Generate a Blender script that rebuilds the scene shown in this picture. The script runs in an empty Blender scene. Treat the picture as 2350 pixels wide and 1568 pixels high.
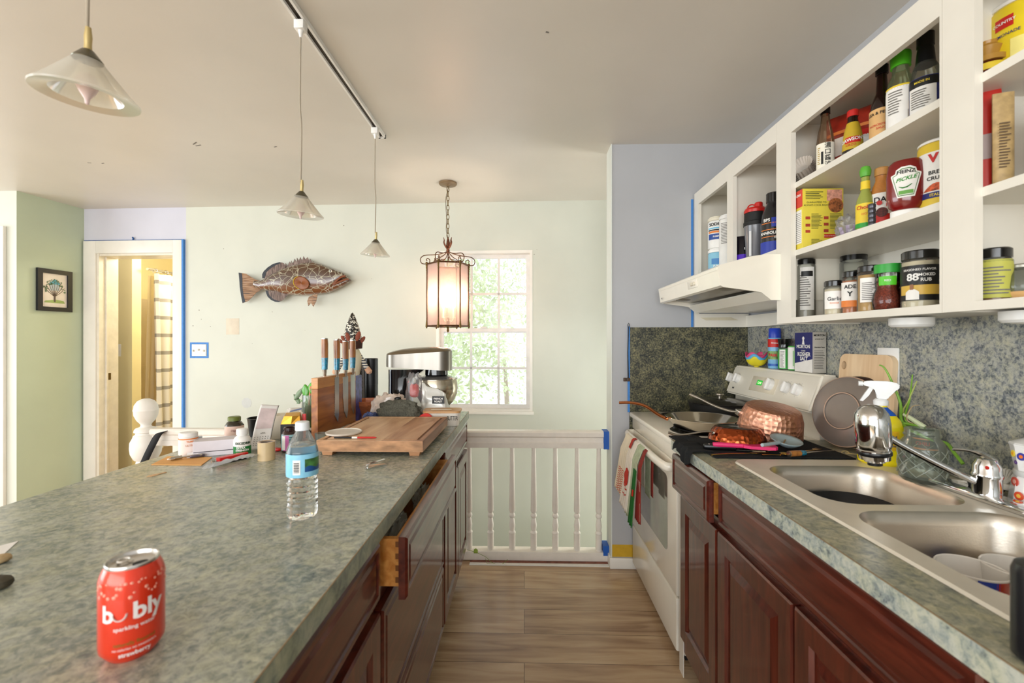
import bpy, bmesh, math, random
from mathutils import Vector, Matrix, noise
random.seed(7)
sc = bpy.context.scene
COL = sc.collection
PI = math.pi
R = math.radians
# ---------------------------------------------------------------- camera
F, CX0, CY0, TH, H = 1017.0, 1175.0, 784.0, math.atan(28/1017), 1.305
cd = bpy.data.cameras.new('camera'); cam = bpy.data.objects.new('camera', cd); COL.objects.link(cam)
cd.sensor_width = 36; cd.lens = 36*F/2350; cd.clip_start = .02
cam.location = (0, 0, H); cam.rotation_euler = (R(90), 0, TH)
cd.dof.use_dof = True; cd.dof.focus_distance = 2.4; cd.dof.aperture_fstop = 4.2
sc.camera = cam
sc.view_settings.view_transform = 'Standard'; sc.view_settings.look = 'None'
sc.view_settings.exposure = 1.02; sc.view_settings.gamma = 1
# ---------------------------------------------------------------- world and daylight
w = bpy.data.worlds.new('world'); sc.world = w; w.use_nodes = True
bg = w.node_tree.nodes['Background']; bg.inputs[0].default_value = (.93, .97, 1, 1); bg.inputs[1].default_value = .72
def area(name, loc, rot, sx, sy, power, col=(1, 1, 1)):
    l = bpy.data.lights.new(name, 'AREA'); l.shape = 'RECTANGLE'; l.size = sx; l.size_y = sy; l.energy = power; l.color = col
    o = bpy.data.objects.new(name, l); COL.objects.link(o); o.location = loc; o.rotation_euler = rot
    return o
# daylight entering through the big openings behind and to the left of the camera
area('rear_daylight', (-2.4, -3.45, 1.45), (R(90), 0, 0), 6.0, 1.7, 108, (.95, .98, 1))
area('left_daylight', (-6.3, .6, 1.35), (R(90), 0, R(-90)), 3.6, 1.8, 68, (.88, .95, 1))
area('stairwell_fill', (1.86, 3.2, .35), (R(90), 0, R(90)), .7, 1.8, 14, (1, 1, .95))  # unseen fill lamp added to brighten the stairwell, no window is built there
area('window_daylight', (-.33, 5.0, 3.6), (R(40), 0, R(180)), 1.6, 1.2, 60, (1, 1, .95))
def point(name, loc, power, col, r=.03):
    l = bpy.data.lights.new(name, 'POINT'); l.energy = power; l.color = col; l.shadow_soft_size = r
    o = bpy.data.objects.new(name, l); COL.objects.link(o); o.location = loc; return o
point('bathroom_lamp', (-3.15, 4.45, 2.2), 15, (1, .93, .80), .12)

# ---------------------------------------------------------------- pixel rays onto real planes
def ray(px, py):
    x = (px-CX0)/F; z = -(py-CY0)/F
    return Vector((x*math.cos(TH)-math.sin(TH), x*math.sin(TH)+math.cos(TH), z))
def CZ(px, py, z): d = ray(px, py); t = (z-H)/d.z; return Vector((d.x*t, d.y*t, z))
def CYp(px, py, y): d = ray(px, py); t = y/d.y; return Vector((d.x*t, y, H+d.z*t))
def CXp(px, py, x): d = ray(px, py); t = x/d.x; return Vector((x, d.y*t, H+d.z*t))

# ---------------------------------------------------------------- materials
def lin(h):
    if isinstance(h, str):
        h = h.lstrip('#'); c = [int(h[i:i+2], 16)/255 for i in (0, 2, 4)]
        return tuple([(x/12.92 if x <= .04045 else ((x+.055)/1.055)**2.4) for x in c]+[1])
    return tuple(h)+(1,) if len(h) == 3 else tuple(h)
_mats = {}
def nodes(name):
    m = bpy.data.materials.new(name); m.use_nodes = True
    nt = m.node_tree; return m, nt, nt.nodes['Principled BSDF']
def N(nt, t, **k):
    n = nt.nodes.new(t)
    for a, b in k.items():
        if a.startswith('i_'): n.inputs[a[2:].replace('_', ' ')].default_value = b
        else: setattr(n, a, b)
    return n
def coords(nt, scale=(1, 1, 1), rot=(0, 0, 0)):
    tc = N(nt, 'ShaderNodeTexCoord'); mp = N(nt, 'ShaderNodeMapping')
    mp.inputs['Scale'].default_value = scale; mp.inputs['Rotation'].default_value = rot
    nt.links.new(tc.outputs['Object'], mp.inputs[0]); return mp.outputs[0]
def ramp(nt, fac, stops, interp='LINEAR'):
    r = N(nt, 'ShaderNodeValToRGB'); r.color_ramp.interpolation = interp
    while len(r.color_ramp.elements) < len(stops): r.color_ramp.elements.new(.5)
    for e, (p, c) in zip(r.color_ramp.elements, stops): e.position = p; e.color = lin(c)
    nt.links.new(fac, r.inputs[0]); return r.outputs[0]
def addbump(nt, b, src, strength, dist=.002):
    bn = N(nt, 'ShaderNodeBump'); bn.inputs['Strength'].default_value = strength; bn.inputs['Distance'].default_value = dist
    nt.links.new(src, bn.inputs['Height']); nt.links.new(bn.outputs[0], b.inputs['Normal'])
def mat(name, col, rough=.5, metal=0, var=.06, vs=18, bump=0, bs=150, coat=0, trans=0, ior=1.45, emit=0, aniso=None, spec=None):
    """plain painted / moulded / metal surface with slight procedural variation"""
    key = (name, col, rough, metal, var, vs, bump, bs, coat, trans, emit)
    if key in _mats: return _mats[key]
    m, nt, b = nodes(name); _mats[key] = m
    c = lin(col)
    sc_ = aniso or (1, 1, 1)
    n = N(nt, 'ShaderNodeTexNoise'); n.inputs['Scale'].default_value = vs; n.inputs['Detail'].default_value = 3
    nt.links.new(coords(nt, sc_), n.inputs['Vector'])
    dk = tuple(x*(1-var) for x in c[:3]); lt = tuple(min(1, x*(1+var)) for x in c[:3])
    r = ramp(nt, n.outputs['Fac'], [(.3, dk), (.7, lt)])
    nt.links.new(r, b.inputs['Base Color'])
    b.inputs['Roughness'].default_value = rough; b.inputs['Metallic'].default_value = metal
    b.inputs['IOR'].default_value = ior
    if spec is not None: b.inputs['Specular IOR Level'].default_value = spec
    if coat: b.inputs['Coat Weight'].default_value = coat; b.inputs['Coat Roughness'].default_value = .08
    if trans: b.inputs['Transmission Weight'].default_value = trans
    if emit: b.inputs['Emission Color'].default_value = c; b.inputs['Emission Strength'].default_value = emit
    if bump:
        n2 = N(nt, 'ShaderNodeTexNoise'); n2.inputs['Scale'].default_value = bs; n2.inputs['Detail'].default_value = 2
        nt.links.new(coords(nt, sc_), n2.inputs['Vector']); addbump(nt, b, n2.outputs['Fac'], bump)
    return m
def laminate(name, stops, scale=1, rough=.3):
    """mottled green-grey stone-pattern laminate"""
    m, nt, b = nodes(name)
    v = coords(nt, (1, 1, 1))
    n1 = N(nt, 'ShaderNodeTexNoise'); n1.inputs['Scale'].default_value = 34*scale; n1.inputs['Detail'].default_value = 7; n1.inputs['Roughness'].default_value = .72; n1.inputs['Distortion'].default_value = .5
    n2 = N(nt, 'ShaderNodeTexNoise'); n2.inputs['Scale'].default_value = 7*scale; n2.inputs['Detail'].default_value = 4
    nt.links.new(v, n1.inputs['Vector']); nt.links.new(v, n2.inputs['Vector'])
    mx = N(nt, 'ShaderNodeMix'); mx.data_type = 'FLOAT'; mx.inputs[0].default_value = .28
    nt.links.new(n1.outputs['Fac'], mx.inputs[2]); nt.links.new(n2.outputs['Fac'], mx.inputs[3])
    c = ramp(nt, mx.outputs[0], stops)
    n3 = N(nt, 'ShaderNodeTexNoise'); n3.inputs['Scale'].default_value = 16*scale; n3.inputs['Detail'].default_value = 5
    nt.links.new(coords(nt, (1, 1, 1), (.4, .2, 1)), n3.inputs['Vector'])
    c2 = ramp(nt, n3.outputs['Fac'], [(.42, (0, 0, 0)), (.62, (1, 1, 1))])
    mc = N(nt, 'ShaderNodeMix'); mc.data_type = 'RGBA'; mc.blend_type = 'MIX'
    nt.links.new(c2, mc.inputs[0]); nt.links.new(c, mc.inputs[6])
    hs = N(nt, 'ShaderNodeMix'); hs.data_type = 'RGBA'; hs.blend_type = 'MULTIPLY'; hs.inputs[0].default_value = 1
    nt.links.new(c, hs.inputs[6]); hs.inputs[7].default_value = (1.04, 1.02, .92, 1)
    nt.links.new(hs.outputs[2], mc.inputs[7])
    nt.links.new(mc.outputs[2], b.inputs['Base Color']); b.inputs['Roughness'].default_value = rough
    return m
def wood(name, c1, c2, axis='x', scale=1, rough=.45, coat=0, bump=.05, c3=None):
    m, nt, b = nodes(name)
    s = {'x': (.12, 1, 1), 'y': (1, .12, 1), 'z': (1, 1, .1)}[axis]
    s = tuple(a*scale for a in s)
    n = N(nt, 'ShaderNodeTexNoise'); n.inputs['Scale'].default_value = 45; n.inputs['Detail'].default_value = 6; n.inputs['Distortion'].default_value = .7
    nt.links.new(coords(nt, s), n.inputs['Vector'])
    st = [(.3, c1), (.68, c2)] if not c3 else [(.25, c1), (.5, c3), (.72, c2)]
    nt.links.new(ramp(nt, n.outputs['Fac'], st), b.inputs['Base Color'])
    b.inputs['Roughness'].default_value = rough
    if coat: b.inputs['Coat Weight'].default_value = coat; b.inputs['Coat Roughness'].default_value = .07
    addbump(nt, b, n.outputs['Fac'], bump)
    return m
def thinglass(name, tint='#ffffff', rough=.02, refl=.9, cover=0.0, bump=0, bs=40, color=None):
    """thin clear shell: transparent with fresnel reflections, optional share of milky cover"""
    m = bpy.data.materials.new(name); m.use_nodes = True; nt = m.node_tree; nt.nodes.clear()
    out = N(nt, 'ShaderNodeOutputMaterial'); tr = N(nt, 'ShaderNodeBsdfTransparent'); gl = N(nt, 'ShaderNodeBsdfGlossy'); fr = N(nt, 'ShaderNodeFresnel')
    tr.inputs[0].default_value = lin(tint); gl.inputs['Roughness'].default_value = rough; fr.inputs[0].default_value = 1.45
    mx = N(nt, 'ShaderNodeMixShader'); ma = N(nt, 'ShaderNodeMath', operation='MULTIPLY'); ma.inputs[1].default_value = refl
    nt.links.new(fr.outputs[0], ma.inputs[0]); nt.links.new(ma.outputs[0], mx.inputs[0]); nt.links.new(tr.outputs[0], mx.inputs[1]); nt.links.new(gl.outputs[0], mx.inputs[2])
    last = mx.outputs[0]
    if bump:
        n2 = N(nt, 'ShaderNodeTexNoise'); n2.inputs['Scale'].default_value = bs; nt.links.new(coords(nt), n2.inputs['Vector'])
        bn = N(nt, 'ShaderNodeBump'); bn.inputs['Strength'].default_value = bump; nt.links.new(n2.outputs['Fac'], bn.inputs['Height'])
        nt.links.new(bn.outputs[0], gl.inputs['Normal']); nt.links.new(bn.outputs[0], fr.inputs['Normal'])
    if cover:
        p = N(nt, 'ShaderNodeBsdfPrincipled'); p.inputs['Base Color'].default_value = lin(color or tint); p.inputs['Roughness'].default_value = .35
        tl = N(nt, 'ShaderNodeBsdfTranslucent'); tl.inputs[0].default_value = lin(color or tint)
        a = N(nt, 'ShaderNodeMixShader'); a.inputs[0].default_value = .5; nt.links.new(p.outputs[0], a.inputs[1]); nt.links.new(tl.outputs[0], a.inputs[2])
        b = N(nt, 'ShaderNodeMixShader'); b.inputs[0].default_value = cover; nt.links.new(last, b.inputs[1]); nt.links.new(a.outputs[0], b.inputs[2]); last = b.outputs[0]
    nt.links.new(last, out.inputs[0]); return m
# ---------------------------------------------------------------- mesh builder
class B:
    def __init__(s): s.bm = bmesh.new()
    def _new(s, vs, fs, mi=0, M=None):
        bv = [s.bm.verts.new(M @ Vector(v) if M else v) for v in vs]
        for f in fs:
            try: fc = s.bm.faces.new([bv[i] for i in f]); fc.material_index = mi
            except ValueError: pass
        return bv
    def box(s, x0, x1, y0, y1, z0, z1, mi=0, M=None, bev=0, seg=2):
        x0, x1 = sorted((x0, x1)); y0, y1 = sorted((y0, y1)); z0, z1 = sorted((z0, z1))
        t = bmesh.new(); bmesh.ops.create_cube(t, size=1)
        for v in t.verts: v.co = Vector(((x0+x1)/2+v.co.x*(x1-x0), (y0+y1)/2+v.co.y*(y1-y0), (z0+z1)/2+v.co.z*(z1-z0)))
        if bev: bmesh.ops.bevel(t, geom=t.edges[:], offset=min(bev, (x1-x0)*.45, (y1-y0)*.45, (z1-z0)*.45), segments=seg, profile=.5, affect='EDGES')
        return s.merge(t, mi, M)
    def merge(s, t, mi=0, M=None):
        t.verts.index_update()
        s._new([v.co.copy() for v in t.verts], [[v.index for v in f.verts] for f in t.faces], mi, M); t.free(); return s
    def lathe(s, prof, c=(0, 0, 0), seg=32, mi=0, M=None, sx=1, sy=1, a0=0, a1=2*PI):
        full = abs(a1-a0-2*PI) < 1e-6; n = seg if full else seg+1
        vs = []; fs = []
        for (r, z) in prof:
            for i in range(n):
                a = a0+(a1-a0)*i/seg
                vs.append((c[0]+max(r, 1e-5)*math.cos(a)*sx, c[1]+max(r, 1e-5)*math.sin(a)*sy, c[2]+z))
        for j in range(len(prof)-1):
            for i in range(seg):
                k = (i+1) % n
                fs.append((j*n+i, j*n+k, (j+1)*n+k, (j+1)*n+i))
        if full:
            if prof[0][0] > 1e-4: fs.append(tuple(range(n-1, -1, -1)))
            if prof[-1][0] > 1e-4: fs.append(tuple((len(prof)-1)*n+i for i in range(n)))
        s._new(vs, fs, mi, M); return s
    def shell(s, prof, c=(0, 0, 0), seg=32, mi=0, M=None, sx=1, sy=1):
        """open lathe without end caps"""
        vs = []; fs = []
        for (r, z) in prof:
            for i in range(seg):
                a = 2*PI*i/seg; vs.append((c[0]+max(r, 1e-5)*math.cos(a)*sx, c[1]+max(r, 1e-5)*math.sin(a)*sy, c[2]+z))
        for j in range(len(prof)-1):
            for i in range(seg):
                k = (i+1) % seg; fs.append((j*seg+i, j*seg+k, (j+1)*seg+k, (j+1)*seg+i))
        s._new(vs, fs, mi, M); return s
    def tube(s, pts, r, seg=8, mi=0, closed=False, M=None, flat=1.0):
        pts = [Vector(p) for p in pts]; n = len(pts); vs = []; fs = []
        rr = r if isinstance(r, (list, tuple)) else [r]*n
        up = Vector((0, 0, 1)); prev = None
        for i, p in enumerate(pts):
            t = (pts[(i+1) % n]-pts[i-1]) if closed else (pts[min(i+1, n-1)]-pts[max(i-1, 0)])
            if t.length < 1e-9: t = up.copy()
            t.normalize()
            a = prev-t*prev.dot(t) if prev else (up.cross(t) if abs(t.z) < .95 else Vector((1, 0, 0)).cross(t))
            if a.length < 1e-6: a = Vector((1, 0, 0)).cross(t)
            a.normalize(); prev = a; bb = t.cross(a)
            for k in range(seg):
                g = 2*PI*k/seg; vs.append(p+a*(math.cos(g)*rr[i])+bb*(math.sin(g)*rr[i]*flat))
        m = n if closed else n-1
        for i in range(m):
            for k in range(seg):
                k2 = (k+1) % seg; j = (i+1) % n
                fs.append((i*seg+k, i*seg+k2, j*seg+k2, j*seg+k))
        if not closed: fs.append(tuple(range(seg-1, -1, -1))); fs.append(tuple((n-1)*seg+k for k in range(seg)))
        s._new(vs, fs, mi, M); return s
    def prism(s, poly, d0, d1, plane='xz', mi=0, M=None):
        def P(u, v, d): return {'xz': (u, d, v), 'xy': (u, v, d), 'yz': (d, u, v)}[plane]
        n = len(poly)
        vs = [P(u, v, d0) for u, v in poly]+[P(u, v, d1) for u, v in poly]
        fs = [tuple(range(n)), tuple(range(2*n-1, n-1, -1))]+[(i, i+n, (i+1) % n+n, (i+1) % n) for i in range(n)]
        s._new(vs, fs, mi, M); return s
    def grid(s, fn, nu, nv, mi=0, M=None, wrap=False):
        vs = [fn(i/(nu-1) if not wrap else i/nu, j/(nv-1)) for j in range(nv) for i in range(nu)]
        fs = []
        for j in range(nv-1):
            for i in range(nu if wrap else nu-1):
                k = (i+1) % nu; fs.append((j*nu+i, j*nu+k, (j+1)*nu+k, (j+1)*nu+i))
        s._new(vs, fs, mi, M); return s
    def ball(s, c, r, seg=20, mi=0, sc_=(1, 1, 1), M=None):
        n = seg//2; return s.lathe([(r*math.sin(PI*i/n)*1, -r*math.cos(PI*i/n)*sc_[2]) for i in range(n+1)], c, seg, mi, M, sc_[0], sc_[1])
    def done(s, name, mats, parent=None, smooth=True, loc=None, thick=0, sub=0, ang=35):
        me = bpy.data.meshes.new(name); bmesh.ops.recalc_face_normals(s.bm, faces=s.bm.faces[:])
        s.bm.to_mesh(me); s.bm.free()
        for m in (mats if isinstance(mats, (list, tuple)) else [mats]): me.materials.append(m)
        if smooth:
            me.shade_smooth(); me.set_sharp_from_angle(angle=R(ang))
        o = bpy.data.objects.new(name, me); COL.objects.link(o)
        if parent: o.parent = parent
        if loc: o.location = loc
        if thick:
            md = o.modifiers.new('solid', 'SOLIDIFY'); md.thickness = thick; md.offset = 0
        if sub:
            md = o.modifiers.new('sub', 'SUBSURF'); md.levels = sub; md.render_levels = sub
        return o
def thing(name, label, cat, loc=(0, 0, 0), rz=0, group=None, rot=None):
    o = bpy.data.objects.new(name, None); o.empty_display_size = .05; COL.objects.link(o)
    o.location = loc; o.rotation_euler = rot or (0, 0, rz); o['label'] = label; o['category'] = cat
    if group: o['group'] = group
    return o
def tag(o, label, cat, group=None):
    o['label'] = label; o['category'] = cat
    if group: o['group'] = group
    return o
def struct(o): o['kind'] = 'structure'; return o
def one(name, b, m, label, cat, loc=None, rz=0, group=None, rot=None, **k):
    o = b.done(name, m, None, loc=loc, **k); o.rotation_euler = rot or (0, 0, rz); return tag(o, label, cat, group)
def face_cam(x, y): return math.atan2(-x, y)
_tcache = {}
def text_geo(s_, size, bold=0.0, shear=0):
    key = (s_, size, bold, shear)
    if key in _tcache: return _tcache[key]
    cu = bpy.data.curves.new('t', 'FONT'); cu.body = s_; cu.size = size; cu.align_x = 'CENTER'; cu.align_y = 'CENTER'
    cu.offset = bold*size; cu.resolution_u = 3; cu.shear = shear
    o = bpy.data.objects.new('t', cu); COL.objects.link(o)
    dg = bpy.context.evaluated_depsgraph_get(); dg.update()
    me = bpy.data.meshes.new_from_object(o.evaluated_get(dg))
    vs = [v.co.copy() for v in me.vertices]; fs = [list(p.vertices) for p in me.polygons]
    bpy.data.objects.remove(o); bpy.data.curves.remove(cu); bpy.data.meshes.remove(me)
    _tcache[key] = (vs, fs); return vs, fs
def put_text(b, s_, size, mapfn, bold=0.0, sx=1, mi=0, shear=0):
    vs, fs = text_geo(s_, size, bold, shear)
    b._new([mapfn(v.x*sx, v.y) for v in vs], fs, mi)
def flat_map(x, y, z, tilt=0):      # on a face looking to local -Y
    ct, st = math.cos(tilt), math.sin(tilt)
    return lambda u, v: (x+u*ct-v*st, y, z+u*st+v*ct)
def cyl_map(r, z, a0=0, tilt=0, sx=1, sy=1):
    return lambda u, v: (r*math.sin(a0+(u)/r)*sx, -r*math.cos(a0+(u)/r)*sy, z+v+u*tilt)
def rad(prof, z):
    best = 0
    for (r0, z0), (r1, z1) in zip(prof, prof[1:]):
        lo, hi = min(z0, z1), max(z0, z1)
        if lo-1e-6 <= z <= hi+1e-6 and hi > lo: best = max(best, r0+(r1-r0)*(z-z0)/(z1-z0))
    return best
def jar(name, label, cat, x, y, z, body, bmat, cap=None, cmat=None, bands=(), texts=(), content=None, rz=None, group=None, seg=32, sx=1, sy=1, lidname='lid'):
    t = thing(name, label, cat, (x, y, z), face_cam(x, y) if rz is None else rz, group)
    B().lathe(body, seg=seg, sx=sx, sy=sy).done('body', bmat, t)
    if content: B().lathe(content[0], seg=seg, sx=sx, sy=sy).done('contents', content[1], t)
    if cap: B().lathe(cap, seg=seg, sx=sx, sy=sy).done(lidname, cmat, t)
    for bi, bd in enumerate(bands):      # z0, z1, half angle deg, material, centre angle deg
        z0, z1, ha, m = bd[:4]; ca = R(bd[4]) if len(bd) > 4 else 0
        n = max(4, int(ha/3))
        def fn(u, v, z0=z0, z1=z1, ha=ha, ca=ca, bi=bi):
            zz = z0+(z1-z0)*v; rr = rad(body, zz)+.0008+.00035*bi; a = ca+R(-ha+2*ha*u)
            return (rr*math.sin(a)*sx, -rr*math.cos(a)*sy, zz)
        B().grid(fn, n, 7 if z1-z0 > .02 else 3).done('label', m, t)
    for tx in texts:      # string, size, z, angle deg, material, [bold, tilt, sx]
        s_, size, zz, a, m = tx[:5]; bold = tx[5] if len(tx) > 5 else .01; tilt = tx[6] if len(tx) > 6 else 0; txs = tx[7] if len(tx) > 7 else 1
        b = B(); put_text(b, s_, size, cyl_map(rad(body, zz)+.0022, zz, R(a), tilt, sx, sy), bold, txs); b.done('lettering', m, t, smooth=False)
    return t
def fine_print(b, x0, x1, z0, z1, n, y, curved=None, h=.25):
    """rows of tiny unreadable print drawn as thin bars; curved=(r,a0)"""
    dz = (z1-z0)/n
    for i in range(n):
        ww = (x1-x0)*random.uniform(.6, 1)
        za, zb = z0+i*dz, z0+i*dz+dz*h*1.6
        if curved:
            r, a0 = curved; k = 6
            b.grid(lambda u, v, za=za, zb=zb, ww=ww: (r*math.sin(a0+(x0+ww*u)/r), -r*math.cos(a0+(x0+ww*u)/r), za+(zb-za)*v), k, 2)
        else: b._new([(x0, y, za), (x0+ww, y, za), (x0+ww, y, zb), (x0, y, zb)], [(0, 1, 2, 3)])
    return b
def decal(parent, name, m, x0, x1, z0, z1, y, t=.0006):
    return B().box(x0, x1, y-t, y, z0, z1).done(name, m, parent, smooth=False)
def rr(x0, x1, y0, y1, r, n=6):
    out = []
    for cx, cy, a in ((x1-r, y1-r, 0), (x0+r, y1-r, 90), (x0+r, y0+r, 180), (x1-r, y0+r, 270)):
        for i in range(n+1): g = R(a+90*i/n); out.append((cx+r*math.cos(g), cy+r*math.sin(g)))
    return out
def pillow(b, w_, d_, h_, seed=0, amp=.25, n=28, e=.6, mi=0, c=(0, 0, 0), freq=3.0, M=None):
    """crumpled closed lump (bags, cloth) with a flattish bottom"""
    def fn(u, v):
        a = 2*PI*u; p = -PI/2+PI*v
        cp, sp = math.cos(p), math.sin(p); f = lambda q, k: math.copysign(abs(q)**k, q)
        x = f(cp, e)*f(math.cos(a), .8); y = f(cp, e)*f(math.sin(a), .8); z = f(sp, .8)
        nn = noise.noise(Vector((x*freq+seed, y*freq, z*freq)))*amp+noise.noise(Vector((x*freq*3+seed, y*freq*3, z*freq*3)))*amp*.4
        zz = (z*.5*(1+nn) if z > 0 else z*.5)
        return (c[0]+x*w_/2*(1+nn*.6), c[1]+y*d_/2*(1+nn*.6), c[2]+h_*.5+h_*zz)
    b.grid(fn, n, n//2+4, mi, wrap=True, M=M)
def arc(c, r, a0, a1, n=12, plane='xz'):
    o = []
    for i in range(n+1):
        a = R(a0+(a1-a0)*i/n); u, v = r*math.cos(a), r*math.sin(a)
        o.append({'xz': (c[0]+u, c[1], c[2]+v), 'xy': (c[0]+u, c[1]+v, c[2]), 'yz': (c[0], c[1]+u, c[2]+v)}[plane])
    return o
def smoothpts(pts, n=6):
    P = [Vector(p) for p in pts]; out = []
    for i in range(len(P)-1):
        p0, p1, p2, p3 = P[max(i-1, 0)], P[i], P[i+1], P[min(i+2, len(P)-1)]
        for k in range(n):
            t = k/n; out.append(.5*((2*p1)+(-p0+p2)*t+(2*p0-5*p1+4*p2-p3)*t*t+(-p0+3*p1-3*p2+p3)*t**3))
    out.append(P[-1]); return out
# ---------------------------------------------------------------- shared materials
mint = mat('mint_wall_paint', '#d2d4c7', .55, var=.03, vs=3, bump=.06, bs=90)
mintw = mat('pale_mint_wall_paint', '#dce0d8', .55, var=.03, vs=3, bump=.06, bs=90)
lavender = mat('lavender_wall_paint', '#b2b3b6', .5, var=.03, vs=4, bump=.08, bs=80)
lav2 = mat('light_lavender_wall_paint', '#cfcfda', .55, var=.03, vs=4, bump=.05, bs=80)
sage = mat('sage_green_wall_paint', '#c0cbb0', .5, var=.03, vs=4, bump=.06, bs=90)
yellowp = mat('soft_yellow_wall_paint', '#f1e3ae', .5, var=.03, vs=4)
yelloworig = mat('ochre_old_paint', '#cfa528', .5, var=.08, vs=30)
ceilm = mat('ceiling_paint', '#dcd6cc', .36, var=.025, vs=2.5, bump=.10, bs=60)
trimw = mat('white_trim_paint', '#ece8df', .35, var=.03, vs=8, bump=.03, bs=60)
cream = mat('cream_cabinet_paint', '#e9e4d8', .38, var=.03, vs=7, bump=.03, bs=60)
almond = mat('almond_enamel', '#f5efe0', .22, var=.025, vs=6, coat=.3)
railw = mat('cream_rail_paint', '#f0e9de', .35, var=.04, vs=20, bump=.05, bs=80)
bluetape = mat('blue_painters_tape', '#4584cc', .6, var=.06, vs=60)
black = mat('black_plastic', '#0b0b0d', .3)
blackm = mat('matt_black', '#151515', .6)
white = mat('white_plastic', '#f1efea', .35)
paper = mat('white_paper', '#f1efec', .7, var=.03)
ink = mat('black_ink', '#151515', .6)
greyink = mat('grey_ink', '#77736d', .6)
steel = mat('brushed_steel', '#b9b4ab', .24, 1, var=.08, vs=40, bump=.04, bs=300)
chrome = mat('chrome', '#dcdcdc', .07, 1, var=.02)
cherry = wood('cherry_stain', '#3c150f', '#642a1c', 'z', 1.2, .28, .5, .03)
cherryh = wood('cherry_stain_horizontal', '#3c150f', '#642a1c', 'x', 1.2, .28, .5, .03)
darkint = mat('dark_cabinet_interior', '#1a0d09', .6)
boxwood = wood('orange_drawer_wood', '#b8702a', '#dc9c50', 'x', 1, .4)
lam = laminate('green_grey_laminate', [(.32, '#515a5c'), (.43, '#7d857f'), (.52, '#a1a599'), (.62, '#babbac'), (.75, '#cdccbf')], 2.1, .27)
lamr = laminate('green_laminate_counter', [(.30, '#4a5252'), (.42, '#7a7f74'), (.52, '#a09f8a'), (.62, '#bcb89f'), (.75, '#d0ccb8')], 1.9, .3)
lamedge = laminate('laminate_edge_band', [(.36, '#55606a'), (.45, '#98a29e'), (.55, '#bcc0b4'), (.75, '#d2d2c6')], 2.0, .3)
lamsplash = laminate('laminate_splash', [(.36, '#3a414c'), (.44, '#6b7176'), (.51, '#9b9c95'), (.60, '#b3b1a2'), (.75, '#c6c1ac')], 3.0, .35)
lamsplash2 = laminate('laminate_splash_side', [(.40, '#101416'), (.47, '#35382f'), (.54, '#66634a'), (.62, '#8b8564'), (.74, '#a39b78')], 3.2, .35)
clear = thinglass('clear_plastic', '#f4f6f4', .05, .9, .06)
glassm = thinglass('clear_glass', '#f6faf7', .01, 1.0)
bagm = thinglass('clear_bag_plastic', '#f2f2f2', .12, 1.0, .22, .6, 30)
# ================================================================ SETTING
ZC = 2.44
# floor planks running across the aisle
def floor_mat():
    m, nt, b = nodes('wood_plank_vinyl')
    br = N(nt, 'ShaderNodeTexBrick'); br.offset = .37; br.inputs['Scale'].default_value = 1
    br.inputs['Brick Width'].default_value = 1.22; br.inputs['Row Height'].default_value = .18; br.inputs['Mortar Size'].default_value = .0012
    br.inputs['Color1'].default_value = (.25, .25, .25, 1); br.inputs['Color2'].default_value = (.75, .75, .75, 1); br.inputs['Mortar'].default_value = (0, 0, 0, 1)
    v = coords(nt); nt.links.new(v, br.inputs['Vector'])
    n = N(nt, 'ShaderNodeTexNoise'); n.inputs['Scale'].default_value = 26; n.inputs['Detail'].default_value = 7; n.inputs['Distortion'].default_value = .6
    ad = N(nt, 'ShaderNodeVectorMath', operation='ADD'); nt.links.new(coords(nt, (.11, 1, 1)), ad.inputs[0]); nt.links.new(br.outputs['Color'], ad.inputs[1]); nt.links.new(ad.outputs[0], n.inputs['Vector'])
    mx = N(nt, 'ShaderNodeMix'); mx.data_type = 'FLOAT'; mx.inputs[0].default_value = .25
    nt.links.new(n.outputs['Fac'], mx.inputs[2]); nt.links.new(br.outputs['Color'], mx.inputs[3])
    c = ramp(nt, mx.outputs[0], [(.28, '#8a6c52'), (.42, '#ad8e6e'), (.55, '#c2a582'), (.72, '#d2b896')])
    mk = N(nt, 'ShaderNodeMix'); mk.data_type = 'RGBA'; nt.links.new(br.outputs['Fac'], mk.inputs[0]); nt.links.new(c, mk.inputs[6]); mk.inputs[7].default_value = lin('#5a4331')
    nt.links.new(mk.outputs[2], b.inputs['Base Color']); b.inputs['Roughness'].default_value = .27
    addbump(nt, b, n.outputs['Fac'], .06); return m
floorm = floor_mat()
RAILY = 2.66
b = B(); b.box(-6.4, 1.4, -3.7, RAILY+.05, -.12, 0); b.box(-6.4, -2.35, RAILY+.05, 3.9, -.12, 0); b.box(-4.6, -2.6, 3.9, 6, -.12, 0)
struct(b.done('floor', floorm, smooth=False))
b = B(); b.box(-6.5, 2.05, -3.75, 5.9, ZC, ZC+.12)
ceiling = struct(b.done('ceiling', ceilm, smooth=False))
# small scuffs on the ceiling paint
b = B()
for (u, v, l, a) in ((447, 329, .05, -.6), (455, 334, .04, -.3), (632, 337, .02, -.4), (205, 374, .02, .2), (236, 375, .02, -.3), (1256, 74, .012, .4)):
    p = CZ(u, v, ZC-.0006); b.box(p.x-l/2, p.x+l/2, p.y-.003, p.y+.003, ZC-.0012, ZC-.0002, M=Matrix.Translation(p.xyz) @ Matrix.Rotation(a, 4, 'Z') @ Matrix.Translation(-p.xyz))
b.done('scuff', greyink, ceiling, smooth=False)
WX = 1.283
struct(B().box(WX, WX+.12, -3.7, 2.6, 0, ZC).done('wall_right', lavender, smooth=False))
BWX, BWY = .505, 2.568
b = B(); b.box(BWX, WX+.12, BWY, BWY+.13, 0, ZC)
for f in b.bm.faces:
    if f.calc_center_median().x < BWX+.01: f.material_index = 1
struct(b.done('wall_front_right', [lavender, mintw], smooth=False))
b = B(); b.box(BWX+.001, .70, BWY-.0015, BWY+.001, .065, .135)
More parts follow.
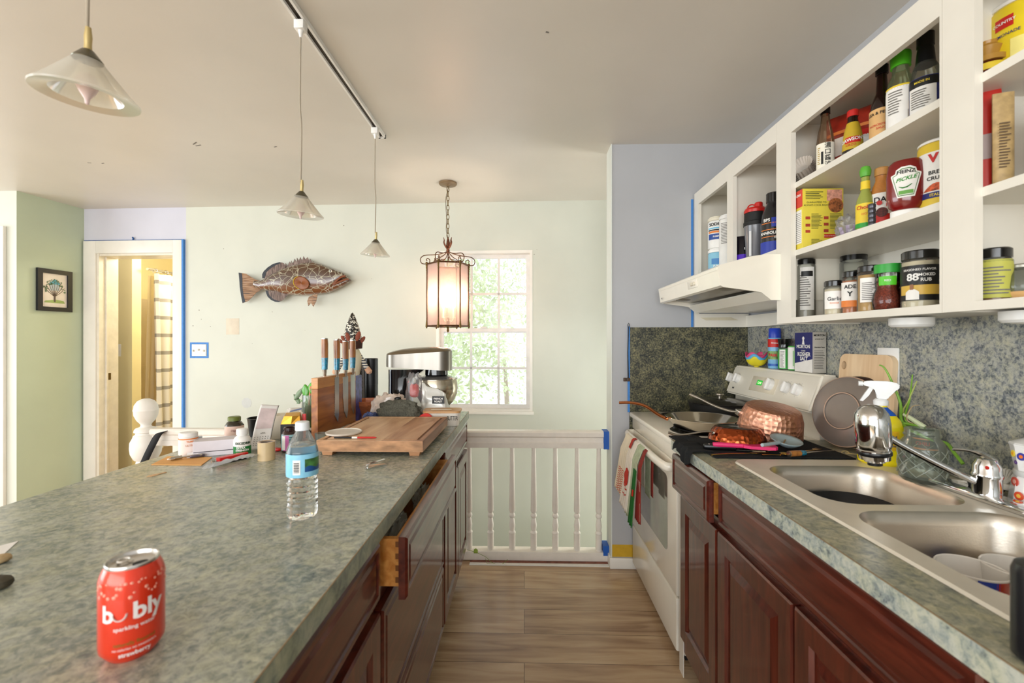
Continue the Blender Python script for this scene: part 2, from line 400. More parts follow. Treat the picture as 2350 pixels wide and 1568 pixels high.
struct(b.done('trim_1', yelloworig, smooth=False))                       # strip of old ochre paint above the baseboard
b = B(); b.box(BWX-.014, .66, BWY-.014, BWY, 0, .062, bev=.004); b.box(BWX-.014, BWX, BWY, BWY+.08, 0, .062, bev=.004)
struct(b.done('baseboard_right', trimw))
b = B(); b.box(BWX-.006, BWX+.0, BWY-.006, BWY+.13, .062, ZC)
struct(b.done('trim_2', mintw, smooth=False))
# back wall, slightly out of square
A_ = CZ(193, 480, ZC); C_ = CZ(1393, 459, ZC)
wd = (C_-A_); WL = wd.length; wang = math.atan2(wd.y, wd.x)
WM = Matrix.Translation(Vector((A_.x, A_.y, 0))) @ Matrix.Rotation(wang, 4, 'Z')
WMi = WM.inverted()
def onwall(px, py, off=0.0):       # local (s, z) of a pixel on the back wall, off = distance in front of it
    d = WMi.to_3x3() @ ray(px, py); o = WMi @ Vector((0, 0, H)); t = (-off-o.y)/d.y; p = o+d*t; return p.x, p.z
wx0, wz0 = onwall(1001, 944); wx1, wz1 = onwall(1222, 574)
dx0, _ = onwall(224, 800); dx1, _ = onwall(400, 800); _, dz1 = onwall(300, 582)
b = B(); T = .16
b.box(-.5, dx0, 0, T, -.1, ZC, M=WM); b.box(dx0, dx1, 0, T, dz1, ZC, M=WM)
lx, _ = onwall(427, 500)
b.box(dx1, lx, 0, T, -.1, ZC, M=WM)
struct(b.done('wall_back_left', lav2, smooth=False))
b = B(); b.box(lx, wx0, 0, T, -2.5, ZC, M=WM); b.box(wx0, wx1, 0, T, wz1, ZC, M=WM); b.box(wx0, wx1, 0, T, -2.5, wz0, M=WM); b.box(wx1, WL+1.6, 0, T, -2.5, ZC, M=WM)
struct(b.done('wall_back', mint, smooth=False))
WALLMARKS = 1
# paint test patch and marks on the back wall
pw = [onwall(*p) for p in ((519, 731), (549, 768))]
b = B(); b.box(pw[0][0], pw[1][0], -.0012, 0, pw[1][1], pw[0][1], M=WM, bev=.0005)
tag(b.done('paint_patch', mat('beige_test_paint', '#d9cdb8', .6)), 'beige paint test patch brushed on the pale wall below the fish', 'paint patch')
mk_ = B(); random.seed(2)
for (u, v, r_) in ((457, 712, 2), (462, 733, 1.5), (443, 748, 2), (483, 750, 1.5), (513, 571, 1.5), (579, 789, 1), (625, 716, 1.5), (789, 518, 2), (853, 640, 1), (1226, 584, 1.6), (1232, 573, 1), (700, 758, 1)):
    a, c = onwall(u, v); mk_.box(a-.0018*r_, a+.0018*r_, -.0006, -.0001, c-.0016*r_, c+.0016*r_, M=WM)
mk_.done('nail_hole', mat('dark_nail_hole', '#7a7468', .8), bpy.data.objects['wall_back'], smooth=False)
a, c = onwall(566, 925); mk_ = B(); mk_.lathe([(.0, 0), (.045, 0), (.045, .0004), (0, .0004)], seg=9, M=WM @ Matrix.Translation((a, -.0006, c)) @ Matrix.Rotation(R(90), 4, 'X')); mk_.done('smudge', mat('faint_grey_smudge', '#cbcdc9', .6, var=.03, vs=30), bpy.data.objects['wall_back'], smooth=False)
def wallthing(name, label, cat, px, py, off=0.0, **k):
    s_, z_ = onwall(px, py, off); p = WM @ Vector((s_, -off, 0)); return thing(name, label, cat, (p.x, p.y, z_), wang, **k)
# window
t = None
win = bpy.data.objects.new('window_1', None); COL.objects.link(win); win.matrix_world = WM; struct(win)
fr = B(); W_, Z0, Z1 = wx1-wx0, wz0, wz1
def frame(b, x0, x1, z0, z1, y0, y1, t_): b.box(x0, x0+t_, y0, y1, z0, z1); b.box(x1-t_, x1, y0, y1, z0, z1); b.box(x0+t_, x1-t_, y0, y1, z0, z0+t_); b.box(x0+t_, x1-t_, y0, y1, z1-t_, z1)
frame(fr, wx0, wx1, Z0, Z1, -.004, .12, .022)
fr.done('window_frame', trimw, win, smooth=False)
vin = mat('window_vinyl', '#e2dfda', .4)
mid = (Z0+Z1)/2+.005
for nm, z0, z1, yy in (('upper_sash', mid-.02, Z1-.022, .07), ('lower_sash', Z0+.022, mid+.02, .045)):
    b = B(); x0, x1 = wx0+.022, wx1-.022
    frame(b, x0, x1, z0, z1, yy, yy+.025, .03)
    iw = (x1-x0-.06)
    for k in (1, 2): xx = x0+.03+iw*k/3; b.box(xx-.009, xx+.009, yy+.004, yy+.022, z0+.03, z1-.03)
    zz = (z0+z1)/2; b.box(x0+.03, x1-.03, yy+.004, yy+.022, zz-.009, zz+.009)
    s_ = b.done(nm, vin, win, smooth=False)
    B().box(x0+.02, x1-.02, yy+.012, yy+.014, z0+.02, z1-.02).done('window_pane', thinglass('window_glass', '#ffffff', .02, .4), s_, smooth=False)
b = B(); b.box((wx0+wx1)/2-.03, (wx0+wx1)/2+.02, .03, .045, mid+.02, mid+.032, bev=.003); b.done('sash_lock', vin, win)
b = B(); b.box(wx0-.01, wx1+.01, -.02, .03, Z0-.02, Z0+.004, bev=.003); b.done('window_sill', trimw, win)
# door casing to the bathroom
cz1 = onwall(300, 553)[1]; cl = onwall(196, 800)[0]; cr = onwall(421, 800)[0]
d1 = bpy.data.objects.new('door_1', None); COL.objects.link(d1); d1.matrix_world = WM; struct(d1)
b = B(); b.box(cl, dx0, -.02, 0, -.0, cz1, bev=.003); b.box(dx1, cr, -.02, 0, 0, cz1, bev=.003); b.box(dx0, dx1, -.02, 0, dz1, cz1, bev=.003)
b.done('casing', trimw, d1)
b = B(); b.box(dx0, dx0+.018, -.005, T+.01, 0, dz1); b.box(dx1-.012, dx1, 0, T, 0, dz1); b.box(dx0, dx1, 0, T, dz1-.018, dz1); b.box(dx0+.018, dx0+.03, .05, .065, 0, dz1)
b.done('door_jamb', mat('jamb_paint', '#e9e2d2', .4), d1, smooth=False)
b = B(); b.box(dx0+.018, dx0+.02, .07, .10, .97, 1.03); b.done('strike_plate', mat('aged_brass', '#6d5a33', .4, .8), d1, smooth=False)
# blue tape round the casing
t = thing('painters_tape', 'long blue painters tape strip along the right side of the doorway casing', 'tape', (0, 0, 0)); t.matrix_world = WM
b = B(); b.box(cr, cr+.016, -.021, -.0002, .4, cz1+.004); b.done('tape_strip', bluetape, t, smooth=False)
b = B(); b.box(cl, cr+.01, -.012, -.0002, cz1, cz1+.006); b.done('tape_edge', mat('dark_blue_tape', '#1d4f8c', .6), t, smooth=False)
b = B(); b.tube([((cl+cr)/2, -.01, cz1+.005), ((cl+cr)/2+.004, -.012, cz1+.02), ((cl+cr)/2-.003, -.012, cz1+.028)], .006, 6); b.done('tape_curl', mat('dark_blue_tape', '#1d4f8c', .6), t)
t = thing('painters_tape', 'thin dark blue tape line in the corner between green wall and doorway', 'tape', (0, 0, 0)); t.matrix_world = WM
b = B(); b.box(cl-.014, cl-.001, -.004, -.0002, .1, cz1); b.done('tape_strip', mat('dark_blue_tape', '#1d4f8c', .6), t, smooth=False)
# green wall and the wall left of it
g0 = CZ(38, 438, ZC); g1 = A_
gd = Vector((g1.x-g0.x, g1.y-g0.y, 0)); gang = math.atan2(gd.y, gd.x); GM = Matrix.Translation((g0.x, g0.y, 0)) @ Matrix.Rotation(gang, 4, 'Z'); GL = gd.length
struct(B().box(0, GL+.02, 0, .12, 0, ZC, M=GM).done('wall_left', sage, smooth=False))
struct(B().box(-6.5, g0.x, g0.y, g0.y+.12, 0, ZC).done('wall_left_near', mint, smooth=False))
p = CYp(16, 520, g0.y)
struct(B().box(p.x-.11, p.x, g0.y-.025, g0.y, 0, p.z, bev=.004).done('trim_3', trimw))
struct(B().box(-6.3, p.x-.11, g0.y-.02, g0.y, 0, p.z-.05).done('door_2', trimw, smooth=False))
# room behind the camera, with big openings for daylight
b = B(); b.box(-6.5, 1.4, -3.7, -3.58, 0, .5); b.box(-6.5, 1.4, -3.7, -3.58, 2.3, ZC); b.box(-6.5, -5.5, -3.7, -3.58, .5, 2.3); b.box(.8, 1.4, -3.7, -3.58, .5, 2.3); b.box(-2.5, -2.3, -3.7, -3.58, .5, 2.3)
struct(b.done('wall_rear', mint, smooth=False))
b = B(); b.box(-6.52, -6.4, -3.7, g0.y+.1, 0, .4); b.box(-6.52, -6.4, -3.7, g0.y+.1, 2.25, ZC); b.box(-6.52, -6.4, -3.7, -1.3, .4, 2.25); b.box(-6.52, -6.4, 2.5, g0.y+.1, .4, 2.25)
struct(b.done('wall_far_left', mint, smooth=False))
# stairwell shaft under the landing
b = B(); b.box(-2.35, BWX, RAILY-.04, RAILY+.05, -2.5, -.12); b.box(-2.45, -2.35, RAILY-.04, 3.9, -2.5, -.12)
b.box(1.9, 2.0, BWY+.13, 3.9, -2.5, ZC); b.box(BWX, 2.0, BWY, BWY+.13, -2.5, -.0); b.box(WX+.12, 2.0, BWY, BWY+.13, 0, ZC)
struct(b.done('wall_stairwell', mint, smooth=False))
struct(B().box(-2.45, 2.0, RAILY, 3.9, -2.6, -2.5).done('floor_lower', floorm, smooth=False))
# bathroom seen through the doorway
yb = 4.06; p303 = CYp(303, 700, yb)
b = B(); b.box(-4.7, p303.x, yb, yb+.1, 0, ZC); struct(b.done('wall_bath_front', yellowp, smooth=False))
surx = -4.35
beige = mat('tub_surround_panel', '#d9c8a4', .3, var=.02)
b = B(); b.box(surx-.1, surx, yb+.1, 5.85, 0, ZC); struct(b.done('wall_bath_left', yellowp, smooth=False))
b = B(); b.box(surx, -2.6, 5.75, 5.85, 0, ZC); struct(b.done('wall_bath_back', yellowp, smooth=False))
b = B(); b.box(-2.7, -2.6, 3.8, 5.85, 0, ZC); struct(b.done('wall_bath_right', yellowp, smooth=False))
b = B(); b.box(surx+.001, surx+.012, yb+.102, 5.748, .4, 1.79); b.box(surx+.001, surx+.03, yb+.102, 5.748, 1.0, 1.03); b.box(surx+.012, -3.72, 5.736, 5.748, .4, 1.79); b.box(surx+.012, -3.75, yb+.102, 5.736, 0.001, .40)
tag(b.done('bathtub_surround', beige), 'beige bathtub surround panels seen through the doorway', 'bathtub surround')
# curtain rod and curtain
ra = CXp(303, 610, -3.62); rb = CXp(397, 629, -3.62); sl = (rb.z-ra.z)/(rb.y-ra.y); rz_ = (ra.z+rb.z)/2
t = thing('curtain_rod', 'shiny shower curtain rod high in the yellow bathroom', 'curtain rod', (-3.62, yb+.1, 0))
B().tube([(0, 0, rz_), (0, 1.58, rz_)], .0125, 12).done('rod', chrome, t)
def curtain_mat():
    m, nt, b = nodes('striped_curtain_cloth'); v = coords(nt)
    sp = N(nt, 'ShaderNodeSeparateXYZ'); nt.links.new(v, sp.inputs[0])
    mu = N(nt, 'ShaderNodeMath', operation='MULTIPLY'); mu.inputs[1].default_value = 1/.175; nt.links.new(sp.outputs[2], mu.inputs[0])
    f = N(nt, 'ShaderNodeMath', operation='FRACT'); nt.links.new(mu.outputs[0], f.inputs[0])
    c = ramp(nt, f.outputs[0], [(0, '#f2ecdd'), (.70, '#f2ecdd'), (.71, '#a9a49a'), (.90, '#8f8b84'), (.91, '#f2ecdd')], 'CONSTANT')
    nt.links.new(c, b.inputs['Base Color']); b.inputs['Roughness'].default_value = .8
    n = N(nt, 'ShaderNodeTexWave'); n.bands_direction = 'Z'; n.inputs['Scale'].default_value = 60; nt.links.new(v, n.inputs['Vector']); addbump(nt, b, n.outputs['Fac'], .15); return m
t = thing('shower_curtain', 'cream shower curtain with grey bands bunched on the rod', 'curtain', (-3.62, CXp(350, 800, -3.62).y, 0))
def cur(u, v):
    z = .25+(rz_-.03-.25)*v; fo = math.sin(u*2*PI*5+.5*math.sin(v*3))
    return (.0+.045*fo*(.7+.3*math.sin(u*9)), .0+u*.62+.02*math.sin(u*21+v*2)+.03*(1-v), z)
B().grid(cur, 90, 20).done('curtain_cloth', curtain_mat(), t)
for k in range(5):
    B().tube(arc((0, .03+k*.13, rz_-.005), .024, 0, 360, 14), .003, 6, closed=True).done('curtain_ring', chrome, t)
t = thing('shower_liner', 'translucent shower liner hanging behind the striped curtain', 'curtain liner', (-3.68, CXp(340, 800, -3.68).y, 0))
B().grid(lambda u, v: (.02*math.sin(u*25), u*.25-.05*(1-v), .3+(rz_-.35)*v), 30, 6).done('liner_sheet', thinglass('liner_vinyl', '#f5eedd', .2, .3, .45, color='#efe3c4'), t)
def switchplate(t, w_, h_, n, m=white, duplex=None):
    B().box(-w_/2, w_/2, -.006, 0, -h_/2, h_/2, bev=.003).done('plate', m, t)
    for k in range(n):
        xx = (k-(n-1)/2)*.046
        B().box(xx-.005, xx+.005, -.016, -.004, -.004 if k % 2 else -.012, .012 if k % 2 else .004, bev=.002).done('toggle', mat('toggle_plastic', '#cfc6b4', .4), t)
        B().lathe([(.003, 0), (.003, .001)], seg=8, M=Matrix.Translation((xx, -.006, .03)) @ Matrix.Rotation(R(90), 4, 'X')).lathe([(.003, 0), (.003, .001)], seg=8, M=Matrix.Translation((xx, -.006, -.03)) @ Matrix.Rotation(R(90), 4, 'X')).done('screw', steel, t)
p = CYp(265, 804, yb)
t = thing('light_switch', 'white double light switch plate on the yellow bathroom wall', 'light switch', (p.x, yb, p.z)); switchplate(t, .115, .115, 2)
t = wallthing('light_switch', 'white triple light switch plate ringed with blue tape on the pale wall', 'light switch', 457.5, 804); switchplate(t, .125, .098, 3)
b = B(); frame(b, -.082, .082, -.066, .066, -.0015, -.0002, .016); b.done('tape_border', bluetape, t, smooth=False)
# framed picture on the green wall
def ongreen(px, py):
    Gi = GM.inverted(); d = Gi.to_3x3() @ ray(px, py); o = Gi @ Vector((0, 0, H)); k = -o.y/d.y; q = o+d*k; return q
q0, q1 = ongreen(82, 668), ongreen(162, 668); qz = ongreen(120, 667).z
pc = GM @ Vector(((q0.x+q1.x)/2, 0, 0)); pwid = abs(q1.x-q0.x); ph = .335
t = thing('framed_picture', 'small black framed watercolour of a tree house on the green wall', 'picture', (pc.x, pc.y, qz), gang)
b = B(); frame(b, -pwid/2, pwid/2, -ph/2, ph/2, -.02, -.0005, .034); b.done('frame', mat('black_frame_lacquer', '#171822', .3), t, smooth=False)
B().box(-pwid/2+.03, pwid/2-.03, -.008, -.002, -ph/2+.03, ph/2-.03).done('picture_sheet', mat('cream_paper', '#ebe0d2', .6), t, smooth=False)
b = B(); hs = pwid/2-.03
b.prism([(-hs*.35, .0), (hs*.35, .0), (hs*.35, .05), (-hs*.35, .05)], -.0095, -.009); b.done('painted_house', mat('pale_house_paint', '#b9c3c6', .6), t, smooth=False)
B().prism([(-hs*.45, .05), (hs*.45, .05), (0, .095)], -.0098, -.009).done('painted_roof', mat('teal_roof_paint', '#5fa3b8', .6), t, smooth=False)
b = B(); b.tube([(0, -.009, -.09), (.0, -.009, -.04)], .006, 5)
random.seed(3)
for k in range(9): a = R(20+k*17.5); b.tube([(0, -.009, -.05), (hs*.55*math.cos(a), -.009, -.03+.06*math.sin(a)), (hs*.8*math.cos(a), -.009, .0+.07*math.sin(a))], .0018, 4)
b.done('painted_branches', mat('brown_branch_paint', '#6b5a48', .6), t)
b = B()
for k in range(60):
    a = random.uniform(-.2, PI+.2); r_ = random.uniform(.6, 1.0); u, v = hs*.85*r_*math.cos(a), .0+.09*r_*math.sin(a); b.prism([(u-.005, v), (u, v-.005), (u+.005, v), (u, v+.005)], -.0104, -.0098)
b.done('painted_leaves', mat('green_leaf_paint', '#5f7d56', .6), t, smooth=False)
B().prism([(-hs*.8, -.10), (hs*.8, -.10), (hs*.7, -.08), (hs*.1, -.072), (-hs*.7, -.085)], -.0094, -.0088).done('painted_grass', mat('green_grass_paint', '#9fb36a', .6), t, smooth=False)

# ---- railing across the stairwell
rail = thing('stair_railing', 'cream painted balustrade with turned spindles guarding the stairwell', 'railing', (0, RAILY, 0))
hz0, hz1 = CYp(1200, 1028, RAILY-.02).z, CYp(1200, 990, RAILY-.03).z
NX = CYp(335, 1000, RAILY).x
hp = [(-.028, hz0), (.028, hz0), (.03, hz0+.03), (.022, hz0+.035), (.022, hz0+.06), (.034, hz0+.07), (.036, hz1-.008), (.026, hz1), (-.026, hz1), (-.036, hz1-.008), (-.034, hz0+.07), (-.022, hz0+.06), (-.022, hz0+.035), (-.03, hz0+.03)]
B().prism(hp, NX+.05, BWX-.001, 'yz').done('handrail', railw, rail)
B().box(NX+.05, BWX-.0, -.035, .04, .006, .058, bev=.003).done('bottom_rail', railw, rail)
bp = [(.019, .058), (.019, .155), (.021, .16), (.019, .166), (.014, .172), (.017, .19), (.0185, .205), (.014, .235), (.0115, .248), (.016, .252), (.019, .262), (.016, .272), (.0115, .277), (.015, .283), (.0185, .29), (.0125, hz0)]
base_px = [1126, 1176, 1225, 1277, 1325, 1374]
xs = [CYp(u, 1100, RAILY).x for u in base_px]
sp_ = (xs[-1]-xs[0])/5; xs = [xs[-1]-k*sp_ for k in range(20) if xs[-1]-k*sp_ > NX+.1]
bal = None
for xx in xs:
    if bal is None: bal = B().lathe(bp, seg=20).done('baluster', railw, rail); bal.location.x = xx
    else: c = bal.copy(); COL.objects.link(c); c.parent = rail; c.location.x = xx
for (u0, u1, z0, z1) in ((1386, 1395, hz0, hz1+.002), (1385, 1393, .045, .10)):
    a, c = CYp(u0, 1000, RAILY-.04).x, BWX-.0005
    B().box(a, c, -.0385, -.0375 if 0 else .0385, z0-.002, z1).done('tape_wrap', mat('deep_blue_tape', '#1b5bb5', .5), rail, smooth=False)
struct(B().box(-.32, BWX-.014, RAILY-.085, RAILY-.06, 0, .006, bev=.001).done('trim_4', trimw))
struct(B().box(-.32, BWX-.014, RAILY-.058, RAILY+.05, -.001, .005).done('trim_5', mat('raw_floor_edge', '#8f5b4a', .7, var=.3, vs=40), smooth=False))
np_ = [(.0, .955), (.02, .953), (.043, .94), (.058, .915), (.0615, .892), (.0635, .888), (.0635, .882), (.0615, .878), (.06, .855), (.045, .82), (.028, .80), (.026, .79), (.03, .782), (.05, .775), (.058, .765), (.06, .752), (.05, .745), (.052, .738), (.062, .73), (.066, .715), (.078, .69), (.08, .655), (.076, .62), (.06, .585), (.045, .575), (.05, .565), (.048, .555), (.042, .54), (.045, .3), (.05, 0)][::-1]
nw = thing('newel_post', 'white newel post with a round ball top at the railing end', 'newel post', (NX, RAILY, 0))
B().lathe(np_, seg=32).done('turned_post', trimw, nw)
b = B(); b.box(-.07, .07, -.07, .07, 0, .50, bev=.004); b.done('square_base', trimw, nw)
st = [CYp(u, v, yy) for u, v, yy in ((388, 990, RAILY), (372, 992, RAILY-.045), (362, 1000, RAILY-.07), (352, 1018, RAILY-.095), (342, 1038, RAILY-.1), (331, 1062, RAILY-.1))]
b = B(); ps = smoothpts(st, 4)
for i in range(len(ps)-1):
    pass
b.grid(lambda u, v: tuple(ps[min(int(u*(len(ps)-1)+.5), len(ps)-1)]+Vector(((v-.5)*.05, -.002, (v-.5)*.012))), len(ps), 3)
one('cloth_strap', b, mat('black_webbing', '#111113', .8, bump=.3, bs=500), 'black cloth strap draped over the railing beside the newel post', 'strap', thick=.003)
# weed sprig trailing over the bottom rail
b = B(); v_ = [CYp(u, v, RAILY-.075) for u, v in ((1072, 1262), (1092, 1268), (1115, 1279), (1130, 1292), (1150, 1296), (1165, 1284))]
b.tube(smoothpts(v_, 5), .0013, 5); b.tube([v_[3], v_[3]+Vector((-.03, -.01, -.0)), v_[3]+Vector((-.04, -.01, .03))], .001, 5); b.tube([v_[4], v_[4]+Vector((.03, -.01, .0))], .001, 5)
tv = tag(b.done('plant_sprig', mat('sprig_green', '#8a9a4a', .6)), 'thin green plant sprig fallen along the bottom of the railing', 'plant sprig')
b = B(); c = v_[1]; b.grid(lambda u, v: (c.x-.012+.024*u, c.y-.004, c.z-.004+.03*v*(1-abs(u-.5)*.6)), 5, 4); b.done('leaf', mat('sprig_leaf', '#9fba50', .5), tv, thick=.0006)

# ---- outdoors: trees behind the window
leafm = mat('bright_foliage', '#dbe6c0', .6, var=.22, vs=3)
random.seed(11)
barkm = mat('pale_bark', '#b7ab98', .8)
for i, (tx, ty, tz, rr_, lab) in enumerate(((-1.75, 8.8, 1.7, 1.55, 'leafy tree outside the window at its left side'), (-.6, 13.5, 2.4, 2.6, 'leafy tree outside behind the middle window panes'), (1.45, 8.9, 1.7, 1.5, 'leafy tree outside at the right side of the window'))):
    t = thing('garden_tree', lab, 'tree', (tx, ty, -3), group=None)
    b = B()
    for k in range(4200):
        d = Vector((random.gauss(0, 1), random.gauss(0, 1), random.gauss(0, 1))).normalized()*rr_*random.random()**.4
        q = Vector((d.x, d.y, 3+tz+d.z*1.2)); s_ = random.uniform(.04, .085); a = Vector((random.gauss(0, 1), random.gauss(0, 1), random.gauss(0, 1))).normalized(); c = a.orthogonal().normalized()
        b._new([q-a*s_, q+c*s_*.5, q+a*s_, q-c*s_*.5], [(0, 1, 2, 3)])
    b.done('foliage', leafm, t, smooth=False)
    B().tube([(0, 0, 0), (.1, 0, 2), (0, 0, 3.8)], [.12, .09, .04], 8).done('trunk', barkm, t)
# ================================================================ CABINET WORK
def panel_door(name, w_, h_, m, parent, x, z, y=0, raised=True, t=.02):
    """raised panel front facing local -Y, lower left corner at (x, z), back at y"""
    b = B()
    if raised: rings = [(0, 0), (0, -t+.004), (.004, -t), (.052, -t), (.058, -t+.009), (.066, -t+.009), (.088, -t+.001)]
    else: rings = [(0, 0), (0, -t+.005), (.006, -t), (.016, -t), (.019, -t+.004), (.024, -t+.004), (.032, -t+.0005)]
    vs = []; fs = []
    for d, yy in rings: vs += [(x+d, y+yy, z+d), (x+w_-d, y+yy, z+d), (x+w_-d, y+yy, z+h_-d), (x+d, y+yy, z+h_-d)]
    for i in range(len(rings)-1):
        for k in range(4): k2 = (k+1) % 4; fs.append((i*4+k, i*4+k2, i*4+4+k2, i*4+4+k))
    n = len(rings)-1; fs.append((n*4, n*4+1, n*4+2, n*4+3)); fs.append((3, 2, 1, 0))
    b._new(vs, fs); return b.done(name, m, parent, smooth=False)
def base_cabinet(name, label, loc, rz, w_, d_, h_, fronts, kick=.10, sh=None):
    t = thing(name, label, 'cabinet', loc, rz)
    b = B(); b.box(0, w_, .0, .018, kick, h_, 0); b.bm.clear()
    # carcass: sides, bottom, back, face frame
    b.box(0, .018, .002, d_, kick, sh or h_); b.box(w_-.018, w_, .002, d_, kick, sh or h_); b.box(.018, w_-.018, .002, d_, kick, kick+.018); b.box(.018, w_-.018, d_-.01, d_, kick, h_)
    b.done('carcass', cherry, t, smooth=False)
    ff = B(); ff.box(0, w_, -.0, .002, kick, kick+.03); zs = sorted({f[3] for f in fronts if f[0] != 'door'} | set())
    ff.box(0, .03, -.018, .002, kick, h_); ff.box(w_-.03, w_, -.018, .002, kick, h_); ff.box(.03, w_-.03, -.018, .002, h_-.03, h_); ff.box(.03, w_-.03, -.018, .002, kick, kick+.06)
    for z in (.70,): ff.box(.03, w_-.03, -.018, .002, z, z+.04)
    ff.done('face_frame', cherry, t, smooth=False)
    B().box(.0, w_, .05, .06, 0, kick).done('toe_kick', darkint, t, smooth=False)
    for f in fronts:
        kind, x0, x1, z0, z1 = f[:5]; op = f[5] if len(f) > 5 else 0
        if kind == 'door': panel_door('door', x1-x0, z1-z0, cherry, t, x0, z0, -.0185)
        else:
            pf = panel_door('drawer_front', x1-x0, z1-z0, cherryh, t, x0, z0, -.0185-op, raised=False)
            if op:
                y0, y1 = -.018-op, d_*.75-op; a, c = x0+.022, x1-.022; zb, zt = z0+.018, z1-.014
                b = B(); b.box(a, a+.014, y0, y1, zb, zt); b.box(c-.014, c, y0, y1, zb, zt); b.box(a+.014, c-.014, y1-.014, y1, zb, zt); b.box(a+.014, c-.014, y0, y0+.014, zb, zt); b.box(a+.014, c-.014, y0+.014, y1-.014, zb+.008, zb+.014)
                bx = b.done('drawer_box', boxwood, pf, smooth=False)
                b = B()
                for k in range(4):
                    zz = zb+(zt-zb)*(k+.3)/4; b.box(a-.0006, a, y0, y0+.013, zz, zz+.013)
                b.done('dovetail_joint', mat('dovetail_end_grain', '#7c4a1d', .5), pf, smooth=False)
        if kind == 'drawer' or kind == 'false': pass
    return t
# -------- right hand run: local x goes towards the camera (-Y world), front faces -X
XF = .62                      # plane of the face frame fronts
CT = .912                     # counter top height
def rcab(label, y_far, y_near, fronts, name='base_cabinet', sh=None):
    return base_cabinet(name, label, (XF+.018, y_far, 0), R(-90), y_far-y_near, 1.275-XF-.018, .872, fronts, sh=sh)
y1_, y2_, y3_ = 1.782, 1.402, .575
c1 = rcab('narrow cherry base cabinet beside the stove with its drawer slightly open', y1_, y2_, [('drawer', .035, y1_-y2_-.008, .735, .868, .024), ('door', .06, y1_-y2_-.004, .17, .715)], sh=.72)
B().box(.0, .045, -.0205, -.0185, 0.0, .72).done('white_filler_panel', trimw, c1, smooth=False)
rcab('wide cherry sink base cabinet with a long false drawer front over two doors', y2_-.002, y3_+.002, [('drawer', .008, .80, .735, .868), ('door', .004, .388, .17, .715), ('door', .396, .80, .17, .715)], sh=.72)
rcab('cherry base cabinet nearest the camera on the right side of the aisle', y3_, y3_-.6, [('drawer', .01, .59, .735, .868), ('door', .01, .29, .17, .715), ('door', .30, .59, .17, .715)])
# counter with sink cut out
SX0, SX1, SY0, SY1 = .683, 1.222, .602, 1.478
CXF, CYE = .592, 1.797
b = B(); z0, z1 = CT-.04, CT
b.box(CXF+.0, SX0+.012, -.2, CYE, z0, z1); b.box(SX1-.012, WX-.001, -.2, CYE, z0, z1); b.box(SX0+.012, SX1-.012, SY1-.012, CYE, z0, z1); b.box(SX0+.012, SX1-.012, -.2, SY0+.012, z0, z1)
ct = tag(b.done('countertop', lamr, smooth=False), 'green mottled laminate countertop around the sink on the right side', 'countertop')
B().box(CXF-.0015, CXF-.0001, -.2, CYE, z0, z1-.0012).done('edge_band', lamedge, ct, smooth=False)
B().box(CXF-.002, CXF+.0003, -.2, CYE, z1-.0012, z1+.0001).done('edge_line', mat('brown_laminate_line', '#8f7a5c', .6), ct, smooth=False)
# splashbacks
b = B(); b.box(WX-.012, WX-.0005, -.2, BWY-.0125, CT+.0005, 1.386)
tag(b.done('splashback', lamsplash, smooth=False), 'mottled green laminate splashback along the right wall', 'splashback')
b = B(); p_ = CYp(1444, 750, BWY); b.box(p_.x, WX-.0005, BWY-.012, BWY-.0005, .70, 1.386)
tag(b.done('splashback', lamsplash2, smooth=False), 'dark mottled laminate splashback panel on the grey wall behind the stove', 'splashback')
one('painters_tape', B().box(p_.x-.012, p_.x+.001, BWY-.0135, BWY-.0125, .90, 1.392), bluetape, 'blue painters tape strip along the left edge of the dark splashback', 'tape', smooth=False)
# cord with toggle hanging beside the splashback
t = thing('toggle_string', 'black cord loop with a wooden toggle hanging beside the splashback', 'cord', (p_.x-.008, BWY-.02, 0))
zt, zb = CYp(1442, 742, BWY).z, CYp(1437, 870, BWY).z
B().tube([(.0, 0, zb), (-.004, 0, zb+.15), (.0, 0, zt-.03), (.005, 0, zt-.008), (.0, 0, zt), (-.005, 0, zt-.01), (-.002, 0, zt-.03), (-.006, 0, zb+.15), (-.004, 0, zb)], .0018, 6).done('cord', black, t)
B().box(-.03, -.014, -.008, .004, zb-.012, zb+.008, bev=.003).box(-.012, .006, -.008, .004, zb-.012, zb+.008, bev=.003).done('toggle', mat('dark_wood_toggle', '#4a3524', .5), t)
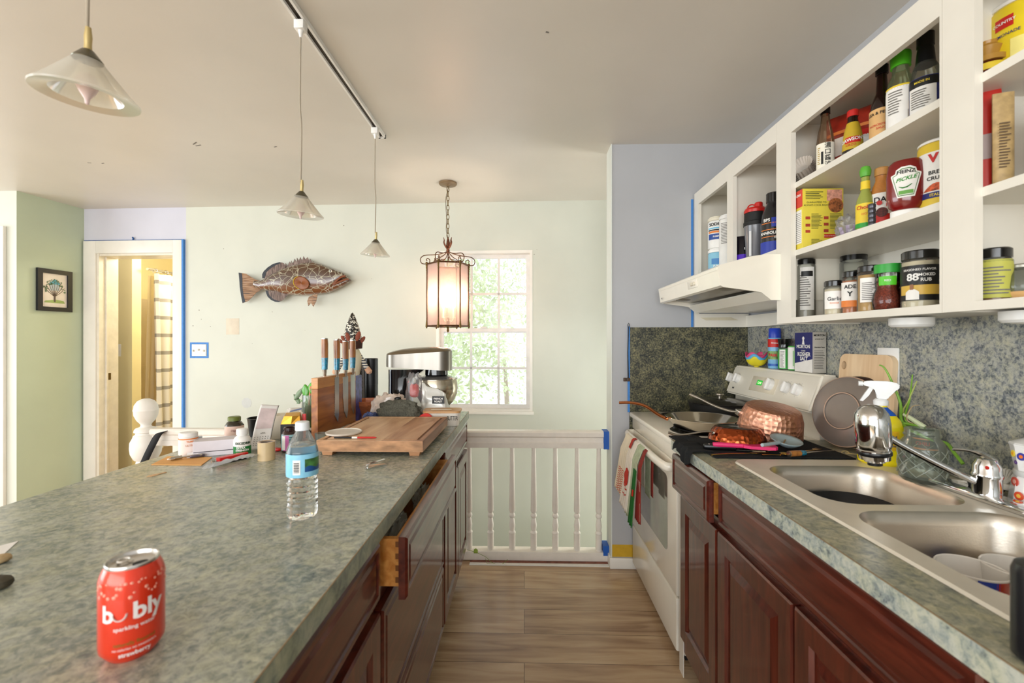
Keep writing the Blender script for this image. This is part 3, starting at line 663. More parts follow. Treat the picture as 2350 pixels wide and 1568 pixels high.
# -------- sink
def sink():
    t = thing('kitchen_sink', 'double bowl stainless steel sink set into the green counter', 'sink', (0, 0, 0))
    rimz = CT+.006
    bowls = [(SX0+.052, SX0+.40, 1.075, 1.405), (SX0+.045, SX0+.415, .66, 1.035)]
    b = B(); outer = rr(SX0, SX1, SY0, SY1, .04); bm = b.bm
    loops = [outer]+[rr(*q, .075, 12) for q in bowls]; edges = []
    for lp in loops:
        vs = [bm.verts.new((u, v, rimz)) for u, v in lp]
        for i in range(len(vs)): edges.append(bm.edges.new((vs[i], vs[(i+1) % len(vs)])))
    bmesh.ops.triangle_fill(bm, edges=edges, use_beauty=True)
    n = len(outer); o2 = rr(SX0-.004, SX1+.004, SY0-.004, SY1+.004, .044)
    b._new([(u, v, rimz) for u, v in outer]+[(u, v, CT+.0008) for u, v in o2], [(i, (i+1) % n, (i+1) % n+n, i+n) for i in range(n)])
    b.done('rim', mat('sink_rim_steel', '#ddd5c6', .38, .25, var=.05, vs=12, bump=.04, bs=200), t, smooth=False)
    bsteel = mat('bowl_steel', '#c6beb2', .33, 1, var=.12, vs=6, bump=.06, bs=250)
    for q in bowls:
        b = B(); rings = [(0, 0, .075), (.004, -.006, .075), (.010, -.03, .07), (.016, -.14, .065), (.03, -.168, .06), (.06, -.176, .04)]
        vs = []; fs = []
        for d, z, r_ in rings: vs += [(u, v, rimz+z) for u, v in rr(q[0]+d, q[1]-d, q[2]+d, q[3]-d, r_, 12)]
        for i in range(len(rings)-1):
            for k in range(52): k2 = (k+1) % 52; fs.append((i*52+k, i*52+k2, (i+1)*52+k2, (i+1)*52+k))
        fs.append(tuple((len(rings)-1)*52+k for k in range(52))); b._new(vs, fs)
        bo = b.done('bowl', bsteel, t, ang=50)
        cx, cy = (q[0]+q[1])/2, (q[2]+q[3])/2
        B().lathe([(.045, 0), (.045, .003), (.035, .003), (.03, -.0)], (cx, cy, rimz-.1755), 24).done('drain', chrome, t)
    return rimz, bowls
RZ, bowls = sink()
# pan left in the far bowl
q = bowls[0]; cx, cy = (q[0]+q[1])/2-.01, (q[2]+q[3])/2-.02
b = B(); prof = [(0, 0), (.095, 0), (.128, .045), (.134, .05), (.138, .048), (.134, .046), (.10, -.004), (0, -.004)]
t = thing('frying_pan', 'black nonstick frying pan lying in the far sink bowl', 'frying pan', (.912, 1.243, RZ-.138), rot=(R(8), R(-5), 0))
B().lathe([(0, -.004), (.098, -.004), (.131, .045), (.136, .052), (.133, .054), (.128, .048), (.094, .0), (0, .0)], seg=40).done('pan_body', mat('nonstick_coating', '#1a1a1c', .35), t)
# soup mugs in the near bowl
def soupmug(label, x, y, z, rz, sq):
    t = thing('soup_mug', label, 'mug', (x, y, z), rz)
    h = .104; prof = [(.03, 0), (.040, .004), (.048, .03), (.053, h), (.0545, h+.0015), (.0555, h), (.051, .03), (.044, .012), (0, .010)][::-1]
    outp = [(.0, 0), (.036, 0), (.048, .012), (.053, .04), (.0565, h), (.055, h+.002), (.053, h), (.0495, .04), (.044, .016), (0, .012)]
    B().lathe(outp, seg=40).done('body', mat('glazed_white_ceramic', '#f3efe9', .15, coat=.5), t)
    for a, m in sq:
        b = B(); b.grid(lambda u, v: ((rad(outp, .058+.044*v)+.0006)*math.sin(R(a-17+34*u)), -(rad(outp, .058+.044*v)+.0006)*math.cos(R(a-17+34*u)), .058+.044*v), 8, 3); b.done('painted_square', m, t)
    b = B(); b.tube(smoothpts([(.0, -.054, .085), (0, -.078, .085), (0, -.084, .06), (0, -.076, .04), (0, -.052, .035)], 4), .007, 8, flat=1.6); hd = b.done('handle', mat('glazed_white_ceramic', '#f3efe9', .15, coat=.5), t)
    return t
blu = mat('cobalt_glaze', '#2a49b8', .2, coat=.5); redg = mat('red_glaze', '#c0301c', .2, coat=.5)
m1 = CZ(2229, 1300, .850); soupmug('white soup mug with blue and red squares at the front of the near sink bowl', m1.x, m1.y, RZ-.1745, face_cam(m1.x, m1.y)-R(12), [(-38, blu), (38, blu), (66, redg)])
m2 = CZ(2256, 1270, .862); soupmug('plain white soup mug behind the blue squared mug in the sink', 1.0, .925, RZ-.1745, R(150), [(60, blu)])
# -------- faucet
t = thing('kitchen_faucet', 'chrome single lever faucet with a filter on its spout behind the sink', 'faucet', (1.130, 1.114, RZ))
B().box(-.032, .028, -.125, .125, 0, .016, bev=.006).done('base_plate', chrome, t)
B().lathe([(.027, .012), (.027, .055), (.029, .058), (.029, .064), (.027, .067), (.026, .084), (.018, .100), (0, .106)], seg=32).done('faucet_body', chrome, t)
fe = CZ(1998, 1004, 1.05)-Vector((1.150, 1.085, RZ)); fe = Vector((-.212, .055, .146))
B().tube(smoothpts([(-.02, .005, .042), (-.08, .02, .072), (-.16, .042, .118), (fe.x, fe.y, fe.z+.004), (fe.x-.012, fe.y+.003, fe.z-.012)], 6), [.0085]*24+[.010], 14).done('spout', chrome, t)
B().tube(smoothpts([(.014, -.004, .092), (.0, .012, .108), (-.012, .036, .112), (-.022, .062, .108)], 6), [.022, .022, .021, .020, .018, .016, .015, .014, .0125, .011, .0085, .008, .008, .008, .008, .008, .008, .008, .006], 10, flat=.5).done('lever', chrome, t)
B().tube([(-.018, -.018, .082), (-.02, -.020, .085)], .004, 8).done('red_dot', mat('red_dot_enamel', '#c8281e', .4), t)
fx = Matrix.Translation((fe.x-.01, fe.y+.005, fe.z-.065)) @ Matrix.Rotation(R(-4), 4, 'Y')
fl = B().lathe([(.0, -.005), (.022, -.005), (.022, .0), (.033, .002), (.034, .012), (.036, .014), (.036, .026), (.034, .028), (.0365, .034), (.0385, .042), (.0385, .095), (.036, .118), (.026, .135), (.012, .142), (0, .143)], seg=32, M=fx).done('water_filter', chrome, t)
B().lathe([(.0365, .014), (.0372, .015), (.0372, .022), (.0365, .023)], seg=32, M=fx).lathe([(0, -.014), (.016, -.014), (.016, -.004), (0, -.004)], seg=24, M=fx).done('filter_band', black, fl)
# -------- stove
def stove():
    SYF, SYN = 2.545, 1.812; D0 = .628
    t = thing('electric_stove', 'almond coloured electric range with coil burners and a sloped control panel', 'stove', (0, 0, 0))
    b = B(); b.box(D0+.02, 1.262, SYN, SYF, .03, .885, bev=.004); b.done('range_body', almond, t)
    TZ = .905
    b = B(); b.box(D0-.028, 1.20, SYN-.002, SYF+.002, TZ-.028, TZ, bev=.008); b.done('cooktop', almond, t)
    b = B(); b.box(D0-.012, D0+.03, SYN, SYF, TZ-.092, TZ-.028, bev=.006); b.done('front_strip', almond, t)
    # oven door
    b = B(); b.box(D0-.012, D0+.026, SYN+.003, SYF-.003, .268, TZ-.094, bev=.008); dr = b.done('oven_door', almond, t)
    b = B(); lp = rr(SYN+.11, SYF-.11, .40, .73, .03); b.prism(lp, D0-.0135, D0-.0115, 'yz'); b.done('oven_window', mat('tinted_oven_glass', '#8d877b', .08, coat=.6), dr)
    yh0, yh1 = SYN+.02, SYF-.02
    pts = [(D0-.01, yh0, .79), (D0-.045, yh0+.01, .79), (D0-.06, yh0+.10, .795), (D0-.062, yh0+.2, .797), (D0-.062, yh1-.2, .797), (D0-.06, yh1-.10, .795), (D0-.045, yh1-.01, .79), (D0-.01, yh1, .79)]
    b = B(); b.tube(smoothpts(pts, 5), .0145, 12, flat=1.3); b.done('handle', almond, dr)
    b = B(); b.box(D0-.012, D0+.026, SYN+.003, SYF-.003, .045, .262, bev=.008); b.done('storage_drawer', almond, t)
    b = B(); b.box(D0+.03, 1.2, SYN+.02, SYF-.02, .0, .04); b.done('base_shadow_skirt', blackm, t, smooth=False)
    # backguard
    b = B(); poly = [(1.140, 1.020), (1.165, 1.012), (1.262, 1.012), (1.262, 1.168), (1.205, 1.172), (1.195, 1.166)]
    b.prism(poly, SYN, SYF, 'xz'); bmesh.ops.bevel(b.bm, geom=b.bm.edges[:], offset=.008, segments=3, affect='EDGES')
    bgd = b.done('control_panel', almond, t, ang=40)
    B().box(1.192, 1.262, SYN+.01, SYF-.01, .90, 1.012).done('backguard_riser', almond, t, smooth=False)
    sl_ = math.atan2(1.195-1.140, 1.166-1.020)
    def onpanel(px, py):        # pixel to the sloped face
        o = Vector((0, 0, H)); d = ray(px, py); n = Vector((-math.cos(sl_), 0, math.sin(sl_))); p0 = Vector((1.140, 0, 1.020)); k = (p0-o).dot(n)/d.dot(n); return o+d*k
    PM = lambda p: Matrix.Translation(p) @ Matrix.Rotation(R(-90), 4, 'Z') @ Matrix.Rotation(-sl_, 4, 'X')
    for (u, v) in ((1678, 867), (1694, 869), (1769, 884), (1807, 891), (1832, 896)):
        p = onpanel(u, v); M_ = PM(p) @ Matrix.Rotation(R(90), 4, 'X')
        k = B(); rk = .0255 if u != 1769 else .029
        k.lathe([(rk, 0), (rk, .012), (rk-.003, .02), (0, .021)], seg=28, M=M_); k.box(-.004, .004, -rk+.002, rk-.002, .018, .027, bev=.002, M=M_)
        k.done('knob', white, bgd)
        tk = B()
        for a in range(0, 360, 36):
            tk.box(.031, .033, -.0006, .0006, 0, .0004, M=M_ @ Matrix.Rotation(R(a), 4, 'Z'))
        tk.done('dial_marks', greyink, bgd, smooth=False)
    p = onpanel(1754, 884); M_ = PM(p)
    B().box(-.125, .105, -.0012, .001, -.038, .038, bev=.001, M=M_).done('clock_panel', mat('clock_panel_cream', '#e6dcc6', .3), bgd)
    B().box(-.070, -.022, -.002, -.0012, -.006, .020, M=M_).done('display', mat('green_display', '#1e8f2e', .4, emit=.6), bgd, smooth=False)
    b = B(); put_text(b, '12:40', .016, lambda u, v: M_ @ Vector((-.046+u, -.0024, .006+v)), .02); b.done('clock_digits', mat('digit_green', '#b6ff9a', .4, emit=1.0), bgd, smooth=False)
    p = onpanel(1683, 890); Mb = PM(p); b = B(); put_text(b, 'EMC', .012, lambda u, v: Mb @ Vector((u, -.0012, v)), .03); b.done('badge', ink, bgd, smooth=False)
    # burners
    for (x, y, r_) in ((.80, 2.355, .075), (.77, 2.0, .098), (1.06, 2.36, .098), (1.05, 2.0, .075)):
        bp_ = B().lathe([(r_+.012, TZ), (r_+.016, TZ+.003), (r_+.012, TZ+.005), (r_, TZ+.001), (0, TZ+.0005)], (x, y, 0), 40).done('drip_pan', mat('drip_pan_black', '#191817', .25, .3), t)
        sp = []; 
        for k in range(120): a = k/120*2*PI*3.5; rr2 = .018+(r_-.018)*k/120; sp.append((x+rr2*math.cos(a), y+rr2*math.sin(a), TZ+.012))
        B().tube(sp, .0045, 6).done('coil', mat('burner_coil', '#2a2725', .6), bp_)
        b = B(); 
        for a in (0, 120, 240): b.box(.0, r_, -.0012, .0012, TZ+.002, TZ+.0085, M=Matrix.Translation((x, y, 0)) @ Matrix.Rotation(R(a), 4, 'Z'))
        b.done('coil_support', steel, bp_, smooth=False)
    return TZ, SYN, SYF
TZ, SYN, SYF = stove()
# -------- range hood
XC = .97
def hood():
    y0, y1 = 1.704, 2.448
    t = thing('range_hood', 'cream range hood jutting out under the short wall cabinet', 'range hood', (0, 0, 0))
    poly = [(.735, 1.590), (.742, 1.596), (.80, 1.612), (.857, 1.628), (.92, 1.636), (1.275, 1.636), (1.275, 1.462), (.935, 1.462), (.897, 1.4926), (.757, 1.512), (.745, 1.518)]
    # open underside: sides, front, top and back panel
    b = B(); b.prism(poly, y0, y0+.012, 'xz'); b.prism(poly, y1-.012, y1, 'xz')
    top = poly[0:6]; 
    for (a, c) in zip(top, top[1:]): b.prism([a, c, (c[0]+.0, c[1]-.012), (a[0]+.0, a[1]-.012)], y0+.012, y1-.012, 'xz')
    b.prism([(.735, 1.590), (.745, 1.518), (.757, 1.512), (.762, 1.515), (.750, 1.585)], y0+.012, y1-.012, 'xz')
    b.prism([(.935, 1.462), (.897, 1.4926), (.902, 1.50), (.945, 1.47)], y0+.012, y1-.012, 'xz'); b.box(.935, 1.275, y0+.012, y1-.012, 1.462, 1.470)
    b.done('hood_shell', almond, t, smooth=False)
    b = B(); b.prism([(.762, 1.530), (.90, 1.512), (.90, 1.518), (.762, 1.536)], y0+.012, y1-.012, 'xz'); b.done('underside_filter', mat('hood_filter_grey', '#c2bdb3', .3, .3, bump=.1, bs=400), t, smooth=False)
    for yy in (y0+.12, y1-.12):
        B().lathe([(0, -.006), (.03, -.005), (.045, 0), (.045, .004)], (.83, yy, 1.520), 24, sx=.8, sy=1.3).done('light_lens', thinglass('ribbed_lens', '#f5f2e8', .2, .9, .4, .4, 200), t)
    sl_ = math.atan2(.745-.735, 1.590-1.518)
    def onfr(px, py): p = CXp(px, py, .740); return p
    p = onfr(1590, 640); M_ = Matrix.Translation((.7385, p.y, 1.556)) @ Matrix.Rotation(R(-90), 4, 'Z') @ Matrix.Rotation(-sl_*-1, 4, 'X')
    B().box(-.055, .055, -.0015, .001, -.017, .017, bev=.001, M=M_).done('switch_panel', mat('hood_switch_panel', '#eee8da', .3), t)
    for dx in (-.0, .028):
        B().lathe([(.008, 0), (.008, .006), (.006, .009), (0, .009)], seg=20, M=M_ @ Matrix.Translation((dx, -.001, 0)) @ Matrix.Rotation(R(90), 4, 'X')).done('hood_knob', mat('hood_knob_cream', '#d9d0bc', .3), t)
    p = onfr(1520, 685); Mb = Matrix.Translation((.7375, p.y, 1.535)) @ Matrix.Rotation(R(-90), 4, 'Z'); b = B(); put_text(b, 'EMC', .011, lambda u, v: Mb @ Vector((u, -.001, v)), .03); b.done('badge', greyink, t, smooth=False)
hood()
# -------- wall cabinets (open, doors removed)
UT, UB = 2.145, 1.372
def wallcab(name, label, ya, yb, zb, openings, shelves, inner_floor, extra=None):
    """ya far, yb near; openings are (y_far, y_near, z0, z1) holes in the face frame"""
    t = thing(name, label, 'cabinet', (0, 0, 0))
    b = B(); t_ = .016
    b.box(XC+.018, WX-.002, ya-t_, ya, zb, UT); b.box(XC+.018, WX-.002, yb, yb+t_, zb, UT)
    b.box(XC+.018, WX-.002, yb+t_, ya-t_, inner_floor-t_, inner_floor); b.box(XC+.018, WX-.002, yb+t_, ya-t_, UT-t_, UT); b.box(WX-.008, WX-.002, yb+t_, ya-t_, inner_floor, UT-t_)
    b.done('carcass', cream, t, smooth=False)
    b = B(); ys = sorted({yb, ya}|{o[0] for o in openings}|{o[1] for o in openings}); o = sorted(openings, key=lambda q: -q[0])
    b.box(XC, XC+.018, yb, ya, o[0][3], UT); b.box(XC, XC+.018, yb, ya, zb, o[0][2])
    prev = ya
    for q in o: b.box(XC, XC+.018, q[0], prev, q[2], q[3]); prev = q[1]
    b.box(XC, XC+.018, yb, prev, o[0][2], o[0][3])
    b.done('face_frame', cream, t, smooth=False)
    for z in shelves:
        for (p, n_) in ([(ya-t_, yb+t_)]):
            B().box(XC+.016, WX-.009, n_, p, z-.02, z).done('shelf', cream, t, smooth=False)
    return t
Yt = CXp(1783, 740, XC).y          # joint between the two cabinets
yo1, yo2 = CXp(1815, 500, XC).y, CXp(2156, 500, XC).y
yo3 = CXp(2236, 500, XC).y; Ym = yo2-.006
wallcab('wall_cabinet', 'tall open cream wall cabinet full of sauces and spices with its doors removed', Yt, Ym, UB, [(yo1, yo2, 1.392, 2.066)], [1.883, 1.637], 1.392)
wallcab('wall_cabinet', 'open cream wall cabinet at the right edge holding a yellow tub and a glass bowl', Ym-.001, .30, UB, [(yo3, .36, 1.392, 2.066)], [1.883, 1.637], 1.392)
yl1, yl2 = CXp(1602, 500, XC).y, CXp(1668.5, 500, XC).y; yr1, yr2 = CXp(1682, 500, XC).y, CXp(1781.5, 500, XC).y
hc = wallcab('wall_cabinet', 'short open cream wall cabinet above the range hood holding supplement tubs', BWY-.013, Yt+.001, 1.638, [(yl1, yl2, 1.66, 2.072), (yr1, yr2, 1.66, 2.072)], [], 1.658)
B().box(XC+.018, WX-.002, (yl2+yr1)/2-.008, (yl2+yr1)/2+.008, 1.658, UT-.016).done('divider', cream, hc, smooth=False)
b = B(); b.box(XC, XC+.022, BWY-.026, BWY-.013, 1.386, 1.640); b.box(XC+.022, WX-.014, BWY-.026, BWY-.013, 1.386, 1.462); b.box(WX-.03, WX-.013, Yt, BWY-.026, 1.386, 1.45); b.done('filler_panel', cream, hc, smooth=False)
b = B(); b.prism([(XC+.03, 1.44), (XC+.2, 1.442), (XC+.24, 1.425), (XC+.06, 1.425)], BWY-.03, BWY-.0262, 'xz'); b.done('loose_vent_flap', mat('dingy_cream', '#d9cfb4', .5), hc, smooth=False)
one('painters_tape', B().box(XC-.014, XC-.001, BWY-.0015, BWY-.0003, 1.388, 2.12), bluetape, 'blue painters tape strip on the grey wall along the cabinet edge', 'tape', smooth=False)
# puck lights under the cabinets
for i, (u, v, lab) in enumerate(((2091, 741, 'round white puck light fixed under the tall wall cabinet'), (2368, 722, 'round white puck light under the right cabinet at the picture edge'))):
    p = CZ(u, v, 1.358)
    p = Vector((1.10, CXp(u, v, 1.10).y, 0))
    t = thing('puck_light', lab, 'light', (p.x, p.y, UB-.026))
    B().lathe([(.044, .0), (.05, .006), (.05, .0255), (0, .0255)], seg=32).done('housing', white, t)
    B().lathe([(0, -.004), (.03, -.002), (.043, .003)], seg=32).done('lens', mat('frosted_lens', '#f7f4ea', .4), t)
# ================================================================ THINGS IN THE WALL CABINETS
def PX(u, x): return CXp(u, 500, x).y       # y of a column of the photo on plane x
S1, S2, S3, SH = 1.3925, 1.6375, 1.8835, 1.6585
lbl = mat('white_label', '#f1eee8', .5); ylw = mat('yellow_label', '#f0d23a', .45); orng = mat('orange_label', '#e8843a', .5); redl = mat('red_label', '#c9261f', .45)
grn = mat('green_cap', '#2f9e3a', .4); lime = mat('lime_cap', '#59c728', .4); navy = mat('navy_label', '#23286e', .45); teal = mat('teal_label', '#43b3a8', .45); blk = mat('black_label', '#141414', .45)
gold = mat('gold_label', '#d8b04a', .4); pink = mat('pink_label', '#e0559b', .45); skyb = mat('sky_label', '#62b7dc', .45); purp = mat('purple_label', '#4a2a9c', .4)
capblk = mat('glossy_black_cap', '#0a0a0b', .2, coat=.4)
def cyl(r, h, neck=None, ins=.0):
    p = [(0, 0), (r-.003, 0), (r, .004), (r, h-.006), (r-.004, h)]
    if neck: p += [(neck, h+.004), (neck, h+.012)]
    return p
def capp(r, z0, h): return [(0, z0), (r, z0), (r, z0+h-.003), (r-.003, z0+h), (0, z0+h)]
def spice(name, label, u, x, z, r, h, caph, bodym, capm, cont=None, conth=.85, bands=(), texts=(), cat='spice jar', prints=0, group=None, rz=None):
    y = PX(u, x); hb = h-caph
    t = jar(name, label, cat, x, y, z, cyl(r, hb), bodym, capp(r-.001, hb+.0004, caph), capm, bands, texts, ([(0, .003), (r-.003, .003), (r-.003, hb*conth), (0, hb*conth+.002)], cont) if cont else None, group=group, seg=28, rz=rz)
    if prints:
        z0, z1, ha = bands[0][0], bands[0][1], bands[0][2]; ww = r*R(ha)*.8
        fine_print(B(), -ww, ww, z0+(z1-z0)*.1, z1-(z1-z0)*.15, prints, 0, (r+.0022, 0)).done('fine_print', greyink, t, smooth=False)
    return t
salt = mat('grey_salt_grains', '#b9b2a4', .8, bump=.4, bs=600); garl = mat('garlic_powder', '#e3d5b8', .8); spb = mat('brown_spice', '#8a5a32', .9, bump=.4, bs=500); spr = mat('red_pepper_flakes', '#7a2c18', .8, var=.6, vs=300, bump=.6, bs=500); spt = mat('tan_spice', '#c99f5f', .9)
# bottom shelf
t = spice('seasoning_shaker', 'tall clear seasoning shaker with black lid and white nutrition label at the left shelf end', 1848, 1.065, S1, .034, .222, .02, clear, capblk, salt, .35, [(.03, .19, 40, lbl, 12)], prints=14)
B().grid(lambda u, v: ((.0365)*math.sin(R(-20+60*u)), -.0365*math.cos(R(-20+60*u)), .155+.02*v), 8, 2).done('label_band', blk, t)
b = B(); pillow(b, .05, .035, .10, 3, .2); one('spice_packet', b, mat('brown_paper_packet', '#b79b67', .7), 'small folded brown spice packet standing behind the garlic shaker', 'packet', (1.15, PX(1886, 1.15), S1+.001))
spice('garlic_shaker', 'small garlic powder shaker with black lid on the bottom shelf', 1915, 1.03, S1, .030, .113, .018, clear, capblk, garl, .9, [(.02, .078, 60, lbl)], [('Garlic', .017, .052, 0, ink), ('POWDER', .006, .038, 0, orng)], group=None)
spice('seasoning_shaker', 'tall seasoning shaker with a wide black lid at the back of the bottom shelf', 1959, 1.20, S1, .042, .228, .022, clear, capblk, garl, .3)
spice('seasoning_shaker', 'meat seasoning shaker with orange and white label beside the garlic shaker', 1955, 1.045, S1, .027, .135, .018, clear, capblk, mat('orange_rub', '#c8794a', .9), .9, [(.022, .10, 75, lbl), (.022, .042, 75, orng, 0)], [('ADE', .017, .085, -10, ink, .02), ('Y', .02, .062, -10, ink, .04)])
spice('seasoning_shaker', 'seasoning shaker with yellow and green sticker squeezed between its neighbours', 1978, 1.085, S1, .026, .142, .018, clear, capblk, mat('orange_rub', '#c8794a', .9), .9, [(.022, .10, 70, lbl), (.04, .065, 30, lime, -20)], [('Rub', .014, .085, -15, ink)])
spice('seasoning_shaker', 'tan seasoning shaker turned to its white printed side and black lid', 1996, 1.03, S1, .031, .137, .018, clear, capblk, spt, .92, [(.028, .10, 45, lbl)], prints=10)
gr_ = [(0, 0), (.03, 0), (.034, .01), (.036, .03), (.032, .05), (.027, .062), (.029, .075), (.029, .105)]
t = jar('pepper_grinder', 'green capped glass grinder of red pepper flakes on the bottom shelf', 'grinder', 1.03, PX(2037, 1.03), S1, gr_, glassm, [(0, .1055), (.0305, .1055), (.031, .112), (.0305, .13), (0, .132)], grn, [(.07, .095, 40, lime)], [('RED', .008, .083, 0, white)], ([(0, .003), (.028, .004), (.032, .028), (.028, .05), (.023, .062), (.025, .08), (0, .083)], spr))
spice('pepper_grinder', 'clear pepper grinder with black cap behind the green capped grinder', 2066, 1.10, S1, .024, .14, .025, clear, capblk, spt, .8, cat='grinder')
t = spice('bouillon_jar', 'large black labelled seasoning jar with chef picture on the bottom shelf', 2113, 1.055, S1, .041, .152, .022, clear, capblk, garl, .95, [(.02, .112, 80, blk), (.035, .06, 78, gold, 12)], [('SEASONED FLAVOR', .008, .1, -4, white), ('88', .026, .08, -22, white, .03), ('SMOKED', .010, .086, 14, white, .02), ('RUB', .012, .073, 14, white, .02)])
b = B(); rc = .0438
b.grid(lambda u, v: (rc*math.sin(R(-42+38*u)), -rc*math.cos(R(-42+38*u)), .022+.028*v*(1-1.2*(u-.5)**2)), 8, 4)
b.done('chef_coat_picture', lbl, t, smooth=False)
b = B(); b.grid(lambda u, v: ((rc+.0002)*math.sin(R(-29+10*u)), -(rc+.0002)*math.cos(R(-29+10*u)), .048+.014*v), 4, 3); b.done('chef_face_picture', mat('skin_tone_print', '#9a6a4a', .6), t, smooth=False)
spice('seasoning_shaker', 'red spice shaker with black lid partly hidden by the cabinet stile', 2158, 1.14, S1, .030, .15, .02, clear, capblk, mat('red_paprika', '#a8321f', .8), .95)
# middle shelf
def carton(name, label, cat, x, y, z, w_, d_, h_, m, rz=0, bev=.0015, group=None):
    t = thing(name, label, cat, (x, y, z), rz, group); B().box(0, w_, 0, d_, 0, h_, bev=bev).done('carton', m, t); return t
xr = .992; yr_ = CXp(1842, 560, xr).y
t = carton('rice_box', 'yellow boxed rice carton with printed cooking directions at the left shelf end', 'box', xr, yr_, S2, .143, .058, .213, mat('yellow_carton', '#e6d24a', .45), R(0))
B().box(-.0007, 0, .001, .057, .15, .212).done('side_banner', mat('red_carton_print', '#d4402f', .5), t, smooth=False)
B().box(-.0007, 0, .006, .052, .02, .14).done('side_panel', lbl, t, smooth=False)
b = B(); 
for k in range(16): b.box(-.0012, -.0007, .009, .049-.01*random.random(), .026+k*.0068, .0275+k*.0068)
b.done('side_print', greyink, t, smooth=False)
b = B(); put_text(b, 'Success', .016, lambda u, v: (-.0012, .029-u, .195+v), .02, sx=.8); b.done('side_lettering', white, t, smooth=False)
b = B(); put_text(b, 'GUARANTEED TO', .0085, flat_map(.048, -.0008, .163), .01); put_text(b, 'ALWAYS COOK RIGHT', .0085, flat_map(.048, -.0008, .153), .01); fine_print(b, .01, .075, .175, .205, 5, -.0008); fine_print(b, .03, .07, .07, .125, 12, -.0008); fine_print(b, .095, .138, .07, .125, 12, -.0008); fine_print(b, .03, .07, .01, .035, 6, -.0008); b.done('front_print', mat('dark_green_print', '#45502a', .6), t, smooth=False)
B().box(.085, .138, -.0008, 0, .168, .208).done('rice_picture', mat('pink_rice_print', '#d99a86', .6, var=.35, vs=90), t, smooth=False)
B().lathe([(0, 0), (.026, 0), (.026, .001), (0, .001)], seg=24, M=Matrix.Translation((.115, -.0009, .152)) @ Matrix.Rotation(R(90), 4, 'X')).done('bowl_picture', mat('food_bowl_print', '#9a5a32', .6, var=.7, vs=120), t, smooth=False)
b = B()
for (a, c) in ((.018, .108), (.018, .082), (.018, .06), (.082, .108), (.082, .085), (.082, .062)): b.box(a-.008, a+.008, -.0008, 0, c-.005, c+.005)
b.done('pot_pictures', mat('red_pot_print', '#b5412e', .6, var=.3), t, smooth=False)
B().box(.075, .118, -.0008, 0, .037, .05).done('red_banner', redl, t, smooth=False)
b = B(); put_text(b, 'Success to the Rescue', .005, flat_map(.0965, -.0014, .0435), .02); b.done('banner_lettering', white, t, smooth=False)
b = B(); pillow(b, .075, .05, .075, 9, .45, 40, freq=4); t = one('snack_bag', b, bagm, 'crumpled clear plastic bag of small packets between the rice box and hot sauce', 'plastic bag', (1.06, PX(1950, 1.06), S2+.0005), rz=face_cam(1.06, 1.4))
b = B(); [b.box(-.02+.012*k, -.01+.012*k, -.01, .0, .005, .045, M=Matrix.Rotation(R(-12+9*k), 4, 'Y')) for k in range(4)]; b.done('sweet_packets', mat('coloured_packets', '#b49ac0', .5, var=.5, vs=50), t, smooth=False)
hs_ = [(0, 0), (.021, 0), (.0235, .004), (.0235, .085), (.021, .1), (.012, .125), (.0105, .14), (.0105, .168)]
t = jar('hot_sauce_bottle', 'hot sauce bottle with round green cap and yellow label', 'bottle', 1.04, PX(1986, 1.04), S2, hs_, mat('green_hot_sauce', '#9aa24a', .2, coat=.5), [(0, .1685), (.012, .17), (.014, .178), (.0145, .188), (.011, .199), (0, .204)], mat('green_wood_cap', '#5fae3a', .45), [(.012, .085, 85, ylw), (.13, .155, 170, ylw), (.012, .026, 84, grn)], [('Cholula', .0155, .072, 0, redl, .02), ('HOT', .009, .052, 0, orng)], lidname='cap')
t = thing('stacked_tins', 'stack of little dark round tins in front of the dressing bottle', 'tins', (1.01, PX(2001, 1.01), S2))
for k in range(5): B().lathe([(0, .0005+k*.0135), (.0085, .0005+k*.0135), (.0095, .004+k*.0135), (.0095, .010+k*.0135), (.0085, .0130+k*.0135), (0, .0130+k*.0135)], seg=18).done('tin', mat('dark_grey_tin', '#55555c', .3, .6), t)
ds = [(0, 0), (.031, 0), (.035, .005), (.036, .06), (.032, .10), (.022, .135), (.016, .15), (.016, .165)]
t = jar('salad_dressing_bottle', 'tan salad dressing bottle with red and white label and wooden looking cap', 'bottle', 1.075, PX(2024, 1.075), S2, ds, mat('amber_dressing', '#b8783a', .2, coat=.5, var=.2, vs=40), capp(.018, .166, .024), mat('tan_cap', '#c08a4a', .4), [(.012, .11, 60, lbl), (.012, .045, 62, redl)], [('DA', .022, .088, -8, ink, .02), ('R', .014, .07, 20, redl)], sy=.8)
B().lathe([(0, 0), (.014, 0), (.014, .001), (0, .001)], seg=20, M=Matrix.Translation((.0, -.0305, .05)) @ Matrix.Rotation(R(90), 4, 'X')).done('bean_picture', mat('bean_print', '#5c1d14', .5, var=.6, vs=200), t, smooth=False)
B().lathe([(0, .0), (.007, 0), (.007, .0005), (0, .0005)], seg=16, M=Matrix.Translation((-.006, -.0315, .078)) @ Matrix.Rotation(R(90), 4, 'X')).done('round_emblem', redl, t, smooth=False)
kp = [(0, .024), (.026, .024), (.036, .034), (.0415, .06), (.042, .115), (.038, .148), (.028, .158), (0, .160)]
t = jar('ketchup_bottle', 'red ketchup bottle standing upside down on its wide white cap', 'bottle', 1.035, PX(2079, 1.035), S2, kp, mat('dark_red_ketchup', '#7a1414', .18, coat=.6), [(0, 0), (.032, 0), (.033, .004), (.033, .022), (.028, .0238), (0, .0238)], white, sy=.6, lidname='cap')
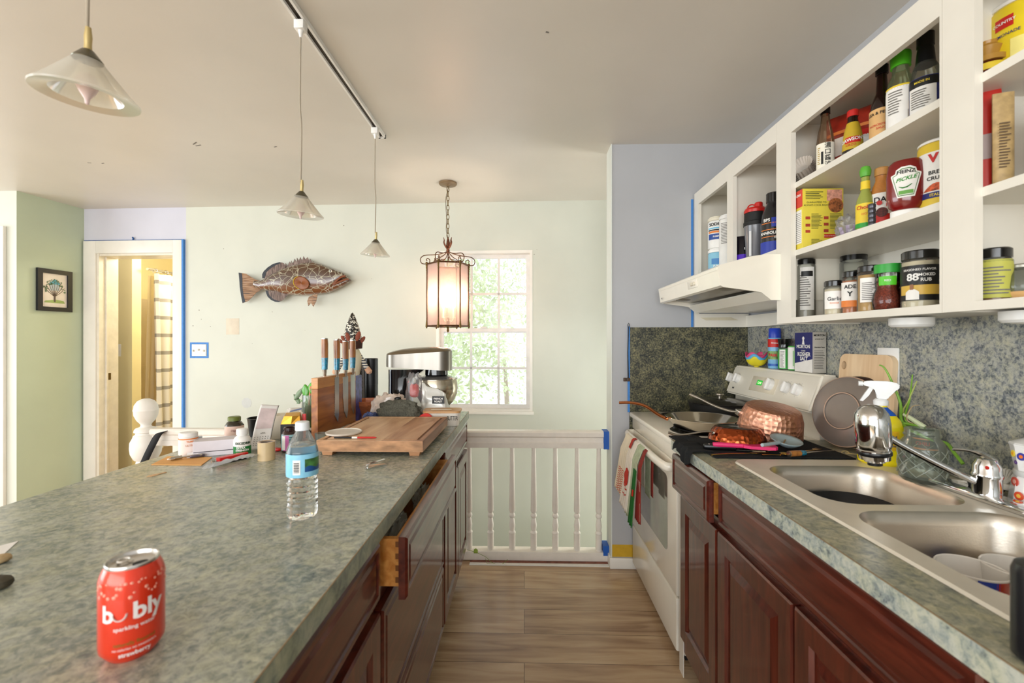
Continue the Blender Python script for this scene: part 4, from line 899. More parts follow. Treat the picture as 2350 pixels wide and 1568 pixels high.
def shield(s_, y, m, nm):
    pts = [(-.016, -.034), (.016, -.034), (.026, .012), (.028, .022), (.02, .024), (.018, .034), (.008, .04), (-.008, .04), (-.018, .034), (-.02, .024), (-.028, .022), (-.026, .012)]
    b = B(); n = 12
    b.grid(lambda u, v: (0, 0, 0), 2, 2); b.bm.clear()
    lvl = [p[1] for p in pts]
    def wid(z):
        xs_ = []
        for (a, c) in zip(pts, pts[1:]+pts[:1]):
            if (a[1]-z)*(c[1]-z) <= 0 and a[1] != c[1]: xs_.append(abs(a[0]+(c[0]-a[0])*(z-a[1])/(c[1]-a[1])))
        return max(xs_) if xs_ else .008
    def fn(u, v):
        z = -.034+.074*v; x = (u-.5)*2*wid(z)*s_; zz = .092+z*s_; r0 = rad(kp, zz)+.0004+y
        return (x, -.6*math.sqrt(max(r0*r0-x*x, 1e-8)), zz)
    b.grid(fn, 13, 26); return b.done(nm, m, t)
shield(1.12, .0004, lbl, 'label'); shield(1.0, .0009, mat('label_green_line', '#3f7a3a', .5), 'label'); shield(.94, .0014, lbl, 'label')
def kmap(x0, z0, t_=0): return lambda u, v: (x0+u, -.6*math.sqrt(max((rad(kp, z0+v+u*t_)+.0026)**2-(x0+u)**2, 1e-8)), z0+v+u*t_)
b = B(); put_text(b, 'HEINZ', .013, kmap(0, .122), .03); b.done('lettering', ink, t, smooth=False)
b = B(); put_text(b, 'PICKLE', .0135, kmap(0, .103, .15), .03, shear=.3); b.done('lettering', mat('green_lettering', '#2f8f2a', .5), t, smooth=False)
b = B(); b.tube([kmap(-.014, .083)(0, 0), kmap(-.007, .079)(0, 0), kmap(.002, .08)(0, 0), kmap(.012, .087)(0, 0)], [.002, .004, .004, .002], 8, flat=.4); b.done('pickle_picture', mat('green_lettering', '#2f8f2a', .5), t)
b = B(); b.grid(lambda u, v: kmap(-.015+.03*u, .062+.010*v)(0, 0), 8, 3); b.done('label_green_block', mat('label_light_green', '#6aa84a', .5), t)
t = jar('breadcrumb_canister', 'yellow and white breadcrumb canister at the right end of the middle shelf', 'canister', 1.10, PX(2160, 1.10), S2, cyl(.047, .185), mat('canister_yellow', '#e9c944', .4), capp(.047, .1855, .008), white, [(.05, .16, 70, lbl), (.04, .055, 72, navy)], [('V', .03, .142, -18, redl, .05), ('BREAD', .014, .105, -5, ink, .02), ('CRUMBS', .013, .09, -5, ink, .02), ('ITALIAN', .010, .047, -5, ylw, .02)])
b = B(); b.grid(lambda u, v: (.0485*math.sin(R(-45+70*u)), -.0485*math.cos(R(-45+70*u)), .058+.02*v*math.sin(PI*u)), 9, 4); b.done('food_picture', mat('food_print', '#c0552e', .6, var=.7, vs=120), t)
# top shelf
t = thing('baking_cups', 'stack of crinkled white paper baking cups leaning at the top shelf left end', 'baking cups', (1.06, PX(1850, 1.06), S3+.045), rot=(R(12), R(-58), R(20)))
for k in range(7):
    def cup(u, v, k=k):
        a = 2*PI*u; r_ = .026+.016*v+.0018*math.cos(a*24)*v; return (r_*math.cos(a), r_*math.sin(a), v*.03+k*.008-.02)
    B().grid(cup, 96, 3, wrap=True).done('paper_cup', mat('crinkled_white_paper', '#efe6da', .8), t, smooth=False)
soy = [(0, 0), (.025, 0), (.0275, .004), (.0275, .10), (.022, .14), (.014, .175), (.012, .205)]
jp = '濃口醤油'
t = jar('soy_sauce_bottle', 'slender soy sauce bottle with black cap and a white label in Japanese writing', 'bottle', 1.04, PX(1894, 1.04), S3, soy, thinglass('amber_clear_glass', '#e8d6c2', .04, 1, .12, color='#cbb090'), capp(.0145, .2055, .024), capblk, [(.012, .10, 65, mat('cream_label', '#f0ead8', .5))], lidname='cap')
for i, ch in enumerate(jp):
    b = B(); put_text(b, ch, .020, cyl_map(.0297, .088-.021*i, R(14)), .01); b.done('lettering', ink, t, smooth=False)
b = B(); b.grid(lambda u, v: (.0292*math.sin(R(-24+13*u)), -.0292*math.cos(R(-24+13*u)), .028+.042*v), 4, 3); b.done('black_label_box', blk, t)
b = B(); fine_print(b, -.025, -.014, .03, .09, 9, 0, (.0292, 0)); b.done('fine_print', mat('gold_print', '#b59a4a', .5), t, smooth=False)
sm = [(0, 0), (.026, 0), (.0285, .004), (.0285, .04), (.024, .09), (.014, .132), (.0135, .145)]
t = jar('browning_sauce_bottle', 'dark sauce bottle with red cap and slanted yellow label', 'bottle', 1.06, PX(1957, 1.06), S3, sm, mat('dark_sauce_glass', '#20100c', .12, coat=.6), capp(.0155, .1455, .022), redl, [(.035, .125, 80, mat('mustard_label', '#c7a62c', .5)), (.055, .075, 45, redl)], [('DAWSON\'S', .014, .066, 0, white, .03, .1), ('ORZO', .010, .048, -10, redl)], lidname='cap')
def chipbag(label, x, y, rz, seed, txt=None):
    t = thing('chips_bag', label, 'bag', (x, y, S3+.001), rz)
    def f(s_):
        def g(u, v): 
            e = math.sin(PI*u)**.5*math.sin(PI*v)**.4; nn = noise.noise(Vector((u*4+seed, v*4, s_)))*.012
            return ((u-.5)*.25, s_*(.022*e+nn*e), .004+.205*v)
        return g
    b = B(); b.grid(f(-1), 24, 20, 0); b.grid(f(1), 24, 20, 0); b.done('bag_film', mat('red_chip_bag', '#9c2c1c', .3, var=.35, vs=30, coat=.4), t)
    f0 = f(-1)
    P_ = lambda u, v: (f0(u, v)[0], f0(u, v)[1]-.0015, f0(u, v)[2])
    B().grid(lambda u, v: P_(.12+.8*u, .30+.3*v), 14, 6).done('white_panel', lbl, t)
    B().grid(lambda u, v: P_(.02+.96*u, .66+.05*v), 14, 3).done('orange_stripe', orng, t)
    if txt:
        m_ = lambda U, V, d=.003: (lambda u, v: (f0((U+u)/.25+.5, (V+v)/.205)[0], f0((U+u)/.25+.5, (V+v)/.205)[1]-d, .004+V+v))
        b = B(); put_text(b, txt[1], .026, m_(-.02, .065), .03); b.done('lettering', ink, t, smooth=False)
        B().grid(lambda u, v: (lambda q: (q[0], q[1]-.0025, q[2]))(f0(.36+.24*u, .5+.1*v)), 8, 4).done('red_badge', redl, t)
        b = B(); put_text(b, txt[0], .012, m_(-.005, .099, .0045), .02); b.done('lettering', white, t, smooth=False)
    return t
chipbag('red and white chips bag leaning against the back of the top shelf', 1.165, PX(1880, 1.165), R(-62), 1)
chipbag('red chips bag with a small red badge behind the yellow labelled sauce bottle', 1.15, PX(1995, 1.15), R(-55), 5, ('BADIA', 'CHIPS'))
wo = [(0, 0), (.026, 0), (.029, .004), (.029, .10), (.024, .125), (.0145, .15), (.012, .205)]
t = jar('steak_sauce_bottle', 'tall dark bottle with black cap and tan printed paper label', 'bottle', 1.05, PX(2024, 1.05), S3, wo, mat('dark_brown_glass', '#1c0a08', .12, coat=.6), capp(.0155, .2055, .027), black, [(.008, .098, 88, mat('tan_paper_label', '#dcae72', .6))], [('LEA & PERRINS', .0115, .084, 0, ink, .02), ('WORCESTERSHIRE', .008, .05, 0, redl, .01), ('SAUCE', .009, .04, 0, redl, .01)], lidname='cap')
gb = [(0, 0), (.029, 0), (.033, .005), (.033, .12), (.026, .15), (.019, .165), (.0185, .185)]
t = jar('vinegar_bottle', 'clear square shouldered bottle with a bright green cap', 'bottle', 1.05, PX(2067, 1.05), S3, gb, thinglass('greenish_glass', '#e3ead0', .03, 1, .15, color='#c9d0a8'), [(0, .1855), (.0225, .1855), (.022, .19), (.0235, .215), (.0225, .224), (0, .225)], lime, [(.012, .125, 60, lbl, -10), (.122, .127, 62, ylw, -10)], lidname='cap')
fine_print(B(), -.03, .008, .05, .115, 9, 0, (.0355, 0)).done('fine_print', greyink, t, smooth=False)
b = B(); [b.grid(lambda u, v, k=k: (.0355*math.sin(R(24+.0+1.2*k)+u*.012), -.0355*math.cos(R(24+1.2*k)+u*.012), .025+.028*v), 2, 2) for k in range(0, 10, 2)]; b.done('barcode', ink, t, smooth=False)
rb = [(0, 0), (.031, 0), (.035, .005), (.035, .115), (.028, .15), (.016, .178), (.015, .19)]
t = jar('rice_vinegar_bottle', 'clear bottle of amber liquid with black wrapped neck and blue label', 'bottle', 1.075, PX(2124, 1.075), S3, rb, thinglass('clear_bottle_glass', '#f0f0e4', .03, 1, .08), [(0, .160), (.0215, .160), (.018, .20), (.0165, .21), (.0185, .2115), (.0185, .244), (0, .245)], black, [(.012, .12, 58, navy, -6), (.03, .095, 48, lbl, -12), (.095, .118, 52, blk, -8)], [('MADE IN', .008, .107, -12, ylw)], ([(0, .004), (.033, .004), (.033, .075), (0, .077)], mat('amber_liquid', '#c8862c', .1, coat=.5)), lidname='cap')
fine_print(B(), -.032, .012, .04, .09, 8, 0, (.0378, 0)).done('fine_print', greyink, t, smooth=False)
# right hand cabinet
t = jar('drink_mix_canister', 'big yellow drink mix canister with white lid on the top right shelf', 'canister', 1.12, PX(2352, 1.12), S3, cyl(.058, .165), mat('lemon_yellow', '#f0d42c', .4), capp(.058, .1655, .010), white, [(.115, .14, 16, redl, -32), (.02, .085, 26, mat('pale_lemon_print', '#f7e98a', .5), 5)], [('COUNTRY', .0085, .1275, -32, white, .02), ('LEMONADE', .009, .10, -28, navy, .01)])
t = jar('honey_jar', 'dark jar with a twisted golden top on the top right shelf', 'jar', 1.055, PX(2264, 1.055), S3, cyl(.032, .05), mat('dark_red_jar', '#5a1513', .2, coat=.5), [(0, .0505), (.034, .0505), (.034, .062), (.02, .066), (.024, .075), (.028, .085), (.018, .094), (.02, .10), (0, .104)], mat('honey_gold_plastic', '#b98a3c', .25), [(.03, .045, 80, ylw)])
t = thing('pasta_bag', 'red pasta bag with clear window standing on the right middle shelf', 'bag', (1.035, PX(2266, 1.035), S2+.001), face_cam(1.1, 1.0)+.2)
def pb(s_): return lambda u, v: ((u-.5)*.075*(1-.45*v), s_*(.014*math.sin(PI*u)**.6*(1-v*.85)+.0015), .004+.225*v)
b = B(); b.grid(pb(-1), 14, 20); b.grid(pb(1), 14, 20); b.done('bag_film', mat('bright_red_film', '#c42a1e', .3, coat=.4), t)
f1 = pb(-1); B().grid(lambda u, v: (f1(.08+.84*u, .30+.25*v)[0], f1(.08+.84*u, .30+.25*v)[1]-.001, f1(.5, .30+.25*v)[2]), 12, 5).done('clear_window', mat('milky_window', '#b7a6a3', .25), t)
t = thing('grain_bag', 'tall tan printed bag behind the glass bowl on the right shelf', 'bag', (1.035, PX(2302, 1.035), S2+.001), face_cam(1.06, .95)+.5)
def gb_(s_): return lambda u, v: ((u-.5)*.036, s_*(.010*math.sin(PI*u)**.6*(1-v*.8)+.001), .004+.2*v)
b = B(); b.grid(gb_(-1), 12, 18); b.grid(gb_(1), 12, 18); b.done('bag_film', mat('tan_grain_film', '#b99d6c', .4, var=.2, vs=60), t)
b = B(); fine_print(b, -.012, .008, .04, .14, 16, -.0115); b.done('fine_print', mat('dark_print', '#5c4a36', .6), t, smooth=False)
t = thing('glass_bowl', 'large round glass bowl at the right picture edge of the middle shelf', 'bowl', (1.10, .905, S2))
B().lathe([(0, 0), (.03, 0), (.056, .03), (.070, .08), (.067, .13), (.05, .165), (.047, .165), (.064, .13), (.067, .08), (.053, .033), (0, .006)], seg=40).done('bowl_body', thinglass('grey_glass', '#ece8e6', .02, 1, .25, color='#e0dcd8'), t)
spice('spice_jar', 'square spice jar with yellow green label and black lid in the right cabinet', 2281, 1.045, S1, .030, .118, .022, clear, capblk, spb, .9, [(.008, .092, 75, mat('yellow_green_label', '#c3c25a', .5))], prints=9)
t = jar('glass_candle_jar', 'squat round glass jar with tan label beside the yellow labelled spice jar', 'jar', 1.09, PX(2348, 1.09), S1, [(0, 0), (.03, 0), (.042, .012), (.046, .03), (.042, .055), (.03, .072)], thinglass('grey_glass2', '#dfe3e0', .02, 1, .2, color='#9b9d96'), capp(.031, .0725, .008), mat('grey_jar_lid', '#a9a79c', .3, .5), [(.004, .02, 80, mat('tan_paper_label', '#dcae72', .6))])
# cabinet above the hood
def tub(label, u, x, z, r, h, bm_, bands, texts=(), capm=white):
    return jar('supplement_tub', label, 'tub', x, PX(u, x), z, cyl(r, h-.022), bm_, [(0, h-.0215), (r+.001, h-.0215), (r+.001, h-.008), (r-.006, h-.005), (r-.006, h), (0, h)], capm, bands, texts, seg=32)
ivory = mat('ivory_plastic', '#e6dec8', .35)
tub('pink supplement tub with black lid at the bottom left above the hood', 1613, 1.07, SH, .040, .135, pink, [(.02, .10, 60, mat('pink_band', '#d86ba6', .45))], [('G', .03, .06, 10, ink, .04)], capblk)
tub('white supplement tub with green stripe stacked on the pink tub', 1617, 1.075, SH+.1355, .042, .165, white, [(.01, .05, 80, mat('mint_print', '#9fd8c8', .45))], [('SODIUM', .02, .12, 5, ink, .02), ('/', .04, .08, 0, ink, .03)], ivory)
tub('blue and pink supplement tub standing at the front above the hood', 1645, 1.03, SH, .043, .140, mat('light_blue_plastic', '#8fc6dc', .35), [(.005, .035, 85, mat('violet_print', '#b06ab8', .45)), (.055, .085, 35, mat('mid_blue_print', '#4a86c0', .45))], [('PUMP', .014, .045, 0, white, .03)])
tub('white supplement tub with blue and orange stripes stacked on the blue tub', 1645, 1.03, SH+.1405, .044, .168, white, [(.045, .075, 60, mat('deep_blue_print', '#2d4f9a', .45)), (.08, .09, 60, orng), (.092, .098, 60, blk), (.102, .108, 60, skyb)], [('SODIUM', .022, .124, 0, ink, .03), ('PUMP', .012, .06, -5, white, .03)], ivory)
t = tub('white supplement tub with printed facts label behind the cabinet mullion', 1672, 1.06, SH, .045, .30, white, [(.14, .27, 60, lbl)])
fine_print(B(), -.04, .035, .15, .26, 14, 0, (.0475, 0)).done('fine_print', greyink, t, smooth=False)
t = thing('pouch', 'teal foil pouch leaning beside the mullion above the hood', 'pouch', (1.065, PX(1700, 1.065)+.012, SH+.001), face_cam(1.05, 1.9)-.15)
def pch(w_, h_, s_): return lambda u, v: ((u-.5)*w_*(1-.25*v), s_*(.025*math.sin(PI*u)**.6*(1-v)**.6+.001), .003+h_*v)
b = B(); b.grid(pch(.07, .16, -1), 12, 14); b.grid(pch(.07, .16, 1), 12, 14); b.done('foil', mat('teal_foil', '#2ba0a8', .25, .3), t)
t = thing('pouch', 'black pouch with glossy purple base between the teal pouch and shaker', 'pouch', (1.02, PX(1703, 1.02)-.006, SH+.001), face_cam(1.05, 1.9))
b = B(); b.grid(pch(.075, .135, -1), 12, 14); b.grid(pch(.075, .135, 1), 12, 14); pf_ = b.done('foil', mat('black_foil', '#141019', .25), t)
f2 = pch(.075, .135, -1); B().grid(lambda u, v: (f2(u, v*.35)[0], f2(u, v*.35)[1]-.0008, f2(u, v*.35)[2]), 12, 5).done('purple_panel', mat('purple_foil', '#4b22b0', .25, coat=.4), t)
b = B(); put_text(b, 'ISO', .014, flat_map(.018, -.0235, .075), .03); b.done('lettering', white, t, smooth=False)
shk = [(0, 0), (.033, 0), (.036, .005), (.045, .165), (.046, .168)]
t = jar('shaker_bottle', 'grey shaker bottle with black collar and red flip lid', 'bottle', 1.045, PX(1733, 1.045), SH, shk, mat('smoky_grey_plastic', '#6c6d72', .25, coat=.4), [(0, .1685), (.048, .1685), (.048, .185), (.045, .188), (.044, .225), (0, .226)], blackm)
B().lathe([(0, .2265), (.045, .2265), (.046, .238), (.04, .248), (.02, .252), (0, .252)], seg=28).lathe([(0, .252), (.017, .252), (.017, .27), (.014, .274), (0, .274)], (.014, 0, 0), 18).done('red_cap', mat('red_cap_plastic', '#c5231c', .3), t)
B().tube(arc((-.014, -.0, .252), .016, 0, 180, 12), .003, 8).done('carry_loop', mat('red_cap_plastic', '#c5231c', .3), t)
B().grid(lambda u, v: (.043*math.sin(R(-34+14*u)), -(.0405+.008*v)*math.cos(R(-34+14*u)), .03+.11*v), 4, 6).done('clear_stripe', mat('pale_window_strip', '#cfcfcf', .3), t)
bb = [(0, 0), (.044, 0), (.049, .006), (.049, .15), (.045, .19), (.032, .225), (.026, .235), (.026, .243)]
t = jar('supplement_bottle', 'big black supplement bottle with blue striped label beside the shaker', 'bottle', 1.07, PX(1776, 1.07)+.004, SH, bb, mat('dark_smoke_plastic', '#1f1f21', .25, coat=.4), capp(.028, .2435, .04), capblk, [(.02, .07, 75, mat('royal_blue_print', '#2b3fa8', .4)), (.13, .17, 30, mat('royal_blue_print', '#2b3fa8', .4), 22)], [('ANABOLIC', .016, .105, -20, white, .03), ('BPS', .018, .16, -30, white, .03), ('ISO', .014, .085, 15, white, .02)], lidname='cap')
for k in range(3): B().grid(lambda u, v, k=k: (.0502*math.sin(R(-60+110*u)), -.0502*math.cos(R(-60+110*u)), (.088, .118, .146)[k]+.003*v), 14, 2).done('orange_line', orng, t)

# ================================================================ ON THE STOVE AND COUNTER
BZ = 1.1725
def PB(u): return CXp(u, 850, 1.232).y
for i, (zz, r0, m, nm) in enumerate(((0, .044, mat('yellow_silicone', '#e3d32a', .45), 'yellow_cup'), (.010, .045, mat('blue_silicone', '#5aaedb', .45), 'blue_cup'), (.020, .045, mat('pink_silicone', '#e0507f', .45), 'pink_cup'))):
    if i == 0: pc_ = thing('egg_poacher_cups', 'stack of yellow blue and pink petal cups on the stove back panel', 'cups', (1.226, PB(1739), BZ), face_cam(1.23, 2.3))
    def cupf(u, v, r0=r0, zz=zz, i=i):
        a = 2*PI*u; p = .5+.5*math.cos(a*4+i*.8); r_ = .010+(r0-.002)*math.sin(v*PI/2); return (r_*math.cos(a), r_*math.sin(a), zz*.9+.004+v*v*(.034+.022*p))
    b = B(); b.grid(cupf, 64, 10, wrap=True)
    if i == 0: b.lathe([(0, .0), (.012, .0), (.013, .004), (0, .0042)], seg=24)
    b.done(nm, m, pc_, thick=.0015)
jar('cooking_spray_can', 'red and blue cooking spray can with a blue cap on the stove back panel', 'spray can', 1.236, PB(1776), BZ, [(0, 0), (.028, 0), (.029, .003), (.029, .145), (.026, .152), (.012, .156)], mat('aerosol_print', '#7fb6dc', .3), [(0, .148), (.0265, .148), (.027, .153), (.0265, .192), (.023, .198), (0, .198)], mat('royal_blue_cap', '#1f3fb5', .35), [(.105, .145, 178, redl), (.045, .085, 100, mat('leafy_print', '#7da05a', .5, var=.5, vs=90)), (.012, .024, 178, mat('blue_band', '#2b62b8', .4))], [('PAM', .020, .065, -20, redl, .04), ('Original', .010, .125, 0, white, .02)], lidname='cap')
t = jar('spice_grinder', 'short jar with green label and big black grinder lid on the stove back panel', 'grinder', 1.232, PB(1799)-.004, BZ, cyl(.0255, .102), clear, [(0, .1025), (.026, .1025), (.024, .118), (.025, .122), (.028, .145), (0, .146)], capblk, [(.004, .098, 120, mat('green_print_label', '#4aa84e', .45)), (.008, .094, 28, lbl, -20)])
fine_print(B(), -.018, .0, .012, .09, 13, 0, (.0282, 0)).done('fine_print', greyink, t, smooth=False)
t = jar('spice_tin', 'round green and white tin squeezed beside the navy salt box', 'tin', 1.240, PB(1820)+.012, BZ, cyl(.022, .112), mat('green_tin', '#56ad52', .4), None, None, [(.006, .106, 40, lbl, -28), (.02, .09, 25, mat('pale_green_print', '#a9d69a', .5), 20)])
ys_ = CXp(1865, 850, 1.209).y+.061
t = thing('salt_box', 'navy blue and silver kosher salt box on the near end of the stove back panel', 'box', (1.209, ys_, BZ), R(-90))
B().box(-.061, .061, 0, .056, 0, .172, bev=.001).done('carton', mat('silver_grey_carton', '#b9b3a8', .4), t)
d = decal(t, 'navy_panel', mat('navy_carton_print', '#262a6a', .4), -.0605, .0605, .001, .171, -.0)
B().prism([(-.0605, .001), (.0605, .001), (.0605, .058), (-.0605, .036)], -.0013, -.0007, 'xz').done('white_swoosh', lbl, t, smooth=False)
b = B(); put_text(b, 'MORTON', .021, flat_map(0, -.0016, .110), .03); put_text(b, 'COARSE', .008, flat_map(.0, -.0016, .092), .02); put_text(b, 'KOSHER', .023, flat_map(.004, -.0016, .077), .035); put_text(b, 'SALT', .023, flat_map(.004, -.0016, .058), .035); b.done('lettering', white, t, smooth=False)
b = B(); b.ball((0, -.0012, .146), .008, 12, sc_=(1, .15, 1)); b.prism([(-.008, .120), (.008, .120), (.004, .140), (-.004, .140)], -.0016, -.0008, 'xz'); b.done('emblem', lbl, t)
b = B()
put_text(b, 'MORTON', .012, lambda u, v: (.0618, .028+u*.9, .158+v), .03); put_text(b, 'KOSHER SALT', .0075, lambda u, v: (.0618, .028+u*.8, .142+v), .01); put_text(b, 'Nutrition Facts', .0085, lambda u, v: (.0618, .028+u*.8, .108+v), .03)
b.done('side_lettering', ink, t, smooth=False)
b = B()
for k in range(12): b.box(.0611, .0616, .006, .050-.008*random.random(), .018+.0068*k, .0195+.0068*k)
b.done('side_print', ink, t, smooth=False)
# black lidded pan on the rear burner
pc = (1.028, 2.362)
t = thing('lidded_pan', 'black frying pan with glass knob lid on the far rear burner', 'pan', (pc[0], pc[1], TZ+.017))
B().lathe([(0, 0), (.128, 0), (.143, .01), (.154, .058), (.157, .060), (.155, .062), (.150, .056), (.138, .008), (0, .004)], seg=40).done('pan_body', blackm, t)
B().lathe([(.1555, .0625), (.158, .066), (.13, .076), (.06, .085), (0, .087)], seg=40).done('lid', mat('dark_lid', '#3b3836', .15, .6), t)
B().lathe([(0, .087), (.008, .087), (.008, .096), (.021, .102), (.019, .110), (0, .113)], seg=24).done('knob', mat('pewter_knob', '#9a948a', .25, .9), t)
# stainless skillet with copper handle
sk = (.785, 1.985); ZB_ = TZ+.017
t = thing('skillet', 'shiny stainless skillet with a copper handle on the front burner', 'skillet', (sk[0], sk[1], ZB_), rot=(0, 0, 0))
B().lathe([(0, 0), (.105, 0), (.118, .006), (.148, .044), (.152, .047), (.151, .049), (.146, .047), (.116, .011), (.10, .006), (0, .005)], seg=56).done('pan_body', mat('polished_steel', '#d2cabb', .12, 1, var=.05, vs=5), t)
cop = mat('copper', '#c27a4e', .22, 1, var=.1, vs=20)
hd_ = CZ(1420, 917, 1.035)-Vector((sk[0], sk[1], ZB_)); a0 = math.atan2(hd_.y, hd_.x)
ca, sa = math.cos(a0), math.sin(a0)
hl = min(hd_.xy.length, .36)
B().tube(smoothpts([(ca*.140, sa*.140, .032), (ca*.18, sa*.18, .050), (ca*.24, sa*.24, .088), (ca*.30, sa*.30, .100), (ca*.355, sa*.355, .098)], 6), [.015]*3+[.013]*10+[.012]*12, 10, flat=.6).done('handle', cop, t)
B().tube([(ca*.128-sa*.014, sa*.128+ca*.014, .036), (ca*.150-sa*.012, sa*.150+ca*.012, .036)], .004, 8).tube([(ca*.128+sa*.014, sa*.128-ca*.014, .036), (ca*.150+sa*.012, sa*.150-ca*.012, .036)], .004, 8).done('rivet', cop, t)
# hammered copper pans turned upside down
def hammered(name, c, rough=.25):
    m, nt, b = nodes(name); v = N(nt, 'ShaderNodeTexVoronoi'); v.inputs['Scale'].default_value = 62; v.feature = 'F1'; v.inputs['Randomness'].default_value = .55
    nt.links.new(coords(nt), v.inputs['Vector']); addbump(nt, b, v.outputs['Distance'], .6, .006)
    b.inputs['Base Color'].default_value = lin(c); b.inputs['Metallic'].default_value = 1; b.inputs['Roughness'].default_value = rough; return m
ham1, ham2 = hammered('hammered_copper_pink', '#d39c82', .42), hammered('hammered_copper_deep', '#a8522e', .2)
# saucepan, tilted, resting on its rim
ctr = CZ(1768, 985, CT+.02)
t = thing('copper_saucepan', 'large pinkish hammered copper pan upside down and tilted behind the utensils', 'saucepan', (.968, 1.782, TZ+.040), rot=(R(10), R(4), R(0)))
B().lathe([(.112, .0), (.117, .0), (.115, .012), (.109, .065), (.096, .100), (.084, .107), (0, .108), (0, .102), (.080, .101), (.102, .065), (.110, .012)], seg=56).done('pan_body', ham1, t)
h3 = Vector((-.105, .05, .045)); 
B().tube(smoothpts([(-.098, .046, .060), (-.135, .063, .058), (-.185, .09, .066), (-.24, .12, .085), (-.275, .14, .095)], 6), [.006]*4+[.008]*15+[.010]*6, 10, flat=.6).done('handle', steel, t)
B().box(-.115, -.088, .03, .062, .048, .070, bev=.003).done('handle_bracket', steel, t)
# shallow pan
t = thing('copper_frying_pan', 'small deep orange hammered copper pan turned upside down on the black mat', 'frying pan', (.790, 1.668, TZ+.034), rot=(R(-2), R(2), 0))
B().lathe([(.096, 0), (.1, 0), (.098, .008), (.088, .034), (.078, .046), (.070, .049)], seg=48).done('pan_body', ham2, t)
B().lathe([(.0705, .0491), (.068, .050), (0, .050)], seg=48).done('pan_base', mat('dark_pan_base', '#1b1513', .15, .6), t)
B().tube(smoothpts([(-.088, .0, .026), (-.12, .010, .024), (-.17, .026, .010), (-.21, .040, .004), (-.238, .048, .010)], 6), [.007]*4+[.010]*15+[.012]*6, 10, flat=.4).done('handle', mat('dark_steel', '#b3aba0', .25, 1), t)
B().lathe([(0, 0), (.006, 0), (.005, .004), (0, .004)], seg=12, M=Matrix.Translation((-.094, -.02, .026)) @ Matrix.Rotation(R(-90), 4, 'Y')).done('rivet', steel, t)
# drying mat
b = B(); mx0, mx1, my0, my1 = .573, 1.20, 1.50, 1.80
def mt(u, v):
    x = .640+(1.10-.640)*u; y = my0+(my1-my0)*v
    z = CT+.004+.0015*noise.noise(Vector((x*14, y*14, 0)))
    return (x, y+.012*noise.noise(Vector((u*5, v*2, 3))), z)
b.grid(mt, 40, 24)
mt_m = mat('black_terry_cloth', '#101214', .95, bump=.5, bs=700)
o = b.done('drying_mat', mt_m, None, thick=.004); tag(o, 'black drying mat spread on the counter between stove and sink', 'drying mat')
def fold(u, v):      # folded corner hanging over the counter front
    y = 1.56+.17*u; L = [(.66, .0065), (.62, .0085), (.587, .008), (.578, -.004), (.576, -.02-.012*math.sin(u*6)), (.575, -.03-.018*math.sin(u*6))]
    k = v*(len(L)-1); i = min(int(k), len(L)-2); f = k-i; x = L[i][0]*(1-f)+L[i+1][0]*f; z = L[i][1]*(1-f)+L[i+1][1]*f
    return (x+.003*math.sin(u*25), y, CT+z+.002*math.sin(u*18+v*5)*(1 if v < .5 else .3))
B().grid(fold, 26, 16).done('hanging_corner', mt_m, o, thick=.004)
def lump(u, v):
    x = .60+.12*u; y = 1.76+.10*v; return (x, y, TZ+.006+.012*abs(math.sin(u*7+v*3))*math.sin(PI*v)*math.sin(PI*u)+.001)
B().grid(lump, 20, 16).done('folded_edge', mt_m, o, thick=.004)
# utensils on the mat
UZ = CT+.0085
def along(p, q): d = q-p; return p, math.atan2(d.y, d.x), d.length
# carving knife
p, a, L = along(CZ(1614, 1030, UZ), CZ(1775, 1038, UZ))
t = thing('kitchen_knife', 'kitchen knife with black riveted handle on the drying mat', 'knife', (p.x, p.y, UZ), a)
B().box(0, .105, -.014, .014, 0, .018, bev=.006).done('handle', black, t)
for k in range(3): B().lathe([(0, .0178), (.004, .0178), (.0035, .0192), (0, .0192)], (.02+.032*k, 0, 0), 12).done('rivet', steel, t)
B().prism([(.105, -.018), (L-.03, -.018), (L, -.004), (L-.02, .012), (.105, .014)], .004, .006, 'xy').done('blade', mat('knife_steel', '#c9c6be', .18, 1), t, smooth=False)
# pink spatula
p, a, L = along(CZ(1636, 1022, UZ+.016), CZ(1782, 1030, UZ+.016))
t = thing('spatula', 'bright pink silicone spatula lying across the knife', 'spatula', (p.x, p.y, UZ+.016), a)
pk = mat('hot_pink_silicone', '#e0306e', .4)
B().tube([(0, 0, .003), (.02, 0, .003), (L-.09, 0, .003)], [.0075, .009, .007], 10).done('handle', pk, t)
B().prism([(L-.105, -.014), (L-.085, -.028), (L-.01, -.028), (L, -.016), (L, .022), (L-.012, .030), (L-.085, .028), (L-.105, .012)], -.001, .009, 'xy').done('blade', pk, t, smooth=False)
# grey spoon
p, a, L = along(CZ(1756, 1018, UZ+.02), CZ(1848, 1006, UZ+.02)); 
t = thing('serving_spoon', 'large pale blue grey silicone spoon resting on the mat', 'spoon', (p.x+.075, p.y+.0, UZ+.003), a+.25)
b = B(); b.grid(lambda u, v: (.066*v*math.cos(2*PI*u), .048*v*math.sin(2*PI*u), .006+.026*v*v+.012*v*math.sin(2*PI*u)), 40, 10, wrap=True); b.done('spoon_bowl', mat('blue_grey_silicone', '#9fb0b4', .4), t, thick=.002)
B().tube([(-.064, 0, .030), (-.10, .004, .030), (-.17, .01, .034)], [.007, .006, .006], 8).done('handle', mat('blue_grey_silicone', '#9fb0b4', .4), t)
goldm = mat('gold_cutlery', '#c9a054', .2, 1)
B_ = B(); 
t = thing('gold_fork', 'gold coloured fork lying inside the grey silicone spoon', 'fork', (p.x+.05, p.y-.02, UZ+.019), a+.5)
B().tube([(0, 0, 0), (.03, 0, .003), (.08, 0, .006)], .0028, 8).done('handle', goldm, t)
